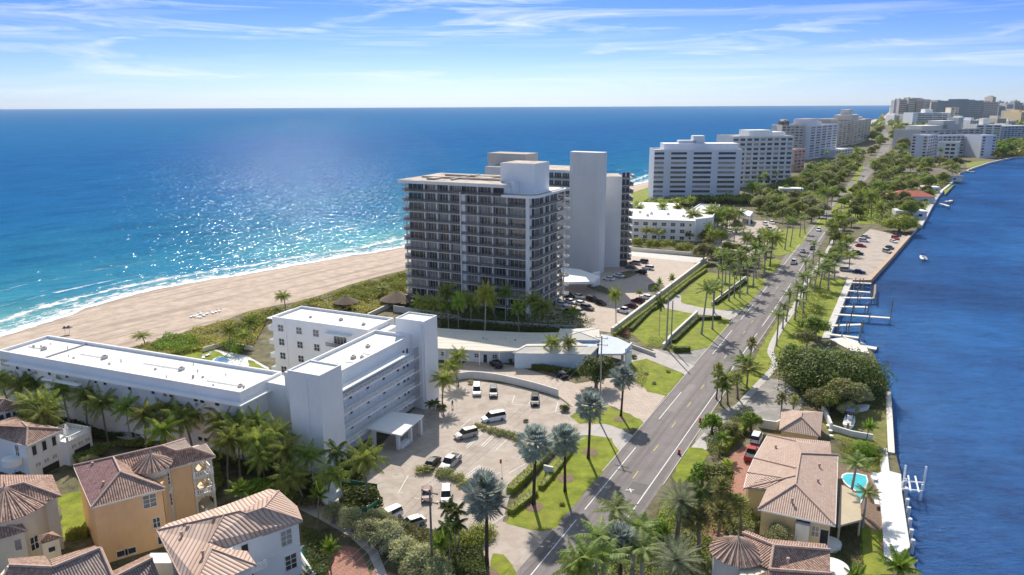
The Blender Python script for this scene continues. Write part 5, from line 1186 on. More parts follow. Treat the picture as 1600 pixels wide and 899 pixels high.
for z in (8.5, 5.0):
    for an in (-75, -45, -15): x, y = tc_[0] + 2.36 * math.cos(rad(an)), tc_[1] + 2.36 * math.sin(rad(an)); sp.append((x, y, z, math.cos(rad(an)), math.sin(rad(an)), .95, 1.9, '2x3', M_glass))
put_windows(T, sp, True)
vents(T, [px3(145, 727, 10.4), px3(162, 757, 10.6), px3(212, 752, 10.4)])

# --- white house with tan roof
ze = 8.3; zr_ = 10.6
T = thing('house', 'white house with pleated tan tiled roof above a blue-shaded wall', 'house', (*G(390, 890), 0))
R0 = px3(244.5, 829, zr_ - .6); Ra = px3(350, 805, zr_); Rb = px3(375, 799, zr_); Rc = px3(385, 803, zr_ - .2); Rd_ = px3(412, 794, zr_); Re = px3(436, 767, zr_ - .5); Rf = px3(326, 848, ze + 1.1); Rg = px3(331, 858, ze + 1.2)
Ee = px3(472, 813, ze); Ef = px3(352, 856, ze); Eg = px3(400, 883, ze); Eh = px3(330, 905, ze); Ei = px3(286, 910, ze); Ej = px3(463, 790, ze); Ek = px3(447, 772, ze); Em = px3(385, 861, ze)
mb = MB(); roof_face(mb, [R0, Ra, Rf, Rg, px3(308, 905, ze + .6), Ei]); mb.build('roof', T_tan, T)
mb = MB(); roof_face(mb, [Ra, Rf, Ef, Ee, Rd_, Rc, Rb]); mb.build('roof', T_tan, T)
mb = MB(); roof_face(mb, [Rg, px3(308, 905, ze + .6), px3(350, 905, ze), Eg]); mb.build('roof', T_tan, T)
mb = MB(); roof_face(mb, [Rd_, Re, Ej, Ee]); mb.build('roof', T_tan, T)
mb = MB(); roof_face(mb, [Rb, Rc, Rd_, Re]); mb.build('roof', T_tan, T)
mb = MB(); roof_face(mb, [Rf, px3(350, 857, ze + .4), Em, Eg, Rg]); mb.build('roof', T_tan, T)
bk_ = [px3(*q) for q in ((262, 818, ze), (350, 790, ze), (420, 764, ze))]
mb = MB(); roof_face(mb, [R0, Ra, bk_[1], bk_[0]]); roof_face(mb, [Ra, Rb, Re, bk_[2], bk_[1]]); mb.build('roof', T_tan, T)
ridge(T, [(R0, Ra), (Ra, Rb), (Rb, Rc), (Rc, Rd_), (Rd_, Ee), (Rd_, Re), (Rg, Eg), (Ra, Rf), (Rg, px3(308, 905, ze + .6)), (R0, Ei)], .10)
eaves(T, [Ef, Ee, Ej], ze, M_ridge); eaves(T, [Em, Eg], ze, M_ridge)
c1_ = G(364, 854, ze); c2_ = G(466, 813.5, ze); c3_ = G(458, 792, ze); c4_ = G(436, 773, ze); c5_ = G(270, 822, ze); c6_ = G(300, 905, ze)
mb = MB(); mb.prism([c1_, c2_, c3_, c4_, c5_, c6_, G(340, 895, ze)], 0, ze - .1); mb.build('wall', M_white, T)
mb = MB(); mb.prism([G(305, 905, ze), G(350, 905, ze), G(392, 880, ze), G(380, 862, ze), G(335, 862, ze)], 0, ze - .12); mb.build('wall', M_white2, T)
its = [(c1_, c2_, .79, 6.5, 1.5, 2.2, '2x3', M_blind), (c1_, c2_, .93 - .1, 2.6, 1.6, 2.2, '2x3', M_glass), (c1_, c2_, .16, 7.2, .9, 1.5, 'plain', M_dark), (c1_, c2_, .18, 3.0, 1.3, 1.8, '2x2', M_glass)]
wallwins(T, its)
fT = Fr(c1_, (c2_[0] - c1_[0], c2_[1] - c1_[1])); LT = math.dist(c1_, c2_)
mb = MB(fT); mb.prism([(LT * .83 + .8 * math.cos(rad(t)), 0) for t in ()] or [(LT * .83 - .95, -.12), (LT * .83 + .95, -.12), (LT * .83 + .95, -.003), (LT * .83 - .95, -.003)], 3.72, 3.95); mb.build('window_arch', M_trim, T)
mb = MB(fT); mb.box(1.6, 3.4, -1.6, -.003, 4.3, 4.5); mb.build('balcony', M_white, T); balustrade(T, fT.w(1.6, -1.55), fT.w(3.4, -1.55), 4.5)
mb = MB(fT); mb.box(0, LT, -.06, -.003, 4.6, 4.8); mb.build('wall_band', M_trim, T)
vents(T, [px3(290, 821, 10.0), px3(294, 826, 9.9), px3(335, 811, 10.4), px3(317, 866, 9.6), px3(284, 836, 9.9)])

# --- white villa upper left
ze = 7.0; zr_ = 9.0
T = thing('house', 'white villa with brown hipped roof and balustraded garage terrace', 'house', (*G(60, 740), 0))
a, b, c, d = px3(98, 671, ze), px3(41, 697, ze), px3(-45, 672, ze), px3(22, 650, ze); r0, r1 = px3(43, 668, zr_), px3(34, 659.5, zr_)
rr = px3(-10, 665, zr_)
mb = MB(); roof_face(mb, [b, a, r0]); roof_face(mb, [a, d, r1, r0]); roof_face(mb, [b, r0, r1, rr, c]); roof_face(mb, [d, c, rr, r1]); mb.build('roof', T_brown, T)
ridge(T, [(b, r0), (a, r0), (r0, r1)]); eaves(T, [c, b, a, d], ze)
wc = (sum(p[0] for p in (a, b, c, d)) / 4, sum(p[1] for p in (a, b, c, d)) / 4); w_ = [ins(p, wc, .7) for p in (a, b, c, d)]
mb = MB(); mb.prism(w_, 0, ze - .1); mb.build('wall', M_white, T)
wallwins(T, [(w_[1], w_[0], .2, 5.3, .8, 1.7, 'plain', M_glass), (w_[1], w_[0], .5, 5.3, .8, 1.7, 'plain', M_glass), (w_[1], w_[0], .80, 5.3, .8, 1.7, 'plain', M_glass), (w_[2], w_[1], .82, 5.2, .9, 2.2, '2x2', M_glass)] +
         [(w_[1], w_[0], t, 2.5, .9, .55, '2x2', M_blind) for t in (.25, .5, .75)])
mb = MB(); fW = Fr(w_[1], (w_[0][0] - w_[1][0], w_[0][1] - w_[1][1])); LW = math.dist(w_[1], w_[0])
g0 = G(101, 739, 2.6); g1 = G(126, 724, 2.6); 
mb = MB(fW); mb.box(LW + .003, LW + 5.2, -1.5, 4.5, 0, 4.6); mb.build('garage_wall', M_white, T)
mb = MB(fW); mb.box(LW + 1.2, LW + 4.6, -1.56, -1.503, .05, 2.5); mb.build('garage_door', M_dark, T)
mb = MB(fW); mb.box(LW * .35, LW * .85, -.06, -.003, .05, 1.4); mb.build('garage_door', M_dark, T)
put_windows(T, [(*fW.w(LW + t, -1.51), 3.4, -fW.V[0], -fW.V[1], .9, .6, '2x2', M_blind) for t in (1.2, 2.6, 4.2)], True)
balustrade(T, fW.w(LW + .2, -1.4), fW.w(LW + 5.1, -1.4), 4.6); balustrade(T, fW.w(LW + 5.1, -1.4), fW.w(LW + 5.1, 4.3), 4.6); balustrade(T, fW.w(LW + 5.1, 4.3), fW.w(LW + .5, 4.3), 4.6)
mb = MB(fW); mb.box(LW + 2.3, LW + 2.9, 1.2, 1.8, 4.6, 5.9); mb.tube((LW + 2.6, 1.5, 5.9), (LW + 2.6, 1.5, 6.6), .35, .12, 8); mb.build('chimney', M_trim, T)
bc = (w_[1][0] - .6, w_[1][1] - .2); mb = MB(); mb.prism([(bc[0] - 2.3 + 1.6 * math.cos(rad(t)), bc[1] + .4 + 1.6 * math.sin(rad(t))) for t in range(0, 360, 30)], 3.2, 4.4); mb.build('balcony', M_white, T)
T = thing('house', 'white house wing with brown hipped roof cut by the left picture edge', 'house', (*G(5, 660), 0))
a, b, c, d = px3(35, 634, 8.6), px3(-12, 648, 8.6), px3(-80, 632, 8.6), px3(-25, 620, 8.6); r0 = px3(7, 624.5, 10.4); r1 = px3(-40, 624, 10.4)
mb = MB(); roof_face(mb, [b, a, r0]); roof_face(mb, [b, r0, r1, c]); roof_face(mb, [a, d, r1, r0]); mb.build('roof', T_brown, T); ridge(T, [(b, r0), (a, r0), (r0, r1)])
wc = (sum(p[0] for p in (a, b, c, d)) / 4, sum(p[1] for p in (a, b, c, d)) / 4); w2 = [ins(p, wc, .6) for p in (a, b, c, d)]; mb = MB(); mb.prism(w2, 0, 8.5); mb.build('wall', M_white, T)
wallwins(T, [(w2[1], w2[0], t, 7.4, .8, .9, 'plain', M_glass) for t in (.3, .55, .8)])

# --- cream house lower left
ze = 8.4; zr_ = 10.6
T = thing('house', 'cream stucco house with broad half-round tiled bay at the left edge', 'house', (*G(40, 850), 0))
tcx = G(10, 768, ze + 1.2); rr_ = math.dist(G(77, 783, ze), G(10, 790, ze)) * 1.0
cc_ = G(12, 788, ze); rr_ = math.dist(cc_, G(76, 784, ze)); cone_roof(T, cc_, rr_, ze, 11.2, T_brown, 22); cyl(T, cc_, rr_ - .8, 0, ze - .02, M_cream)
p1_, p2_, p3_, p4_, p5_ = px3(0, 764, zr_ + .4), px3(37, 755, zr_ + .4), px3(82, 742, ze), px3(96, 776, ze), px3(60, 786, ze + .3)
mb = MB(); roof_face(mb, [p2_, p3_, p4_]); roof_face(mb, [p1_, p2_, p4_, p5_, px3(0, 786, ze + .8)]); roof_face(mb, [p1_, p2_, p3_, px3(0, 742, ze)]); mb.build('roof', T_brown, T)
ridge(T, [(p1_, p2_), (p2_, p4_)])
g = [G(88, 778, ze), G(78, 746, ze), G(0, 760, ze), G(20, 790, ze)]; mb = MB(); mb.prism(g, 0, ze - .05); mb.build('wall', M_cream, T)
l0, l1, l2 = px3(43, 830, ze - 2), px3(-10, 846, ze - 2), px3(20, 806, ze - 1)
mb = MB(); roof_face(mb, [l0, l1, px3(-20, 812, ze)]); roof_face(mb, [l0, px3(-20, 812, ze), px3(8, 801, ze - .1), px3(30, 812, ze - 1)]); mb.build('lower_roof', T_brown, T); ridge(T, [(l0, px3(-20, 812, ze))])
g = [G(38, 831, 6.3), G(-20, 845, 6.3), G(-20, 812, 6.3), G(30, 815, 6.3)]; mb = MB(); mb.prism(g, 0, 6.25); mb.build('wall', M_cream, T)
wallwins(T, [(g[1], g[0], .78, 4.6, .8, 1.6, 'plain', M_blind)])
an = [px3(60, 851, 5.2), px3(97, 839, 5.2), px3(82, 830, 5.2), px3(58, 838, 5.2)]; ap = px3(75, 834, 6.4)
mb = MB(); [roof_face(mb, [an[i], an[(i + 1) % 4], ap]) for i in range(4)]; mb.build('annex_roof', T_brown, T); ga = [ins(p, ap, .4) for p in an]; mb = MB(); mb.prism(ga, 0, 5.1); mb.build('annex_wall', M_cream, T)
wallwins(T, [(ga[0], ga[1], .5, 3.9, .8, .7, 'plain', M_dark)])
sp = [];
for an_ in (-60, -25): sp.append((cc_[0] + (rr_ - .79) * math.cos(rad(an_)), cc_[1] + (rr_ - .79) * math.sin(rad(an_)), 3.4, math.cos(rad(an_)), math.sin(rad(an_)), 1.1, 2.0, '2x2', M_glass))
put_windows(T, sp, True)

# --- house at the bottom left corner: only its roofs show
T = thing('house', 'greybrown tiled roof of a house in the bottom left corner', 'house', (*G(110, 905), 0))
zt, zb_ = 7.6, 5.4
a, b, c = px3(157, 857, zt), px3(83, 887, zt), px3(15, 884, zt - .2)
mb = MB(); roof_face(mb, [a, b, px3(75, 940, zb_), px3(182, 915, zb_)]); mb.build('roof', T_grey, T)
mb = MB(); roof_face(mb, [b, c, px3(-20, 930, zb_), px3(75, 940, zb_)]); roof_face(mb, [c, b, px3(70, 868, zb_ + 1), px3(12, 873, zb_ + .6)]); mb.build('roof', T_brown, T)
d = [px3(175, 905, zt - .6), px3(238, 873, zt - .4), px3(255, 915, zb_), px3(180, 935, zb_)]
mb = MB(); roof_face(mb, d); mb.build('roof', T_grey, T)
mb = MB(); roof_face(mb, [a, b, px3(78, 874, zb_ + .2), px3(147, 852, zb_ + .2)]); roof_face(mb, [d[0], d[1], px3(232, 866, zb_), px3(168, 896, zb_)]); mb.build('roof', T_brown, T)
ridge(T, [(a, b), (b, c), (d[0], d[1]), (a, px3(182, 915, zb_))], .22)
g = GP([(150, 862), (178, 915), (60, 935), (-20, 920), (14, 880), (80, 880)], zb_); mb = MB(); mb.prism(g, 0, zb_ - .1); mb.build('wall', M_cream, T)
g = GP([(176, 902), (234, 874), (250, 912), (185, 930)], zb_); mb = MB(); mb.prism(g, 0, zb_ - .1); mb.build('wall', M_cream, T)
mb = MB(); x, y = G(252, 872, 4); mb.box(x - 2, x + 2, y - 1.2, y + 1.2, 0, 4); mb.build('terrace_wall', M_white2, T)

# --- right bank: garage and main house
ze = 3.3; zp = 5.2
T = thing('garage', 'small square garage with rose hipped tile roof', 'garage', (*G(1250, 680), 0))
g = [px3(1217, 673, ze), px3(1282, 683, ze), px3(1286, 644, ze), px3(1221, 638.5, ze)]; ap = px3(1251.6, 652, zp); ap2 = px3(1253, 645, zp)
mb = MB(); roof_face(mb, [g[0], g[1], ap]); roof_face(mb, [g[1], g[2], ap2, ap]); roof_face(mb, [g[2], g[3], ap2]); roof_face(mb, [g[3], g[0], ap, ap2]); mb.build('roof', T_pinkt, T)
ridge(T, [(g[0], ap), (g[1], ap), (ap, ap2)], .15); q = scaled([p[:2] for p in g], .8); mb = MB(); mb.prism(q, 0, ze - .05); mb.build('wall', M_yellow, T)
T = thing('house', 'large pale yellow waterside house with long rose tiled roof', 'house', (*G(1245, 800), 0))
ze = 4.6; zp = 6.6
A = px3(1199, 680, ze); B = px3(1245, 690, zp - .2); C = px3(1298, 697, ze); C2 = px3(1299, 709, ze + .1); D = px3(1309, 711.5, ze); Ea = px3(1305, 821, ze); Fa = px3(1184, 795, ze); Ga = px3(1243, 757, zp); Ha = px3(1251, 709, zp); Ia = px3(1243, 744, zp - .1); Ja = px3(1162, 764, ze); Ka = px3(1168, 739, ze); La = px3(1196, 745, ze + 1.0); Ma = px3(1226, 748, zp - .5); Na = px3(1178, 716, ze); Oa = px3(1244, 732, zp - .2)
mb = MB(); roof_face(mb, [A, B, Oa, Na]); roof_face(mb, [Na, Oa, Ia, Ma, Ka]); mb.build('roof', T_pinkt, T)
mb = MB(); roof_face(mb, [B, C, C2, Ha]); roof_face(mb, [Ha, D, Ea, Ga]); mb.build('roof', T_pinkt, T)
mb = MB(); roof_face(mb, [Fa, Ea, Ga]); mb.build('roof', T_pinkt, T)
mb = MB(); roof_face(mb, [Fa, Ga, Ia, Ma, px3(1200, 760, ze + .5)]); roof_face(mb, [Ka, Ma, La, Ja]) ; roof_face(mb, [Ja, La, Ma, px3(1200, 768, ze)]); mb.build('roof', T_pinkt, T)
mb = MB(); roof_face(mb, [B, Ha, Ga, Ia, Oa]); mb.build('roof', T_pinkt, T)
mb = MB(); roof_face(mb, [A, B, C, px3(1297, 690, ze)]); mb.build('roof', T_pinkt, T)
ridge(T, [(Fa, Ga), (Ga, Ea), (Ha, Ga), (B, Ha), (Ha, D), (Ka, Ma), (Ma, Ia), (Ma, Ja), (Na, Oa), (A, B)], .16)
eaves(T, [Fa, Ea, D, C2], ze); eaves(T, [Ja, Ka, Na, A], ze)
g = [G(1190, 793, ze), G(1298, 816, ze), G(1302, 714, ze), G(1293, 712, ze), G(1292, 700, ze), G(1204, 684, ze), G(1184, 716, ze), G(1175, 740, ze), G(1170, 760, ze), G(1200, 770, ze)]
mb = MB(); mb.prism(g, 0, ze - .08); mb.build('wall', M_yellow, T)
fM = Fr(g[0], (g[1][0] - g[0][0], g[1][1] - g[0][1])); LM = math.dist(g[0], g[1])
mb = MB(fM); mb.box(LM * .52, LM * .72, -1.0, -.003, 0, ze - .9); mb.build('chimney_breast', M_white2, T)
wallwins(T, [(g[0], g[1], .62, 3.9, 2.0, .5, 'plain', M_dark), (g[0], g[1], .80, 2.6, .9, 1.6, '2x2', M_blind), (g[0], g[1], .93, 2.0, 1.1, 2.4, 'plain', M_glass)])
mb = MB(fM); mb.prism([(LM + .2 + 1.6 * math.cos(rad(t)), 1.0 + 1.6 * math.sin(rad(t))) for t in range(0, 360, 30)], 0, .9); mb.build('round_balcony', M_white2, T)
vents(T, [px3(1280, 729, 5.6), px3(1238, 783, 5.7), px3(1212, 700, 5.5), px3(1278, 753, 5.5)])
# tan shade roof / terrace slab and pool
mb = MB(); mb.prism(GP([(1309, 822), (1346, 812), (1344, 777), (1330, 765), (1314, 757)], 3.2), 2.9, 3.2); 
for p in GP([(1344, 810), (1342, 780), (1316, 762), (1312, 818)], 3.2): mb.box(p[0] - .12, p[0] + .12, p[1] - .12, p[1] + .12, 0, 2.9)
o = single(mb, 'patio_roof', mat('tan_slab', (.50, .42, .30), .85, .08, .5), 'flat tan patio roof between the yellow house and pool', 'patio roof')
def pool(l, label, m=None):
    T = thing('swimming_pool', label, 'pool', (*G(*l[0]), 0)); q = GP(l); mb = MB(); mb.prism(bezclosed(q, 2), .05, .14); mb.build('coping', M_white, T)
    q2 = scaled(bezclosed(q, 2), .4); mb = MB(); mb.prism(q2, .1, .15); mb.build('pool_water', m or mat('pool_blue', (.05, .50, .55), .1, .15, .6, spec=.5), T)
pool([(1314, 748), (1322, 740), (1354, 744), (1354, 764), (1345, 788), (1341, 786), (1338, 770), (1326, 762)], 'turquoise curved pool behind the yellow waterside house')
pool([(466, 862), (478, 852), (498, 870), (512, 885), (490, 900), (468, 885)], 'small teal pool beside the white house with tan roof', mat('pool_teal', (.04, .25, .26), .1, .15, .6, spec=.5))
pool([(333, 562), (345, 558), (358, 561), (360, 567), (348, 570), (334, 567)], 'kidney shaped pool in the hotel sea garden', mat('pool_sea', (.15, .38, .5), .1, .15, .6, spec=.5))
gwall([(466, 868), (490, 905)], 1.1, 'white curved wall round the small teal pool', .25, M_white)
gwall([(520, 895), (545, 870), (520, 850)], .01, 'x') if False else None
# --- turret house bottom right
T = thing('house', 'cream house with large conical turret roof at the bottom right', 'house', (*G(1200, 905), 0))
zc = 5.4; cc_ = G(1152, 862, zc); rr_ = math.dist(cc_, G(1195, 862, zc)); cone_roof(T, cc_, rr_, zc, 7.6, T_brown, 24); cyl(T, cc_, rr_ - .6, 0, zc - .02, M_white2)
a, b, c, d = px3(1160, 833, 6.2), px3(1209, 853, 6.9), px3(1297, 860, 5.9), px3(1297, 897, 5.0)
mb = MB(); roof_face(mb, [b, c, d, px3(1203, 890, 5.2)]); mb.build('roof', T_brown, T)
mb = MB(); roof_face(mb, [a, b, px3(1203, 890, 5.3), px3(1180, 880, 5.3)]); mb.build('roof', T_brown, T)
mb = MB(); roof_face(mb, [px3(1170, 905, 5.0), px3(1203, 890, 5.6), px3(1300, 897, 5.6), px3(1320, 930, 4.2), px3(1170, 930, 4.2)]); mb.build('roof', T_brown, T)
mb = MB(); roof_face(mb, [a, b, c, px3(1290, 850, 5.4), px3(1200, 842, 5.4), px3(1165, 828, 5.6)]); mb.build('roof', T_brown, T)
ridge(T, [(a, b), (b, c), (b, px3(1203, 890, 5.6)), (px3(1203, 890, 5.7), px3(1300, 897, 5.7))], .2)
g = [G(1165, 840, 5), G(1288, 858, 5), G(1290, 892, 5), G(1300, 930, 5), G(1150, 930, 5)]; mb = MB(); mb.prism(g, 0, 4.9); mb.build('wall', M_cream, T)
cyl(T, G(1300, 885, 3), 2.2, 0, 3, M_white2, name='round_bay')
vents(T, [px3(1231, 877, 6.3)])
mb = MB(); q = G(1240, 835); 
# ================================================================== PLANT PROTOTYPES
def mesh_obj(name, v, f, m, parent=None, mi=None, smooth=False):
    me = bpy.data.meshes.new(name); me.from_pydata(v, [], f)
    for q in (m if isinstance(m, (list, tuple)) else [m]): me.materials.append(q)
    if mi: me.polygons.foreach_set('material_index', mi)
    if smooth: me.polygons.foreach_set('use_smooth', [True] * len(me.polygons))
    me.update(); o = bpy.data.objects.new(name, me); COL.objects.link(o)
    if parent: o.parent = parent
    return o
def frond(v, f, rnd, az, el, L, droop, lw, n=14, ll=.75, hang=.35, w0=.05, base=Vector((0, 0, 0)), dens=1, twist=0):
    """a pinnate frond: curved rachis with leaflets to both sides"""
    d = Vector((math.cos(az) * math.cos(el), math.sin(az) * math.cos(el), math.sin(el))); p = base.copy(); st = L / n; side = Vector((-math.sin(az), math.cos(az), 0)); pts = []
    for i in range(n + 1):
        pts.append((p.copy(), d.copy())); p = p + d * st; d = (d + Vector((0, 0, -droop * st))).normalized()
    for i in range(n):
        a, b = pts[i][0], pts[i + 1][0]; k = len(v); w = w0 * (1 - .7 * i / n); v += [tuple(a - side * w), tuple(a + side * w), tuple(b + side * w), tuple(b - side * w)]; f.append([k, k + 1, k + 2, k + 3])
    for i in range(1, n + 1):
        t = i / n
        for q in range(dens):
            a, dd = pts[i]; a = a - dd * st * q / dens; ln = ll * (math.sin(math.pi * min(1, .12 + t * .9)) ** .6) * rnd.uniform(.85, 1.1)
            for s in (-1, 1):
                up = side.cross(dd) * -1
                if up.z < 0: up = -up
                e = (side * s * 1.0 + dd * .55 + Vector((0, 0, -hang)) * rnd.uniform(.6, 1.5)).normalized()
                b = a + e * ln + Vector((0, 0, -hang * ln * .45)); wv = dd * lw * .5; k = len(v)
                v += [tuple(a - wv), tuple(a + wv), tuple((a + b) / 2 + wv * 1.1 + Vector((0, 0, .05 * ln))), tuple(b), tuple((a + b) / 2 - wv * 1.1 + Vector((0, 0, .05 * ln)))]; f.append([k, k + 1, k + 2, k + 3, k + 4])
def palm(name, label, h, crown, leaf, trunkm, r0, r1, bend=.3, seed=1, shaft=False, n=8, skirt=None):
    rnd = random.Random(seed); T = thing(name, label, 'palm tree'); pts = []; ba = rnd.uniform(0, 6.28)
    for i in range(n + 1): t = i / n; pts.append((math.cos(ba) * bend * t * t, math.sin(ba) * bend * t * t, h * t))
    mb = MB(); rs = [r0 * 1.35 if i == 0 else r0 + (r1 - r0) * i / n for i in range(n + 1)]; mb.path(pts, rs, 7); mb.build('trunk', trunkm, T)
    top = Vector(pts[-1])
    if shaft: mb = MB(); mb.tube(pts[-1], (pts[-1][0], pts[-1][1], h + 1.3), r1 * 1.25, r1 * .6, 7); mb.build('crownshaft', M_shaft, T); top = top + Vector((0, 0, 1.1))
    v, f = [], []; crown(v, f, rnd, top); mesh_obj('crown', v, f, leaf, T)
    if skirt: v, f = [], []; skirt(v, f, rnd, top); mesh_obj('dead_fronds', v, f, M_trunk, T)
    return Proto(T)
def c_coco(nf=22, L=3.3, ll=.8):
    def g(v, f, rnd, top):
        for i in range(nf):
            t = i / nf; az = i * 2.4 + rnd.uniform(-.2, .2); el = rad(72 - 105 * t + rnd.uniform(-8, 8)); frond(v, f, rnd, az, el, L * rnd.uniform(.85, 1.08), .20 + .14 * (1 - t), .10, 13, ll, .75, .05, top, 2)
    return g
def c_royal(nf=15, L=3.2, ll=.75, el0=75, sp=90, dr=.24):
    def g(v, f, rnd, top):
        for i in range(nf):
            t = i / nf; az = i * 2.4 + rnd.uniform(-.2, .2); frond(v, f, rnd, az, rad(el0 - sp * t), L * rnd.uniform(.9, 1.1), dr, .11, 11, ll, .5, .06, top, 2)
    return g
def c_date(nf=60, L=3.6):
    def g(v, f, rnd, top):
        for i in range(nf):
            t = i / nf; az = i * 2.4 + rnd.uniform(-.1, .1); frond(v, f, rnd, az, rad(80 - 110 * t), L * rnd.uniform(.9, 1.05), .14, .055, 11, .52, .12, .04, top, 2)
    return g
def c_fan(nf=36, R_=1.15, pet=1.7, seg=18, low=-60, pleat=.10, hi=85):
    def g(v, f, rnd, top):
        for i in range(nf):
            t = i / nf; az = i * 2.4 + rnd.uniform(-.15, .15); el = rad(hi - (hi - low) * t + rnd.uniform(-6, 6)); d = Vector((math.cos(az) * math.cos(el), math.sin(az) * math.cos(el), math.sin(el)))
            p = pet * rnd.uniform(.8, 1.15); c = top + d * p; side = Vector((-math.sin(az), math.cos(az), 0)); k = len(v); w = .05
            v += [tuple(top - side * w), tuple(top + side * w), tuple(c + side * w), tuple(c - side * w)]; f.append([k, k + 1, k + 2, k + 3])
            nrm = side.cross(d).normalized(); fold = rnd.uniform(.1, .35)
            r = R_ * rnd.uniform(.85, 1.15)
            for s in range(seg):
                a0 = rad(-150 + 300 * s / seg); a1 = rad(-150 + 300 * (s + .75) / seg); am = (a0 + a1) / 2
                def q(a, rr, up): return c + (d * math.cos(a) + side * math.sin(a)) * rr + nrm * (up - fold * rr * abs(math.sin(a)) - .25 * rr * rr * .3)
                k = len(v); v += [tuple(q(am, .02, 0)), tuple(q(a0, r * .6, -pleat)), tuple(q(am, r * rnd.uniform(.9, 1.08), 0)), tuple(q(a1, r * .6, pleat))]; f.append([k, k + 1, k + 2, k + 3])
    return g
def lobes_crown(v, f, rnd, lobes, nleaf, ls, fill=.75):
    """leaf clumps over overlapping lobes; small gaps are left between the clumps"""
    tot = sum(l[3] ** 2 for l in lobes)
    for (cx, cy, cz, r, sq) in lobes:
        m = int(nleaf * r * r / tot)
        for _ in range(m):
            z = rnd.uniform(-.55, 1); a = rnd.uniform(0, 6.283); rr = r * rnd.uniform(fill, 1.06) * (1 + .14 * math.sin(a * 5 + z * 7 + cx * 3) + .08 * math.sin(a * 11 + z * 13)); s = math.sqrt(max(0, 1 - z * z))
            p = Vector((cx + rr * s * math.cos(a), cy + rr * s * math.sin(a), cz + rr * z * sq)); nrm = Vector((s * math.cos(a), s * math.sin(a), z + .35)) + Vector((rnd.uniform(-1, 1), rnd.uniform(-1, 1), rnd.uniform(-1, 1))) * .75; nrm.normalize()
            u = nrm.orthogonal().normalized(); w = nrm.cross(u); t = rnd.uniform(0, 6.28); u, w = u * math.cos(t) + w * math.sin(t), w * math.cos(t) - u * math.sin(t); l = ls * rnd.uniform(.6, 1.25); k = len(v)
            v += [tuple(p - u * l), tuple(p + w * l * .5), tuple(p + u * l), tuple(p - w * l * .5)]; f.append([k, k + 1, k + 2, k + 3])
def tree(name, label, h, r, leaf, seed, nl=3000, ls=.30, nlobe=14, flat=.85, trunk=.28, cat='tree', low=.16):
    rnd = random.Random(seed); T = thing(name, label, cat); lobes = []
    for i in range(nlobe):
        a = i * 2.4 + rnd.uniform(-.5, .5); d = r * .72 * math.sqrt((i + .2) / nlobe) * rnd.uniform(.75, 1.15); top = 1 - (d / r) ** 1.6 * .75
        lobes.append((d * math.cos(a), d * math.sin(a), h * low + (h * (1 - low) - r * .35) * top * rnd.uniform(.62, 1.0), r * rnd.uniform(.26, .44), flat))
    mb = MB(); zt = h * .3; mb.path([(0, 0, 0), (.1, .05, zt * .5), (0, 0, zt)], [trunk * 1.4, trunk, trunk * .85], 7)
    for l in lobes[:7]: mb.path([(0, 0, zt * .9), (l[0] * .5, l[1] * .5, (zt + l[2]) / 2), (l[0], l[1], l[2])], [trunk * .6, trunk * .4, trunk * .15], 5)
    mb.build('trunk', M_trunk, T)
    v, f = [], []; lobes_crown(v, f, rnd, lobes, nl, ls, .45)
    mesh_obj('crown', v, f, leaf, T); return Proto(T)
def shrub(name, label, r, h, leaf, seed, nl=700, ls=.16, cat='shrub', nlobe=5):
    rnd = random.Random(seed); v, f = [], []; lobes = [(0, 0, h * .45, r * .75, h / r * .6)]
    for i in range(nlobe): a = rnd.uniform(0, 6.28); d = r * .5; lobes.append((d * math.cos(a), d * math.sin(a), h * rnd.uniform(.3, .55), r * rnd.uniform(.4, .55), h / r * .6))
    lobes_crown(v, f, rnd, lobes, nl, ls, .35); v = [(a, b, max(0.01, c)) for a, b, c in v]
    o = mesh_obj(name, v, f, leaf); tag(o, label, cat); return Proto(o)
def hedge(pts, w, h, leaf, label, ls=.16, dens=26, name='hedge', group=None, px=True, bump=.12):
    """a clipped hedge along a line: leaves all over a solid-looking box"""
    q = GP(pts) if px else pts; rnd = random.Random(len(ROOTS) + int(w * 10)); v, f, mi = [], [], []
    mb = MB(); mb.wall(q, w * .84, 0, h * .93); v = [tuple(a) for a in mb.v]; f = [list(a) for a in mb.f]
    for i in range(len(q) - 1):
        a, b = Vector((*q[i], 0)), Vector((*q[i + 1], 0)); L = (b - a).length; u = (b - a) / L; n = Vector((-u.y, u.x, 0)); N_ = int(dens * L * (w + 2 * h))
        for _ in range(N_):
            s = rnd.uniform(-.02, 1.02) * L; e = rnd.uniform(0, w + 2 * h)
            if e < h: p = a + u * s + n * (-w / 2) + Vector((0, 0, e)); nr = -n
            elif e < h + w: p = a + u * s + n * (e - h - w / 2) + Vector((0, 0, h)); nr = Vector((0, 0, 1))
            else: p = a + u * s + n * (w / 2) + Vector((0, 0, e - h - w)); nr = n
            p += Vector((rnd.uniform(-1, 1), rnd.uniform(-1, 1), rnd.uniform(-1, 1))) * bump; nr = (nr + Vector((rnd.uniform(-1, 1), rnd.uniform(-1, 1), rnd.uniform(-1, 1))) * .8).normalized(); p.z = max(.02, p.z)
            x = nr.orthogonal().normalized(); y = nr.cross(x); l = ls * rnd.uniform(.6, 1.3); k = len(v); v += [tuple(p - x * l), tuple(p + y * l * .6), tuple(p + x * l), tuple(p - y * l * .6)]; f.append([k, k + 1, k + 2, k + 3])
    c = (sum(p[0] for p in q) / len(q), sum(p[1] for p in q) / len(q), 0); v = [(a - c[0], b - c[1], z) for a, b, z in v]
    o = mesh_obj(name, v, f, leaf); o.location = c; return tag(o, label, 'hedge', group)
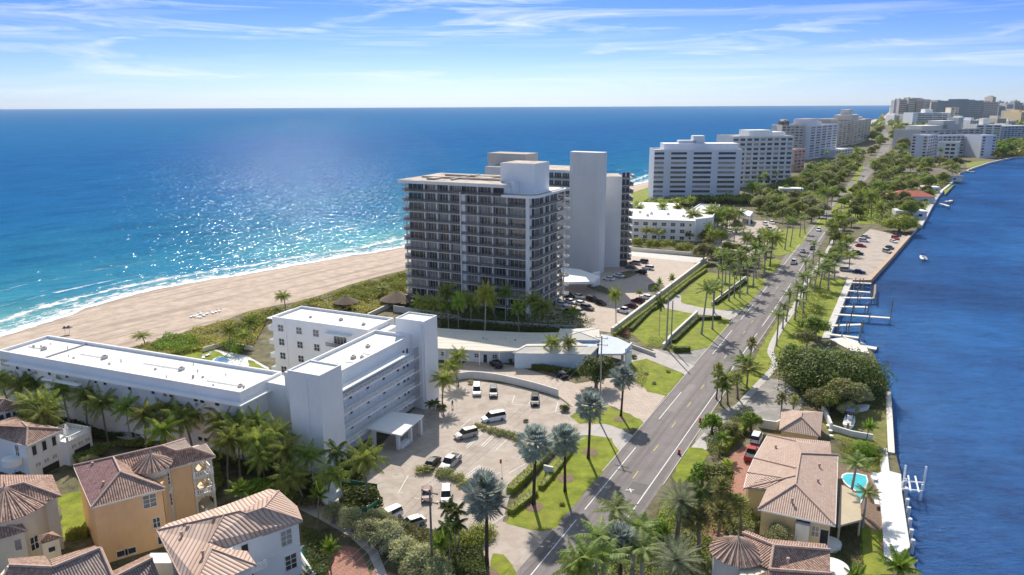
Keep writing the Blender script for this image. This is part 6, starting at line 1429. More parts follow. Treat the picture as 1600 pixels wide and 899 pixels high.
def shag(pts, w, h, leaf, label, ls=.15, n=2600, name='hedge', group=None):
    q = GP(pts); rnd = random.Random(int(pts[0][0])); lobes = []; L = sum(math.dist(q[i], q[i + 1]) for i in range(len(q) - 1)); c = (sum(p[0] for p in q) / len(q), sum(p[1] for p in q) / len(q), 0)
    for i in range(len(q) - 1):
        m = max(2, int(math.dist(q[i], q[i + 1]) / (w * .45)))
        for k in range(m): t = (k + rnd.random()) / m; r = w * rnd.uniform(.35, .62); lobes.append((q[i][0] + (q[i + 1][0] - q[i][0]) * t + rnd.uniform(-.3, .3) * w - c[0], q[i][1] + (q[i + 1][1] - q[i][1]) * t + rnd.uniform(-.3, .3) * w - c[1], h * rnd.uniform(.2, .6), r, h / w * .9))
    v, f = [], []; lobes_crown(v, f, rnd, lobes, n, ls, .3); v = [(a, b, max(0.01, z)) for a, b, z in v]
    o = mesh_obj(name, v, f, leaf); o.location = c; return tag(o, label, 'hedge', group)
def mass(poly, h, leaf, n, ls, name='undergrowth', seed=3, label=None, var=.6):
    """uncountable low growth filling an area"""
    rnd = random.Random(seed); xs = [p[0] for p in poly]; ys = [p[1] for p in poly]; v, f = [], []; tries = 0; cnt = 0
    hs = {}
    while cnt < n and tries < n * 20:
        tries += 1; x, y = rnd.uniform(min(xs), max(xs)), rnd.uniform(min(ys), max(ys))
        if not inside((x, y), poly): continue
        if name == 'dune_scrub' and math.sin(x * .31 + 2 * math.sin(y * .17)) + math.sin(y * .43 + x * .11) + .8 * math.sin(x * 1.1) * math.sin(y * .9) < -.95 and rnd.random() < .9: continue
        cnt += 1; hh = h * (1 - var + var * (.5 + .28 * math.sin(x * .55 + 1.3 * math.sin(y * .4)) + .22 * math.sin(y * .8 + x * .3)))
        p = Vector((x, y, hh * rnd.uniform(.55, 1.05))); nr = Vector((rnd.uniform(-1, 1), rnd.uniform(-1, 1), rnd.uniform(.2, 1.6))).normalized(); a = nr.orthogonal().normalized(); b = nr.cross(a); l = ls * rnd.uniform(.6, 1.3); k = len(v)
        v += [tuple(p - a * l), tuple(p + b * l * .6), tuple(p + a * l), tuple(p - b * l * .6)]; f.append([k, k + 1, k + 2, k + 3])
    o = mesh_obj(name, v, f, leaf); o['kind'] = 'stuff'; return o

# prototypes
def dead(v, f, rnd, top):
    for i in range(5): frond(v, f, rnd, rnd.uniform(0, 6.28), rad(-45 - rnd.uniform(0, 25)), 2.6, .1, .08, 9, .55, .9, .05, top, 2)
COCO = [palm('coconut_palm', 'x', 8, c_coco(28, 4.0, .9), L_coco, M_trunk, .20, .13, .9, 1, skirt=dead), palm('coconut_palm', 'x', 8, c_coco(26, 3.7, .85), L_coco, M_trunk, .19, .12, .3, 2), palm('coconut_palm', 'x', 8, c_coco(30, 4.2, .95), L_coco, M_trunk, .2, .13, 1.7, 3, skirt=dead), palm('coconut_palm', 'x', 8, c_coco(20, 3.5, .8), L_fresh, M_trunkp, .18, .12, 1.1, 15)]
YEL = [palm('coconut_palm', 'x', 8, c_coco(26, 3.5, .9), L_cocoy, M_trunkp, .2, .13, .5, 4)]
FRESH = [palm('fan_palm', 'x', 4, c_royal(16, 2.3, .6, 80, 80, .22), L_fresh, M_trunk, .14, .09, .2, 5), palm('coconut_palm', 'x', 7, c_coco(18, 2.9), L_fresh, M_trunk, .17, .11, .5, 6)]
ROYAL = [palm('royal_palm', 'x', 11, c_royal(14, 3.2, .8), L_royal, M_trunkp, .24, .17, .1, 7, True), palm('royal_palm', 'x', 11, c_royal(16, 3.0, .75, 70, 95, .28), L_royal, M_trunkp, .24, .17, .25, 8, True)]
SILV = [palm('silver_fan_palm', 'x', 9.5, c_fan(52, 1.35, 2.0, 18, -66), L_silver, M_trunkd, .26, .2, .2, 9), palm('silver_fan_palm', 'x', 9.5, c_fan(46, 1.3, 1.9, 18, -60), L_silver, M_trunkd, .26, .2, .1, 10)]
DATE = [palm('date_palm', 'x', 8, c_date(64, 3.7), L_date, M_trunk, .30, .26, .2, 11), palm('date_palm', 'x', 8, c_date(56, 3.5), L_date, M_trunk, .3, .26, .4, 12)]
CAB = [palm('cabbage_palm', 'x', 5, c_fan(30, .75, .95, 14, -50, .05), L_tree2, M_trunk, .2, .17, .3, 13)]
DARKP = [palm('clump_palm', 'x', 7, c_royal(13, 2.4, .75, 60, 95, .4), L_dark, M_trunkp, .12, .09, .5, 14)]
TREES = [tree('broadleaf_tree', 'x', 9, 5, L_tree, 21, 4200, .36), tree('broadleaf_tree', 'x', 8, 4.5, L_tree2, 22, 3200, .32), tree('broadleaf_tree', 'x', 10, 6, L_tree, 23, 5200, .38, 18), tree('broadleaf_tree', 'x', 7, 4.2, L_tree, 24, 3200, .32)]
TREES += [tree('broadleaf_tree', 'x', 8, 4.6, L_hedge, 61, 3800, .36), tree('broadleaf_tree', 'x', 7, 4.4, L_grey, 62, 3600, .30)]
OLIV = tree('olive_tree', 'x', 6, 3.6, L_grey, 25, 6500, .18, 14, .8, .18)
DKT = tree('broadleaf_tree', 'x', 7, 4.2, L_dark, 26, 4600, .27)
LIMT = tree('lime_green_tree', 'x', 5, 3, L_lime, 27, 3000, .23)
SH = {'dark': shrub('shrub', 'x', 1.3, 1.5, L_dark, 31), 'lime': shrub('shrub', 'x', 1.3, 1.3, L_lime, 32), 'hedge': shrub('shrub', 'x', 1.2, 1.1, L_hedge, 33), 'grey': shrub('shrub', 'x', 1.4, 1.6, L_grey, 34), 'tree': shrub('shrub', 'x', 1.4, 1.5, L_tree, 35)}
def at_crown(px, py, h): return G(px, py, h)
PH = {'coconut_palm': 8, 'royal_palm': 11, 'silver_fan_palm': 9.5, 'date_palm': 8, 'cabbage_palm': 5, 'clump_palm': 7, 'fan_palm': 4}
def plant_palms(protos, spots, h, lab, group, sc=1.0, nat=None, order='from the left', hj=.06):
    """spots: crown centre in the picture; the trunk stands under it. lab: template with {} for the ordinal"""
    if order == 'from the left': spots = sorted(spots, key=lambda s: s[0])
    else: spots = sorted(spots, key=lambda s: -s[1])
    for i, s in enumerate(spots):
        hh = (s[2] if len(s) > 2 else h); p = G(s[0], s[1], hh); pr = protos[i % len(protos)]; n0 = nat or PH[pr.o.name.split('.')[0]]
        k = hh / (n0 + (1.1 if 'royal' in pr.o.name else 0)); ss = (s[3] if len(s) > 3 else sc) * R.uniform(.85, 1.15)
        r_ = pr.put((*p, 0), R.uniform(0, 6.28), (ss, ss, k), lab.format(nth(i)) if len(spots) > 1 else lab, group)
        r_.rotation_euler = (R.gauss(0, .045), R.gauss(0, .045), r_.rotation_euler[2])

# ------------------------------------------------------------------ palms
plant_palms(COCO, [(22, 603), (50, 600), (72, 592), (80, 633), (42, 628), (130, 618), (170, 598), (160, 628), (227, 618), (222, 648), (252, 638), (295, 650), (342, 645), (375, 662), (337, 662), (369, 678), (425, 674), (398, 684), (8, 590), (102, 612), (195, 632), (270, 665), (320, 640), (350, 690), (395, 665), (60, 650)], 8.6, 'coconut palm in the row before the long white hotel wing, {} from the left', 'coconut palms before the long hotel wing', 1.08)
plant_palms(COCO, [(453, 703, 7.6), (487, 713, 7.2), (470, 735, 6), (410, 712, 6.5), (508, 740, 6)], 7.5, 'shaggy green palm in the thicket below the left stair tower, {} from the left', 'palms below the left stair tower', .95)
plant_palms([DARKP[0]], [(531, 700, 10)], 10, 'tall dark palm rising before the blank stair tower foot', None, 1.25)
plant_palms([COCO[1]], [(571, 716, 9)], 9, 'broad green palm beside the fenced court and parking lot', None, 1.1)
plant_palms([FRESH[0]], [(456, 746, 5), (494, 776, 5), (612, 706 + 90, 4)][:2], 5, 'slender light green palm beside the tan roofed white house, {} from the left', 'slender palms by the tan roofed house', .9)
plant_palms([FRESH[0]], [(375, 765, 3.6)], 3.6, 'bright yellow-green palm between apricot house and tan roofed house', None, 1.05)
plant_palms([FRESH[0]], [(690, 858 - 10, 5), (515, 858, 4)], 4, 'small bright palm above the brick drive, {} from the left', 'small palms above the brick drive', .75)
plant_palms(COCO, [(712, 556, 6.5), (690, 590, 6.5), (716, 572, 5)], 6.5, 'palm against the right stair tower corner, {} from the left', 'palms against the right stair tower', .85)
plant_palms([DARKP[0]], [(672, 632, 2.6), (678, 628, 3)], 3, 'low dark palm at the foot of the right stair tower, {} from the left', 'low palms at the stair tower foot', .6)
plant_palms(COCO, [(225, 524, 3), (355, 515, 6), (390, 500, 6.5), (445, 462, 5), (598, 450, 4), (385, 520, 4.5)], 5, 'coconut palm by the beach dunes, {} from the left', 'coconut palms by the dunes', .9)
plant_palms(COCO, [(662, 470), (683, 474), (697, 458, 10), (713, 466), (700, 480, 7), (735, 470, 9), (775, 470, 8), (790, 458, 10), (832, 470), (842, 484, 7), (857, 478, 8)], 8.8, 'green palm in the row at the foot of the glass tower, {} from the left', 'palms at the foot of the glass tower')
plant_palms(YEL, [(756, 460, 13)], 13, 'yellow-leaved palm glowing in the middle of the glass tower row', None, 1.1)
plant_palms([FRESH[1]], [(811, 474, 11.5), (895, 482, 5), (715, 466, 12)], 8, 'pale bright palm among the glass tower palms, {} from the left', 'bright palms at the glass tower')
plant_palms([COCO[1], COCO[0]], [(862, 534, 6.3), (893, 534, 6.3)], 6.3, '{} from the left of the two palms against the white lobby wall', 'pair of palms at the lobby wall', .72)
plant_palms([COCO[1]], [(964, 461, 9.5)], 9.5, 'lone slender palm in the tower parking lot', None, .8)
plant_palms([FRESH[0]], [(1000, 459, 3), (1050, 437, 4.5), (1030, 442, 4), (1024, 452, 3)], 4, 'small palm on the tower lot planting, {} from the left', 'small palms on the tower lot', .7)
plant_palms([DARKP[0]], [(1032, 474, 9.5)], 9.5, 'thin leaning palm on the lawn behind the utility poles', None, .8)
ROY = [(1100, 453, 13), (1117, 452, 12), (1143, 408, 13.5), (1160, 404, 13.5), (1171, 415, 10), (1130, 420, 11), (1150, 425, 9), (1118, 445, 9), (1136, 398, 11), (1180, 405, 10), (1153, 395, 10), (1188, 385, 9), (1125, 398, 9)]
plant_palms(ROYAL, ROY, 13, 'tall royal palm on the front lawns left of the road, {} from the left', 'royal palms on the front lawns', 1.15)
plant_palms(ROYAL, [(1197, 392, 9), (1230, 345, 13), (1238, 345, 12), (1252, 342, 9), (1184, 398, 9), (1260, 340, 8)], 10, 'royal palm left of the road past the second driveway, {} from the left', 'royal palms past the second driveway', 1.1)
plant_palms(ROYAL, [(1232, 460, 8.5), (1217, 493, 8.5), (1253, 432, 9.5), (1263, 434, 8), (1275, 425, 7), (1273, 382, 8), (1281, 398, 7.5), (1297, 423, 7), (1262, 408, 8), (1290, 408, 7), (1268, 418, 7), (1306, 414, 6), (1246, 448, 8), (1226, 478, 7), (1284, 415, 8), (1303, 400, 7), (1312, 380, 7), (1244, 470, 6), (1258, 456, 7)], 8, 'palm along the pavement right of the road, {} from the left', 'palms along the right pavement', 1.15)
plant_palms([COCO[0]], [(1298, 353, 9), (1322, 372, 7), (1329, 398, 6)], 8, 'coconut palm by the canal parking lot, {} from the left', 'palms by the canal parking lot', .9)
plant_palms([CAB[0], FRESH[1], COCO[1]], [(1122, 577, 7), (1140, 592, 6), (1161, 556, 6.5), (1173, 538, 6), (1128, 600, 5), (1155, 590, 5), (1169, 575, 5)], 6, 'bushy palm on the right verge before the side street, {} from the left', 'bushy palms on the right verge', 1.1)
plant_palms(CAB, [(1222, 625, 5), (1240, 626, 4.6)], 5, '{} from the left of two cabbage palms behind the rose tiled garage', 'cabbage palms behind the garage', 1.0)
plant_palms(CAB, [(1161, 789, 4.5), (1125, 800, 5, 1.5), (1141, 780, 4, 1.3), (1095, 810, 6, 1.6), (1128, 762, 6, 1.5)], 4.5, 'cabbage palm in the planting before the yellow house, {} from the left', 'cabbage palms before the yellow house', 1.15)
plant_palms([FRESH[1]], [(1125, 678, 4.5)], 4.5, 'dark bushy palm by the red driveway entrance', None, .85)
plant_palms([ROYAL[0]], [(1334, 722, 7.5)], 7.5, 'slim palm over the turquoise pool', None, .95)
plant_palms([ROYAL[1]], [(1354, 770, 6), (1336, 716, 6.5)][:1], 6, 'slim palm beside the white terrace, nearest the camera', None, .9)
plant_palms([FRESH[0]], [(1356, 667, 3.5)], 3.5, 'yellowish palm on the dry lawn by the seawall', None, .95)
plant_palms([FRESH[0]], [(1399, 884, 5)], 5, 'coarse yellow-green palm at the bottom near the canal', None, 1.3)
plant_palms([FRESH[0]], [(1335, 905, 4)], 4, 'pale palm cut by the bottom edge near the round bay', None, 1.0)
plant_palms(DATE[::-1], [(1060, 780, 7.5, 1.05), (1042, 872, 8.5, 1.05)], 8, 'grey-green date palm right of the road, {} from the left', 'big date palms right of the road', 1.02)
plant_palms([SILV[1]], [(972, 843, 8)], 8, 'silver fan palm crowded by royal palms at the bottom', None, .95)
plant_palms(ROYAL, [(932, 838, 9), (962, 798, 8), (918, 868, 9), (990, 822, 7.5), (950, 872, 8.5), (1003, 858, 8)], 9, 'dark royal palm at the bottom centre beside the road, {} from the left', 'royal palms at the bottom centre', 1.35)
plant_palms([COCO[2]], [(905, 900, 8), (1006, 800, 5)][:1], 8, 'palm crown cut by the bottom edge on the road', None, .95)
plant_palms([DARKP[0]], [(1097, 765, 9)], 9, 'tall thin-stemmed palm behind the date palm', None, 1.0)
plant_palms(SILV, [(834, 695, 10.6), (884, 688, 9.4), (921, 636, 10.2), (759, 773, 11), (972, 590, 8.6), (933, 645, 8)][:5], 10, 'silver fan palm beside the hotel lot and road, {} from the left', 'silver fan palms by the hotel lot', 1.0)
for i, (x, y, h, s) in enumerate([(709, 800, 7.5, .85), (702, 825, 6.5, .75), (718, 815, 6, .75), (697, 790, 6.8, .7)]):
    DARKP[0].put((*G(x, y, h), 0), i * 1.7, (s, s, h / 7), f'dark drooping palm in the clump behind the utility pole, {nth(i)} from the front', 'clump palms behind the utility pole')

plant_palms([COCO[1], YEL[0], COCO[0]], [(1001, 324, 9), (1035, 321, 10), (1057, 323, 9), (1078, 311, 8), (1010, 360, 6), (1030, 362, 5)], 9, 'palm in the low white hotel courtyard, {} from the left', 'palms in the low hotel courtyard', 1.1)
plant_palms([ROYAL[1], COCO[1], ROYAL[0]], [(1118, 330, 9), (1130, 335, 9), (1142, 330, 10), (1155, 332, 9), (1122, 343, 8), (1136, 350, 7), (1150, 345, 6), (1148, 358, 6), (1164, 358, 6), (1188, 362, 7), (1196, 364, 6)], 9, 'palm around the end wing of the low white hotel, {} from the left', 'palms round the low hotel end wing', 1.1)
# ------------------------------------------------------------------ trees by sight
def put_tree(pr, x, y, r, label, natr, h=None, group=None, base=True):
    """x, y = middle of the crown in the picture, r = crown radius in metres"""
    k = r / natr; hh = (pr.o['_h'] if '_h' in pr.o else 7) * k
    p = G(x, y, hh * .62); pr.put((*p, 0), R.uniform(0, 6.28), (k, k, (h / hh * k) if h else k), label, group)
put_tree(DKT, 932, 572, 5, 'dark leafy tree in front of the lobby drive', 4.2)
for i, (x, y, r) in enumerate([(606, 822, 3.2), (632, 850, 3.0), (660, 862, 3.4), (682, 880, 3), (575, 818, 3), (548, 800, 2.8), (520, 792, 2.4), (645, 885, 2.6), (618, 838, 2.6), (590, 800, 2.3)]):
    put_tree(OLIV, x, y, r, f'grey-green bushy tree {nth(i)} along the thicket from the brick drive to the pole', 3.6, group='grey-green trees by the brick drive')
T = tree('ficus_tree', 'huge dense dark green ficus mound beside the canal boat slips', 11, 12.5, L_dark, 41, 22000, .36, 34, .8, .8, low=.1).o
p = G(1296, 577, 4.5); T.location = (*p, 0); T.rotation_euler = (0, 0, .5)
for i, (x, y, r, pr, lab, nr_) in enumerate([(1318, 612, 4.5, TREES[1], 'round olive-green tree in front of the ficus mound', 4.5), (1337, 605, 4, OLIV, 'pale grey-green tree at the water side of the ficus', 3.6), (1296, 622, 3.5, TREES[3], 'low green tree behind the rose tiled garage', 4.2), (1325, 632, 2.6, OLIV, 'small pale tree beside the parked boat', 3.6), (1278, 620, 3, TREES[1], 'olive tree at the edge of the cul-de-sac', 4.5),
        (1137, 338, 6, TREES[1], 'broad tree at the end wing of the low hotel', 4.5), (1152, 350, 4.5, TREES[5], 'pale tree beside the open pavilion lot', 4.4), (1100, 392, 5, TREES[1], 'olive tree on the corner behind the second front lawn', 4.5), (1128, 395, 5, TREES[3], 'green tree beside the royal palms behind the lawn', 4.2), (1080, 362, 4, TREES[3], 'green tree beneath the low hotel windows', 4.2), (1262, 528, 3.4, TREES[1], 'green tree between sidewalk and ficus, nearer the road', 4.5), (1276, 512, 4.2, TREES[0], 'spreading tree beside the boat slip walkway', 5), (1262, 505, 3, TREES[3], 'small tree on the strip before the boat slips', 4.2), (1240, 540, 3, LIMT, 'light green tree against the ficus mound', 3),
        (1099, 725, 3.0, LIMT, 'round lime green tree by the red driveway', 3), (1119, 740, 3.6, TREES[3], 'leafy green tree in front of the red driveway', 4.2), (1114, 648, 2.8, LIMT, 'light green tree at the corner of the side street', 3), (1175, 645, 2.6, LIMT, 'light green tree beside the side street bend', 3), (1142, 672, 2.4, TREES[1], 'tree beside the clipped hedge and parked car', 4.5),
        (1025, 815, 2.6, LIMT, 'rounded lime green bush tree at the road edge', 3), (1218, 826, 2.5, OLIV, 'grey-green bush against the yellow house wall', 3.6), (405, 750, 2.8, LIMT, 'lime green leafy tree above the tan roofed house', 3), (440, 770, 2.5, TREES[3], 'dark green tree behind the tan roofed house', 4.2), (1107, 368, 4.5, TREES[0], 'tree at the corner of the low white hotel', 5), (138, 715, 2, OLIV, 'pale bush beside the white villa garage', 3.6)]):
    put_tree(pr, x, y, r, lab, nr_)
# oval clipped shrub with its lawn by the pool
o = shrub('topiary_shrub', 'large round lime topiary shrub behind the pool house', 3.1, 3.0, L_lime, 44, 5200, .12, nlobe=0).o; o.location = (*G(1348, 712), 0)
o = tree('ficus_tree', 'rounded block-shaped light green ficus behind the canal parking lot', 10, 8.5, L_hedge, 45, 7000, .42, 24, .9, .5, low=.1).o; o.location = (*G(1405, 362), 0); o.scale = (1.15, 1, 1)

# ------------------------------------------------------------------ belts of trees (each tree its own object)
def belt(poly, n, protos, rr, label, group, seed, mind=5.5):
    q = GP(poly); rnd = random.Random(seed); xs = [p[0] for p in q]; ys = [p[1] for p in q]; pts = []; t = 0
    while len(pts) < n and t < n * 60:
        t += 1; p = (rnd.uniform(min(xs), max(xs)), rnd.uniform(min(ys), max(ys)))
        if inside(p, q) and all(math.dist(p, o) > mind for o in pts): pts.append(p)
    pts.sort(key=lambda p: -P(*p)[1]); rows = [sorted(pts[i:i + 7], key=lambda p: P(*p)[0]) for i in range(0, len(pts), 7)]
    base = label
    for ri, ci, p in [(ri, ci, p) for ri, row in enumerate(rows) for ci, p in enumerate(row)]:
        pr, nr_ = rnd.choice(protos); k = rnd.uniform(*rr) / nr_
        if protos is TT and rnd.random() < .28: pr = rnd.choice(PP); k = rnd.uniform(.95, 1.5)
        label = f'{base}, {nth(ri)} row back, {nth(ci)} from left'
        pr.put((*p, 0), rnd.uniform(0, 6.28), (k, k, k * rnd.uniform(.85, 1.15)), label, group)
TT = [(TREES[0], 5), (TREES[1], 4.5), (TREES[2], 6), (TREES[3], 4.2), (TREES[4], 4.6), (TREES[5], 4.4), (TREES[1], 4.5), (TREES[4], 4.6)]
PP = [COCO[0], COCO[2], ROYAL[0], COCO[3], DARKP[0]]
belt([(1083, 372), (1105, 350), (1118, 352), (1130, 385), (1180, 405), (1200, 400), (1205, 425), (1160, 430), (1110, 405)], 34, TT, (2.6, 4.2), 'tree in the grove behind the front lawns', 'grove beside the front lawns', 51, 4.6)
belt([(1172, 310), (1235, 300), (1290, 285), (1330, 285), (1306, 315), (1290, 338), (1262, 350), (1215, 352), (1182, 338)], 44, TT, (3.8, 6.2), 'tree in the belt beyond the low hotel', 'tree belt left of the road', 52, 7.5)
belt([(1190, 298), (1262, 272), (1305, 252), (1352, 243), (1368, 238), (1340, 270), (1320, 285), (1240, 300)], 48, TT, (4.5, 7.5), 'tree below the sea-side towers', 'trees below the sea-side towers', 53, 11)
belt([(1290, 358), (1310, 335), (1335, 300), (1352, 290), (1368, 300), (1340, 335), (1332, 352), (1310, 385), (1292, 400)], 28, TT, (3, 5), 'tree between road and canal lot', 'trees right of the road', 54, 5.5)
belt([(1335, 352), (1345, 320), (1372, 300), (1400, 285), (1440, 300), (1455, 312), (1440, 340), (1410, 358), (1370, 352)], 46, TT, (3.6, 6), 'tree behind the canal parking lot', 'trees behind the canal parking lot', 55, 7)
belt([(1352, 288), (1366, 265), (1388, 245), (1418, 252), (1440, 262), (1500, 262), (1494, 280), (1470, 296), (1440, 290), (1400, 282)], 54, TT, (4.5, 7.5), 'tree before the right bank blocks', 'trees before the right bank blocks', 56, 10)
belt([(1392, 240), (1396, 205), (1420, 205), (1420, 240)], 30, TT, (7, 11), 'tree right of the far road bend', 'trees at the far road bend', 57, 16)
belt([(1358, 232), (1362, 200), (1378, 190), (1376, 235)], 26, TT, (7, 11), 'tree left of the far road bend', 'trees at the far towers', 58, 18)
belt([(1550, 248), (1560, 228), (1610, 228), (1606, 243)], 22, [(TREES[3], 4.2), (LIMT, 3)], (7, 11), 'mangrove on the far canal bank', 'mangroves on the far bank', 59, 12)
belt([(1165, 318), (1200, 305), (1195, 335), (1172, 335)], 6, TT, (4, 6), 'tree beside the open pavilion', 'trees beside the pavilion', 60, 7)
belt([(1296, 425), (1320, 395), (1312, 390), (1292, 412)], 7, TT, (2.6, 3.6), 'small tree on the canal lot strip', 'trees on the parking strip', 61, 4)
# far woods that read as one mass
def woods(poly, n, h, ls, seed, leaf=None, name='distant_woodland'): return mass(GP(poly), h, leaf or L_tree, n, ls, name, seed, var=.45)
woods([(1362, 215), (1372, 190), (1380, 181), (1378, 205)], 2500, 14, 4.5, 71)
woods([(1384, 190), (1398, 180), (1470, 180), (1612, 196), (1620, 224), (1500, 226), (1420, 214), (1392, 205)], 14000, 16, 6, 72)
woods([(1362, 262), (1392, 243), (1416, 250), (1405, 275), (1375, 285)], 3500, 7, 1.6, 73)
woods([(1190, 300), (1262, 275), (1305, 255), (1350, 247), (1320, 284), (1240, 302)], 7000, 5, 1.0, 74)
woods([(1176, 312), (1235, 302), (1300, 288), (1284, 335), (1220, 345), (1185, 338)], 8000, 3.2, .6, 75, name='undergrowth')
woods([(1340, 345), (1352, 300), (1400, 286), (1470, 298), (1440, 340), (1410, 356)], 9000, 3.0, .6, 76, name='undergrowth')
woods([(1390, 283), (1420, 262), (1500, 264), (1492, 280), (1468, 296)], 5000, 4, 1.1, 77, name='undergrowth')
woods([(1550, 248), (1558, 226), (1612, 226), (1606, 244)], 5000, 8, 2, 78, leaf=L_hedge)
woods([(985, 327), (1080, 318), (1172, 314), (1178, 322), (1095, 318), (1080, 326)], 3500, 6, .7, 79, name='undergrowth')

# ------------------------------------------------------------------ hedges
shag([(984, 385), (1050, 391), (1108, 398)], 4.5, 5.0, L_hedge, 'tall shaggy hedge in front of the low white hotel', .32, 9000)
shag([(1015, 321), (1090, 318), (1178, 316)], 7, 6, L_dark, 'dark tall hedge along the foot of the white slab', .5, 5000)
hedge([(960, 527), (1105, 416)], 1.0, 1.3, L_hedge, 'clipped hedge running along the outside of the long cream wall', .14, 30)
hedge([(985, 518), (1016, 487), (1034, 478)], 1.1, 1.0, L_dark, 'low bent hedge behind the first front lawn', .14, 30)
hedge([(1038, 474), (1075, 443), (1103, 424)], 1.1, 1.1, L_hedge, 'clipped hedge behind the second front lawn', .14, 30)
hedge([(1052, 536), (1090, 500), (1126, 499)], 1.1, 1.0, L_dark, 'dark low hedge beside the short cream lawn wall', .14, 30)
hedge([(1118, 476), (1166, 441)], 1.0, 1.0, L_dark, 'low dark hedge by the thin cream wall', .14, 30)
hedge([(962, 528), (985, 541), (1018, 552)], 1.0, .8, L_dark, 'low hedge by the curved drive wall', .14, 30)
hedge([(1052, 550), (1078, 550)], 1.2, 1.4, L_dark, 'short dark hedge beside the utility poles', .14, 30)
hedge([(797, 772), (818, 752), (845, 724), (868, 700), (893, 676)], 1.5, 1.2, L_hedge, 'long clipped hedge between the parking lot and roadside lawn', .13, 34)
hedge([(797, 803), (822, 784), (836, 772)], 1.3, .9, L_hedge, 'low hedge behind the roadside lawn palms', .13, 34)
hedge([(845, 765), (870, 735), (896, 700)], 1.0, .8, L_hedge, 'second low hedge by the small white sign', .13, 34)
shag([(690, 858), (722, 855), (752, 838)], 4.6, 2.6, L_hedge, 'broad rounded hedge at the lot exit', .16, 9000)
hedge([(1128, 708), (1160, 672)], 1.8, 1.5, L_hedge, 'clipped hedge between the roadside trees and the red driveway', .15, 28)
shag([(650, 738), (690, 743), (722, 755), (748, 770)], 2.4, 1.4, L_tree2, 'shaggy island hedge beside the parked pickup truck', .17, 4200)
shag([(745, 668), (775, 677), (812, 688)], 2.2, 1.2, L_tree2, 'shaggy island hedge beside the white minivan', .17, 3000)
hedge([(832, 576), (862, 580), (905, 586)], 1.6, 1.2, L_dark, 'dark hedge along the lobby wall', .16, 24)
hedge([(728, 561), (800, 566)], 1.2, 1.0, L_dark, 'dark planting strip along the curved motel front', .16, 24)
hedge([(105, 842), (138, 838)], 1.4, 1.4, L_hedge, 'flowering hedge beside the apricot house lawn', .15, 30)
shag([(884, 417), (905, 424)], 1.5, 1.6, L_dark, 'dark hedge behind the tower entrance canopy', .2, 900)
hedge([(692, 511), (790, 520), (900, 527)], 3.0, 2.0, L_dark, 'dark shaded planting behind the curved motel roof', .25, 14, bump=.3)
hedge([(1150, 716), (1180, 674)], .8, .9, L_hedge, 'thin hedge at the driveway gate', .14, 24) if False else None
for i, (l, h, leaf, n, ls, nm) in enumerate([
    ([(60, 600), (190, 570), (207, 549), (255, 535), (300, 520), (356, 505), (390, 492), (426, 485), (466, 477), (502, 467), (543, 452), (593, 438), (631, 429), (646, 420), (648, 445), (610, 482), (560, 494), (480, 480), (425, 490), (395, 545), (340, 545), (250, 560)], 1.7, L_dune, 36000, .24, 'dune_scrub'),
    ([(345, 520), (420, 492), (480, 478), (560, 452), (640, 430), (645, 446), (600, 474), (500, 474), (420, 505), (380, 535)], 2.5, L_hedge, 14000, .26, 'dune_scrub'),
    ([(232, 548), (262, 528), (300, 530), (318, 545), (280, 556)], 2.2, L_lime, 3500, .24, 'sea_grape'),
    ([(345, 545), (365, 536), (384, 546), (372, 558)], 2.0, L_lime, 1500, .22, 'sea_grape'),
    ([(-10, 660), (100, 665), (200, 690), (330, 705), (445, 700), (560, 745), (600, 800), (560, 830), (480, 780), (440, 765), (350, 735), (240, 690), (130, 690), (60, 660)], 2.6, L_dark, 34000, .26, 'undergrowth'),
    ([(110, 715), (175, 705), (230, 690), (330, 700), (350, 760), (330, 790), (300, 700), (180, 705), (120, 735)], 2.2, L_tree, 9000, .22, 'undergrowth'),
    ([(440, 770), (520, 800), (600, 815), (690, 840), (700, 905), (640, 905), (600, 850), (560, 822), (500, 800), (460, 800)], 1.8, L_tree2, 9000, .2, 'undergrowth'),
    ([(470, 830), (530, 850), (510, 905), (480, 905)], 1.6, L_dark, 3000, .18, 'undergrowth'),
    ([(690, 862), (752, 852), (762, 905), (690, 905)], 1.6, L_dark, 4000, .17, 'undergrowth'),
    ([(1030, 795), (1080, 770), (1130, 800), (1165, 790), (1190, 830), (1110, 835), (1110, 905), (880, 905), (960, 850), (1010, 850)], 1.6, L_tree, 8000, .18, 'undergrowth'),
    ([(1100, 690), (1165, 640), (1180, 660), (1135, 712), (1110, 720)], 1.5, L_tree, 3500, .16, 'undergrowth'),
    ([(1310, 690), (1345, 692), (1385, 705), (1375, 740), (1345, 735), (1312, 715)], 1.1, L_hedge, 3500, .14, 'undergrowth'),
    ([(1300, 825), (1345, 815), (1350, 890), (1300, 895)], .5, L_dark, 2500, .12, 'undergrowth'),
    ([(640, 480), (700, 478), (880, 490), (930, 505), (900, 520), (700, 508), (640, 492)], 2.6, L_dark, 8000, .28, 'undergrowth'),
    ([(1218, 590), (1268, 605), (1330, 610), (1386, 600), (1384, 640), (1290, 640), (1262, 632)], 1.6, L_dark, 4500, .22, 'undergrowth'),
    ([(985, 575), (1000, 572), (1012, 590), (1003, 608), (990, 600)], .6, L_tree2, 900, .14, 'flower_bed'), ([(958, 518), (985, 515), (985, 530), (960, 530)], .9, leafmat('red_leaf', (.20, .06, .05), (.34, .14, .10)), 900, .16, 'flower_bed'),
    ([(1015, 530), (1042, 533), (1030, 545), (1010, 541)], .8, L_tree2, 700, .14, 'flower_bed'), ([(838, 752), (850, 745), (842, 775), (830, 780)], .4, M_mulch, 60, .1, 'flower_bed'),
    ([(1260, 445), (1300, 440), (1280, 505), (1245, 520), (1240, 500)], .9, L_hedge, 2500, .2, 'undergrowth')]):
    mass(GP(l), h, leaf, n, ls, nm, 200 + i)
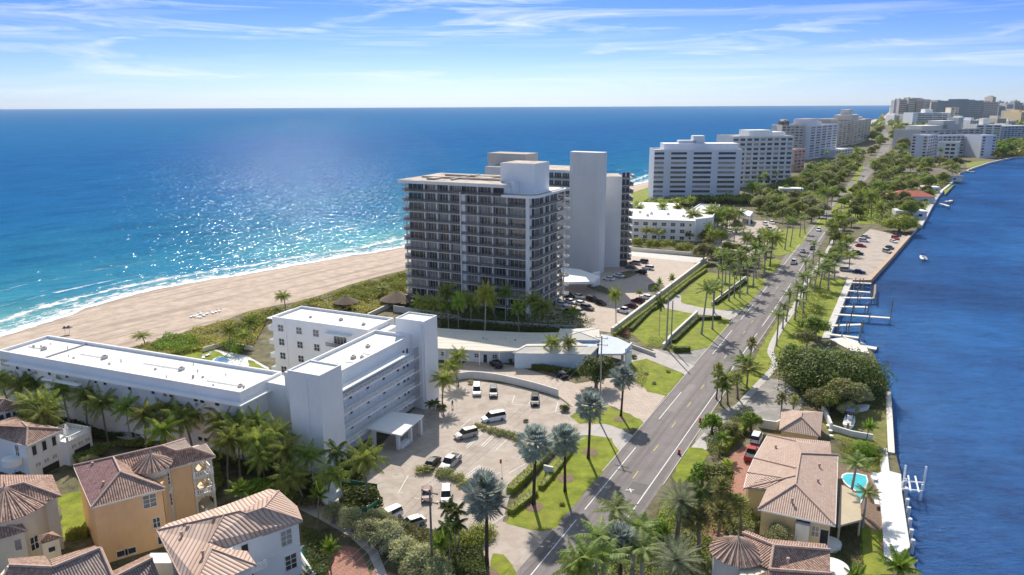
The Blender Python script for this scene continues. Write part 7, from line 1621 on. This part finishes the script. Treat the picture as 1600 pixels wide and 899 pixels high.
for l in ([(760, 785 + 3), (0, 0)],): pass
for i, (x, y, r) in enumerate([(834, 792, 1.6), (884, 748, 1.5), (922, 707, 1.5), (762, 899, 1.6), (969, 656, 1.3)]):
    c = G(x, y); sheet('mulch_ring', [(c[0] + r * math.cos(rad(t)), c[1] + r * math.sin(rad(t))) for t in range(0, 360, 24)], .06 + i * .001, M_mulch)
for i, (k, x, y, s, lab) in enumerate([('dark', 990, 560, .8, 'dark rounded shrub at the tip of the curved driveway'), ('dark', 882, 642, 1.1, 'dark shrub at the end of the retaining wall'), ('dark', 690, 640, 1.0, 'low dark shrub near the standing person'), ('grey', 736, 600, .7, 'grey shrub beside the forecourt corner palms'), ('hedge', 878, 790, .5, 'small shrub on the roadside lawn'), ('dark', 30, 750, 1.2, 'round dark bush below the white villa balcony'),
        ('lime', 1370, 716, .8, 'lime shrub near the seawall corner'), ('grey', 1010, 585, .5, 'grey tussock on the triangular lawn, upper'), ('grey', 1022, 600, .5, 'grey tussock on the triangular lawn, lower'), ('grey', 1044, 582, .5, 'grey tussock at the right end of the triangular lawn'), ('tree', 822, 660, .5, 'small bush in the middle parking island'), ('dark', 1072, 800, 1.2, 'dark shrub in shade of the date palm'),
        ('lime', 1110, 850, .8, 'lime shrub beside the conical turret'), ('lime', 1125, 815, .8, 'yellow-green shrub above the conical turret')]):
    SH[k].put((*G(x, y), 0), i, s, lab)
# ================================================================== VEHICLES
def paint(n, c): return mat(n, c, .38, .02, .5, spec=.3 if max(c) > .3 else .10, detail=0)
P_W = paint('white_car_paint', (.78, .78, .78)); P_S = paint('silver_car_paint', (.42, .41, .39)); P_B = paint('black_car_paint', (.018, .018, .02)); P_G = paint('grey_car_paint', (.13, .13, .14)); P_R = paint('red_car_paint', (.42, .03, .03)); P_M = paint('maroon_car_paint', (.12, .03, .03)); P_N = paint('navy_car_paint', (.02, .04, .12)); P_C = paint('champagne_car_paint', (.50, .45, .38))
M_cg = mat('car_glass', (.02, .025, .03), .08, .1, .5, spec=.5); M_lamp = flat('headlight_glass', (.75, .75, .72), .15, .8); M_tail = flat('tail_light_red', (.45, .02, .02), .3)
CARS = {}
def loft(mb, secs, m=0):
    """secs: (x, halfwidth bottom, halfwidth top, z0, z1)"""
    k0 = len(mb.v)
    for x, wb, wt, z0, z1 in secs: mb.v += [(x, -wb, z0), (x, wb, z0), (x, wb * 1.0, z0 + (z1 - z0) * .6), (x, wt, z1), (x, -wt, z1), (x, -wb * 1.0, z0 + (z1 - z0) * .6)]
    for i in range(len(secs) - 1):
        a = k0 + i * 6; b = a + 6
        for j in range(6): q = (j + 1) % 6; mb.f.append([a + j, a + q, b + q, b + j]); mb.m.append(m)
    mb.f.append([k0 + j for j in range(6)][::-1]); mb.f.append([k0 + (len(secs) - 1) * 6 + j for j in range(6)]); mb.m += [m, m]
def car(kind, pm):
    key = kind + pm.name
    if key in CARS: return CARS[key]
    cat = {'sedan': 'car', 'suv': 'car', 'van': 'van', 'pickup': 'pickup truck', 'box': 'truck'}[kind]
    T = thing({'sedan': 'sedan_car', 'suv': 'suv_car', 'van': 'minivan', 'pickup': 'pickup_truck', 'box': 'delivery_truck'}[kind], 'x', cat); L, W, hb, hr = {'sedan': (4.7, .9, .92, 1.42), 'suv': (4.8, .96, 1.05, 1.75), 'van': (5.1, .99, 1.1, 1.85), 'pickup': (5.8, 1.0, 1.1, 1.85), 'box': (7.5, 1.15, 1.3, 2.4)}[kind]
    h = L / 2; mb = MB()
    loft(mb, [(-h, W * .86, W * .8, .35, hb * .82), (-h + .25, W, W * .9, .25, hb), (-h * .45, W, W * .92, .22, hb), (h * .38, W, W * .92, .22, hb), (h * .75, W, W * .86, .25, hb * .86), (h - .1, W * .9, W * .78, .3, hb * .72), (h, W * .78, W * .7, .38, hb * .6)]); b = mb.build('body', pm, T, False)
    r0, r1 = {'sedan': (-h * .62, h * .22), 'suv': (-h * .93, h * .22), 'van': (-h * .95, h * .34), 'pickup': (-h * .22, h * .34), 'box': (h * .35, h * .75)}[kind]
    f0, f1 = r0 - (.10 if kind != 'sedan' else .45), r1 + (.65 if kind != 'pickup' else .5)
    mb = MB(); k = W * .9; t = W * .72; z0, z1 = hb - .06, hr - .06
    for x, w_, z in ((f0, k, z0), (r0 + .12, t, z1), (r1 - .12, t, z1), (f1, k, z0)): mb.v += [(x, -w_, z), (x, w_, z)]
    mb.f += [[0, 1, 3, 2], [2, 3, 5, 4], [4, 5, 7, 6], [0, 2, 4, 6], [1, 7, 5, 3], [0, 6, 7, 1]]; mb.m += [0] * 6; mb.build('windows', M_cg, T)
    mb = MB(); loft(mb, [(r0 + .05, t * .96, t * .9, z1 - .01, hr - .01), (0 if kind != 'box' else (r0 + r1) / 2, t * 1.04, t * .98, z1 - .02, hr), (r1 - .1, t * .96, t * .9, z1 - .01, hr - .02)]); mb.build('roof', pm, T)
    if kind == 'pickup': mb = MB(); mb.box(-h + .18, -h * .26, -W * .82, W * .82, hb - .02, hb + .004); mb.build('cargo_bed', M_dark, T); mb = MB(); mb.box(-h + .03, -h * .25, -W * .93, -W * .84, hb, hb + .14); mb.box(-h + .03, -h * .25, W * .84, W * .93, hb, hb + .14); mb.build('bed_rail', pm, T)
    if kind == 'box': mb = MB(); mb.box(-h, h * .30, -W, W, .7, 3.1); mb.build('cargo_box', M_frame, T)
    for sx in (-h * .60, h * .62):
        for sy in (-1, 1):
            r = .34 if kind in ('sedan', 'suv', 'van') else .4; mb = MB(); mb.tube((sx, sy * W * .82, r), (sx, sy * (W + .02), r), r, r, 12); w_ = mb.build('wheel', M_black, T)
            mb = MB(); mb.tube((sx, sy * (W + .02), r), (sx, sy * (W + .035), r), r * .58, r * .5, 10); q = mb.build('rim', M_metal, w_)
    for sy in (-1, 1):
        mb = MB(); mb.box(h - .16, h - .01, min(sy * W * .5, sy * W * .82), max(sy * W * .5, sy * W * .82), hb * .58, hb * .72); mb.build('headlight', M_lamp, T)
        mb = MB(); mb.box(-h - .01, -h + .1, min(sy * W * .55, sy * W * .84), max(sy * W * .55, sy * W * .84), hb * .62, hb * .8); mb.build('tail_light', M_tail, T)
    CARS[key] = Proto(T); return CARS[key]
def put_car(kind, pm, px, py, qx, qy, label, group=None):
    """px, py: middle of the car on the ground; qx, qy: a picture point towards its nose"""
    a, b = G(px, py), G(qx, qy); car(kind, pm).put((*a, 0.03), math.atan2(b[1] - a[1], b[0] - a[0]), 1, label, group)
for a in [('van', P_W, 771, 657, 745, 662, 'white minivan parked by the island hedge in the hotel lot'), ('suv', P_C, 728, 683, 700, 690, 'beige estate car parked below the white minivan'), ('sedan', P_B, 676, 727, 690, 712, 'black sedan parked beside the silver pickup truck'), ('pickup', P_S, 704, 727, 690, 740, 'silver pickup truck in the hotel lot'),
          ('van', P_W, 745, 614, 745, 620, 'white van backed against the curved wall'), ('suv', P_G, 771, 617, 771, 624, 'dark grey estate car against the curved wall beside the white van'), ('suv', P_B, 836, 630, 836, 636, 'black car parked alone under the curved wall'),
          ('suv', P_B, 775, 573, 768, 568, 'black car on the pale forecourt by the motel'), ('sedan', P_B, 877, 589, 868, 583, 'black sedan in front of the lobby palms'), ('sedan', P_M, 667, 777, 667, 790, 'dark red sedan below the shaggy island hedge, left of two'), ('suv', P_S, 697, 780, 697, 795, 'silver car below the shaggy island hedge, right of two'),
          ('suv', P_W, 607, 812, 590, 820, 'white car half hidden by grey-green trees'), ('sedan', P_S, 643, 822, 625, 828, 'pale sedan behind the grey-green trees near the utility pole'), ('sedan', P_N, 700, 832, 690, 836, 'dark blue car behind the clump palms'),
          ('pickup', P_R, 1174, 714, 1184, 690, 'red and black pickup truck on the red driveway'), ('suv', P_W, 1182, 688, 1190, 672, 'white car on the red driveway behind the pickup truck'),
          ('pickup', P_W, 1240, 412, 1246, 404, 'white truck on the road by the second driveway'), ('sedan', P_W, 1254, 394, 1260, 386, 'white car following close behind the white truck'), ('suv', P_W, 1279, 361, 1273, 370, 'white car alone on the far road past the royal palms'),
          ('sedan', P_B, 1314, 317.5, 1320, 310, 'black car on the far road in tree shade'), ('sedan', P_C, 1326, 304, 1321, 309, 'cream car on the far road, fourth of the line'), ('sedan', P_N, 1333, 294, 1337, 290, 'dark blue car on the far road'), ('sedan', P_W, 1343, 284, 1340, 287, 'white car far off on the road'), ('sedan', P_W, 1348, 276, 1350, 273, 'farthest white car on the road before the bend'), ('sedan', P_B, 1269, 390, 1263, 397, 'black sedan driving towards the white truck') ,
          ('sedan', P_W, 856, 494, 845, 492, 'white sedan under the corner of the glass tower'), ('sedan', P_W, 951, 438, 940, 436, 'white sedan beside the blank stair tower'), ('sedan', P_W, 966, 433, 955, 431, 'second white sedan beside the planted island near the stair tower')]: put_car(*a)
g = 'cars parked in the glass tower lot'
for i, (k, p, x, y, qx, qy, lab) in enumerate([('suv', P_B, 888, 465, 900, 468, 'black'), ('sedan', P_W, 905, 466, 918, 469, 'white'), ('suv', P_B, 926, 471, 938, 474, 'black'), ('sedan', P_W, 892, 474, 905, 477, 'white'), ('sedan', P_W, 908, 477, 920, 480, 'white'), ('suv', P_G, 918, 484, 930, 487, 'grey'), ('sedan', P_W, 878, 478, 890, 481, 'white'), ('sedan', P_B, 890, 490, 902, 493, 'black'), ('sedan', P_S, 905, 490, 915, 493, 'silver'), ('sedan', P_B, 938, 476, 948, 479, 'black'), ('sedan', P_G, 868, 470, 880, 473, 'grey')]):
    put_car(k, p, x, y, qx, qy, f'{lab} car in the packed rows under the glass tower, {nth(i)} counting from the back', g)
for i, (k, p, x, y, qx, qy, lab) in enumerate([('pickup', P_W, 976, 489, 962, 486, 'white pickup truck against the long cream wall'), ('sedan', P_M, 986, 481, 972, 478, 'maroon sedan beside the white pickup by the cream wall'), ('suv', P_M, 997, 473, 983, 470, 'dark maroon car third along the cream wall'), ('sedan', P_W, 1010, 467, 996, 464, 'white sedan fourth along the cream wall'),
        ('suv', P_C, 992, 413, 978, 411, 'beige car in the back corner of the tower lot'), ('suv', P_G, 1004, 411, 990, 409, 'grey car in the back corner of the tower lot'), ('suv', P_W, 1012, 421, 998, 419, 'white car in the second back row of the tower lot'), ('suv', P_B, 1001, 428, 988, 426, 'black car at the end of the second back row'), ('sedan', P_G, 985, 420, 972, 418, 'grey sedan next to the rear balconies')]): put_car(k, p, x, y, qx, qy, lab, g)
g = 'cars in the canal parking lot'; cols = [(P_W, 'white'), (P_S, 'silver'), (P_N, 'dark blue'), (P_G, 'grey'), (P_B, 'black'), (P_R, 'red')]
for row, spots in (('canal side row', [(1390, 389), (1386, 395), (1396, 379), (1399, 374), (1402, 369)]), ('tree side row', [(1352, 372), (1350, 378), (1345, 386), (1340, 398)]), ('near end', [(1342, 427), (1322, 424)])):
    for i, (x, y) in enumerate(spots):
        p, n = cols[(i * 5 + len(row)) % 6]; put_car('suv' if i % 2 else 'sedan', p, x, y, x + 10, y + 3 if row[0] == 'c' else y + 1, f'{n} car in the {row} of the canal parking lot, {nth(i)}', g)
for i, (x, y, p, n) in enumerate([(1140, 362, P_W, 'white'), (1152, 352, P_W, 'white'), (1172, 349, P_B, 'black'), (1196, 352, P_W, 'white'), (1203, 360, P_S, 'silver'), (1206, 350, P_W, 'white')]): put_car('suv', p, x, y, x + 8, y + 4, f'{n} car in the low white hotel lot, {nth(i)} from the left', 'cars in the low hotel lot')

# ================================================================== BOATS
def boat(loc, rz, label, L=6.5, cabin=True, people=False, sc=1):
    T = thing('motor_boat', label, 'boat', loc); f = Fr(loc[:2], (math.cos(rz), math.sin(rz))); mb = MB(f); W = L * .17; z = loc[2]
    st = [(-L / 2, W * .9), (-L * .1, W), (L * .25, W * .8), (L * .42, W * .4), (L / 2, .02)]; top = [(a, b) for a, b in st] + [(a, -b) for a, b in st[::-1]]
    k0 = len(mb.v); n = len(top)
    for zz, q in ((-.15, .6), (.75, 1.0)):
        for a, b in top: mb.pt(a * (.9 if q < 1 else 1), b * q, z + zz + (.2 if a > L * .2 and q == 1 else 0))
    for i in range(n): j = (i + 1) % n; mb.f.append([k0 + i, k0 + j, k0 + n + j, k0 + n + i][::-1]); mb.m.append(0)
    mb.f.append([k0 + n + i for i in range(n)][::-1]); mb.f.append([k0 + i for i in range(n)]); mb.m += [0, 0]; mb.build('hull', M_trim, T)
    mb = MB(f); mb.box(-L * .42, L * .15, -W * .65, W * .65, z + .76, z + .80); mb.build('deck', M_cobb, T)
    if cabin:
        mb = MB(f); mb.box(-.4, .5, -.45, .45, z + .8, z + 1.6); mb.build('console', M_trim, T); mb = MB(f); mb.box(.2, .5, -.4, .4, z + 1.6, z + 2.0); mb.build('windscreen', M_cg, T)
        mb = MB(f); mb.box(-1.1, .8, -.8, .8, z + 2.7, z + 2.8); [mb.tube((a, b, z + .8), (a, b, z + 2.7), .04) for a in (-.9, .6) for b in (-.65, .65)]; mb.build('canopy', M_N if False else P_N, T)
    mb = MB(f); mb.box(-L / 2 - .45, -L / 2, -.2, .2, z + .1, z + 1.2); mb.build('outboard_motor', P_G, T); return T
boat((*G(1442, 405, ZW), ZW), rad(70), 'white motor boat with blue canopy under way on the canal', 8)
boat((*G(1327, 660, .5), .4), rad(62), 'white boat with blue cover parked on the dry lawn', 6.5)
boat((*G(1340, 641, .5), .4), rad(15), 'white boat parked under the pale tree by the seawall', 6, cabin=False)
boat((*G(1344, 545, ZW), ZW), rad(150), 'cream boat moored below the slips beside the ficus', 8)

# ================================================================== POLES, SIGNS, PEOPLE, SMALL THINGS
def pole(x, y, ty, label, arms=1, m=None, r=.16, lamp=False):
    h = HT(x, y, ty); p = G(x, y); T = thing('utility_pole', label, 'utility pole', (*p, 0)); mb = MB(); mb.tube((*p, 0), (*p, h), r * 1.2, r * .8, 8); mb.build('post', m or M_pole, T)
    for k in range(arms):
        mb = MB(Fr(p, (.885, -.4655))); mb.box(-1.3, 1.3, -.06, .06, h - .5 - k * 1.4, h - .35 - k * 1.4); mb.build('crossarm', m or M_pole, T)
        for s in (-1.2, 0, 1.2): mb = MB(Fr(p, (.885, -.4655))); mb.tube((s, 0, h - .35 - k * 1.4), (s, 0, h - .1 - k * 1.4), .05); mb.build('insulator', M_metal, T)
    if lamp: mb = MB(Fr(p, (.885, -.4655))); mb.tube((0, 0, h - 3), (2.6, 0, h - 2.4), .05); mb.box(2.4, 3.1, -.15, .15, h - 2.5, h - 2.35); mb.build('lamp_arm', M_metal, T)
    return (*p, h)
pA = pole(676, 905, 765, 'weathered utility pole in front of the grey-green trees', 2)
pB = pole(937, 660, 525, 'utility pole behind the silver palm near the lobby', 2, M_metal)
pC = pole(1041, 545, 448, 'grey pole on the lawn, left of the pair', 0, M_trunkp, .2)
pD = pole(1048, 543, 470, 'grey pole on the lawn, right of the pair', 0, M_trunkp, .18)
pE = pole(1290, 352, 300, 'far utility pole right of the road among trees', 1)
def cable(a, b, off, sag, label, z):
    mb = MB(); f = (.885, -.4655); pts = []
    for i in range(15): t = i / 14; pts.append((a[0] + (b[0] - a[0]) * t + f[0] * off, a[1] + (b[1] - a[1]) * t + f[1] * off, a[2] - z + (b[2] - a[2]) * t - sag * 4 * t * (1 - t)))
    for i in range(14): mb.tube(pts[i], pts[i + 1], .022, n=4, cap=False)
    single(mb, 'power_cable', M_metal, label, 'cable', 'power cables')
for i, o in enumerate((-1.2, 0, 1.2)): cable(pA, pB, o, 1.2, f'power cable from the front utility pole over the hotel lot, {nth(i)} from the left', .1)
q0 = (-28, 62, 10.5)
for i, o in enumerate((-1.2, 0, 1.2)): cable(q0, pA, o, .8, f'power cable rising from the bottom edge to the front pole, {nth(i)} from the left', .1)
for i, o in enumerate((-.4, .5)): cable((q0[0], q0[1], 8), pA, o, .8, f'lower slack cable under the power cables, {nth(i)} from the left', 2.5 if i else 1.6)
# small roadside sign, flag post, lawn sign
T = thing('entrance_sign', 'small white slanted sign box between hedge and lawn', 'sign', (*G(857, 742), 0)); x, y = G(857, 742); mb = MB(Fr((x, y), (.885, -.4655))); mb.box(-.9, .9, -.2, .2, .6, 1.7); mb.build('sign_panel', M_white2, T); mb = MB(Fr((x, y), (.885, -.4655))); mb.box(-.7, .7, -.12, .12, 0, .6); mb.build('sign_base', M_grey, T)
x, y = G(784, 738); T = thing('flag', 'small red pennant on a thin post in the hotel lot', 'flag', (x, y, 0)); mb = MB(); mb.tube((x, y, 0), (x, y, 2.6), .03); mb.build('post', M_metal, T); mb = MB(); mb.box(x - .35, x, y - .02, y + .02, 1.7, 2.5); mb.build('pennant', M_red, T)
for i, (a, b, lab) in enumerate((((1061, 710), (1061, 712), 'red traffic drum at the right edge of the road, nearest'), ((1094, 660), (1094, 662), 'red bin by the right road edge near the side street'))):
    x, y = G(*a); mb = MB(); mb.tube((x, y, .02), (x, y, .95), .26, .22, 10); mb.tube((x, y, .95), (x, y, 1.0), .24, .24, 10); T = thing('traffic_drum', lab, 'traffic drum', (x, y, 0)); mb.build('body', M_red, T); mb = MB(); mb.tube((x, y, .0), (x, y, .1), .38, .36, 10); mb.build('base', M_black, T)
# fenced court with green mesh
T = thing('mesh_fence', 'green mesh fence round the small service court by the lot', 'fence', (*G(560, 800), 0)); fp = GP([(528, 770), (545, 768), (590, 775), (592, 800), (575, 812), (548, 815)])
for i in range(len(fp) - 1):
    a, b = fp[i], fp[i + 1]; mb = MB(); mb.wall([a, b], .04, .05, 2.2); mb.build('mesh_panel', M_green, T); mb = MB(); mb.tube((*a, 0), (*a, 2.4), .06); mb.build('post', M_metal, T)
mb = MB(); mb.prism(GP([(497, 765), (520, 752), (532, 765), (512, 780)], 2.8), 0, 2.8); single(mb, 'service_shed', M_bluew, 'pale blue flat roofed shed beside the mesh fence court', 'shed')
mb = MB(); mb.prism(GP([(512, 780), (528, 768), (530, 790), (514, 800)], 2.2), 0, 2.0); single(mb, 'court_wall', M_cream, 'cream wall beside the green mesh fence court', 'wall')
# thatched huts
for i, (x, y, r, h, lab) in enumerate([(541, 480, 4.2, 3.6, 'brown thatched hut at the dunes behind the back wing'), (620, 478, 5.5, 4.6, 'larger thatched hut beside the beach wall and glass tower')]):
    p = G(x, y); T = thing('thatched_hut', lab, 'hut', (*p, 0)); mb = MB(); n = 12
    for k in range(n):
        a0, a1 = 6.283 * k / n, 6.283 * (k + 1) / n; mb.face([(p[0] + r * math.cos(a0), p[1] + r * math.sin(a0), h * .5), (p[0] + r * math.cos(a1), p[1] + r * math.sin(a1), h * .5), (p[0] + .6 * math.cos(a1), p[1] + .3 * math.sin(a1), h), (p[0] + .6 * math.cos(a0), p[1] + .3 * math.sin(a0), h)])
    mb.build('thatch_roof', M_thatch, T)
    for k in range(4): a0 = .8 + 1.57 * k; mb = MB(); mb.tube((p[0] + r * .7 * math.cos(a0), p[1] + r * .7 * math.sin(a0), 0), (p[0] + r * .7 * math.cos(a0), p[1] + r * .7 * math.sin(a0), h * .6), .15); mb.build('post', M_wood, T)
# loungers on the sand and terrace
def lounger():
    T = thing('sun_lounger', 'x', 'sun lounger'); mb = MB(); mb.box(-1, .35, -.33, .33, .3, .38); mb.build('seat', M_trim, T); mb = MB(); mb.face([(.35, -.33, .38), (.35, .33, .38), (.95, .33, .8), (.95, -.33, .8)]); mb.face([(.35, -.33, .32), (.95, -.33, .74), (.95, .33, .74), (.35, .33, .32)]); mb.build('backrest', M_trim, T)
    for a in (-.8, .3):
        for b in (-.28, .28): mb = MB(); mb.box(a - .03, a + .03, b - .03, b + .03, 0, .3); mb.build('leg', M_metal, T)
    return Proto(T)
LG = lounger()
for i, (x, y) in enumerate([(303, 495), (309, 493), (315, 491), (311, 497), (318, 494), (332, 490), (338, 488), (344, 487), (299, 496), (325, 491)]): LG.put((*G(x, y), 0.03), R.uniform(1, 3), .95, f'white sun lounger on the sand before the dunes, {nth(i)}', 'sun loungers on the sand')
for i, (x, y) in enumerate([(318, 560), (326, 556), (366, 572), (374, 570), (350, 575)]): LG.put((*G(x, y), 0.03), R.uniform(0, 3), 1, f'white sun lounger on the hotel pool terrace, {nth(i)}', 'sun loungers by the hotel pool')
for i, (x, y) in enumerate([(1366, 752), (1369, 790)]): LG.put((*G(x, y), 0.42), 1.2, 1, ['lounger on the white terrace nearer the pool', 'lounger halfway along the white terrace'][i])
# umbrellas on the sand
for i, (x, y) in enumerate([(102, 522), (109, 521)]):
    p = G(x, y); T = thing('beach_umbrella', ['closed dark beach umbrella on the sand, left of two', 'dark beach umbrella on the sand, right of two'][i], 'umbrella', (*p, .03)); mb = MB(); mb.tube((*p, .03), (*p, 2.2), .04); mb.build('pole', M_metal, T); mb = MB(); mb.tube((*p, 1.7), (*p, 2.4), 1.1 if i else .6, .04, 10); mb.build('canopy', P_G, T)
# people
def person(p, rz, label, top, legs, pose='stand'):
    vs = [(0, 0, .95), (0, 0, 1.2), (0, 0, 1.42), (0, 0, 1.52), (0, .02, 1.68), (.10, 0, .88), (.12, .06, .5), (.13, -.08, .08), (-.10, 0, .88), (-.12, -.02, .5), (-.13, .04, .08), (.19, 0, 1.40), (.26, .02, 1.14), (.24, .14, .92), (-.19, 0, 1.40), (-.26, 0, 1.14), (-.25, .1, .92), (.13, .06, .04), (-.13, .17, .04)]
    es = [(0, 1), (1, 2), (2, 3), (3, 4), (0, 5), (5, 6), (6, 7), (0, 8), (8, 9), (9, 10), (2, 11), (11, 12), (12, 13), (2, 14), (14, 15), (15, 16), (7, 17), (10, 18)]
    rr = [.14, .13, .15, .055, .11, .095, .065, .045, .095, .065, .045, .06, .045, .035, .06, .045, .035, .035, .035]
    me = bpy.data.meshes.new('person'); me.from_pydata(vs, es, []); o = bpy.data.objects.new('person', me); COL.objects.link(o)
    sk = o.modifiers.new('skin', 'SKIN'); sv = me.skin_vertices[0].data
    for i, r in enumerate(rr): sv[i].radius = (r, r * .85, )
    sv[0].use_root = True; ss = o.modifiers.new('sub', 'SUBSURF'); ss.levels = 2; ss.render_levels = 2
    dg = bpy.context.evaluated_depsgraph_get(); m2 = bpy.data.meshes.new_from_object(o.evaluated_get(dg)); o.modifiers.clear(); o.data = m2
    m2.materials.clear(); [m2.materials.append(x) for x in (M_skin, top, legs)]
    for q in m2.polygons:
        c = q.center; q.material_index = 2 if c.z < .98 and abs(c.x) < .19 else 1 if c.z < 1.46 and c.z > .9 and abs(c.x) < .3 and c.z > 1.0 else 0
        q.use_smooth = True
    o.location = (*p, .03); o.rotation_euler = (0, 0, rz); tag(o, label, 'person'); bpy.ops.object
    hair = MB(); hair.tube((0, -.01, 1.66), (0, -.015, 1.81), .115, .06, 8); hair.build('hair', P_B, o); return o
person(G(707, 637), .4, 'person in dark clothes standing in the hotel lot near the stair tower', P_B, P_B)
# planters and posts by the garage
for i, (x, y) in enumerate([(1294, 668), (1297, 676), (1298, 684)]):
    p = G(x, y); mb = MB(); mb.tube((*p, 0), (*p, .5), .3, .45, 8); single(mb, 'planter', M_trim, f'white planter in the row beside the garage, {nth(i)} from the back', 'planter', 'white planters beside the garage')
for i, (x, y) in enumerate([(675, 640), (680, 640)]):
    p = G(x, y); mb = MB(); mb.tube((*p, 0), (*p, 1.0), .1, .1, 8); single(mb, 'bollard', M_trim, f'white bollard at the stair tower foot, {nth(i)} from the left', 'bollard', 'white bollards')
# unused prototypes are removed
for k in list(CARS.values()) + COCO + YEL + FRESH + ROYAL + SILV + DATE + CAB + DARKP + TREES + [OLIV, DKT, LIMT] + list(SH.values()):
    if not k.used:
        for c in kids(k.o):
            for g in kids(c): bpy.data.objects.remove(g)
            bpy.data.objects.remove(c)
        bpy.data.objects.remove(k.o)
purge()
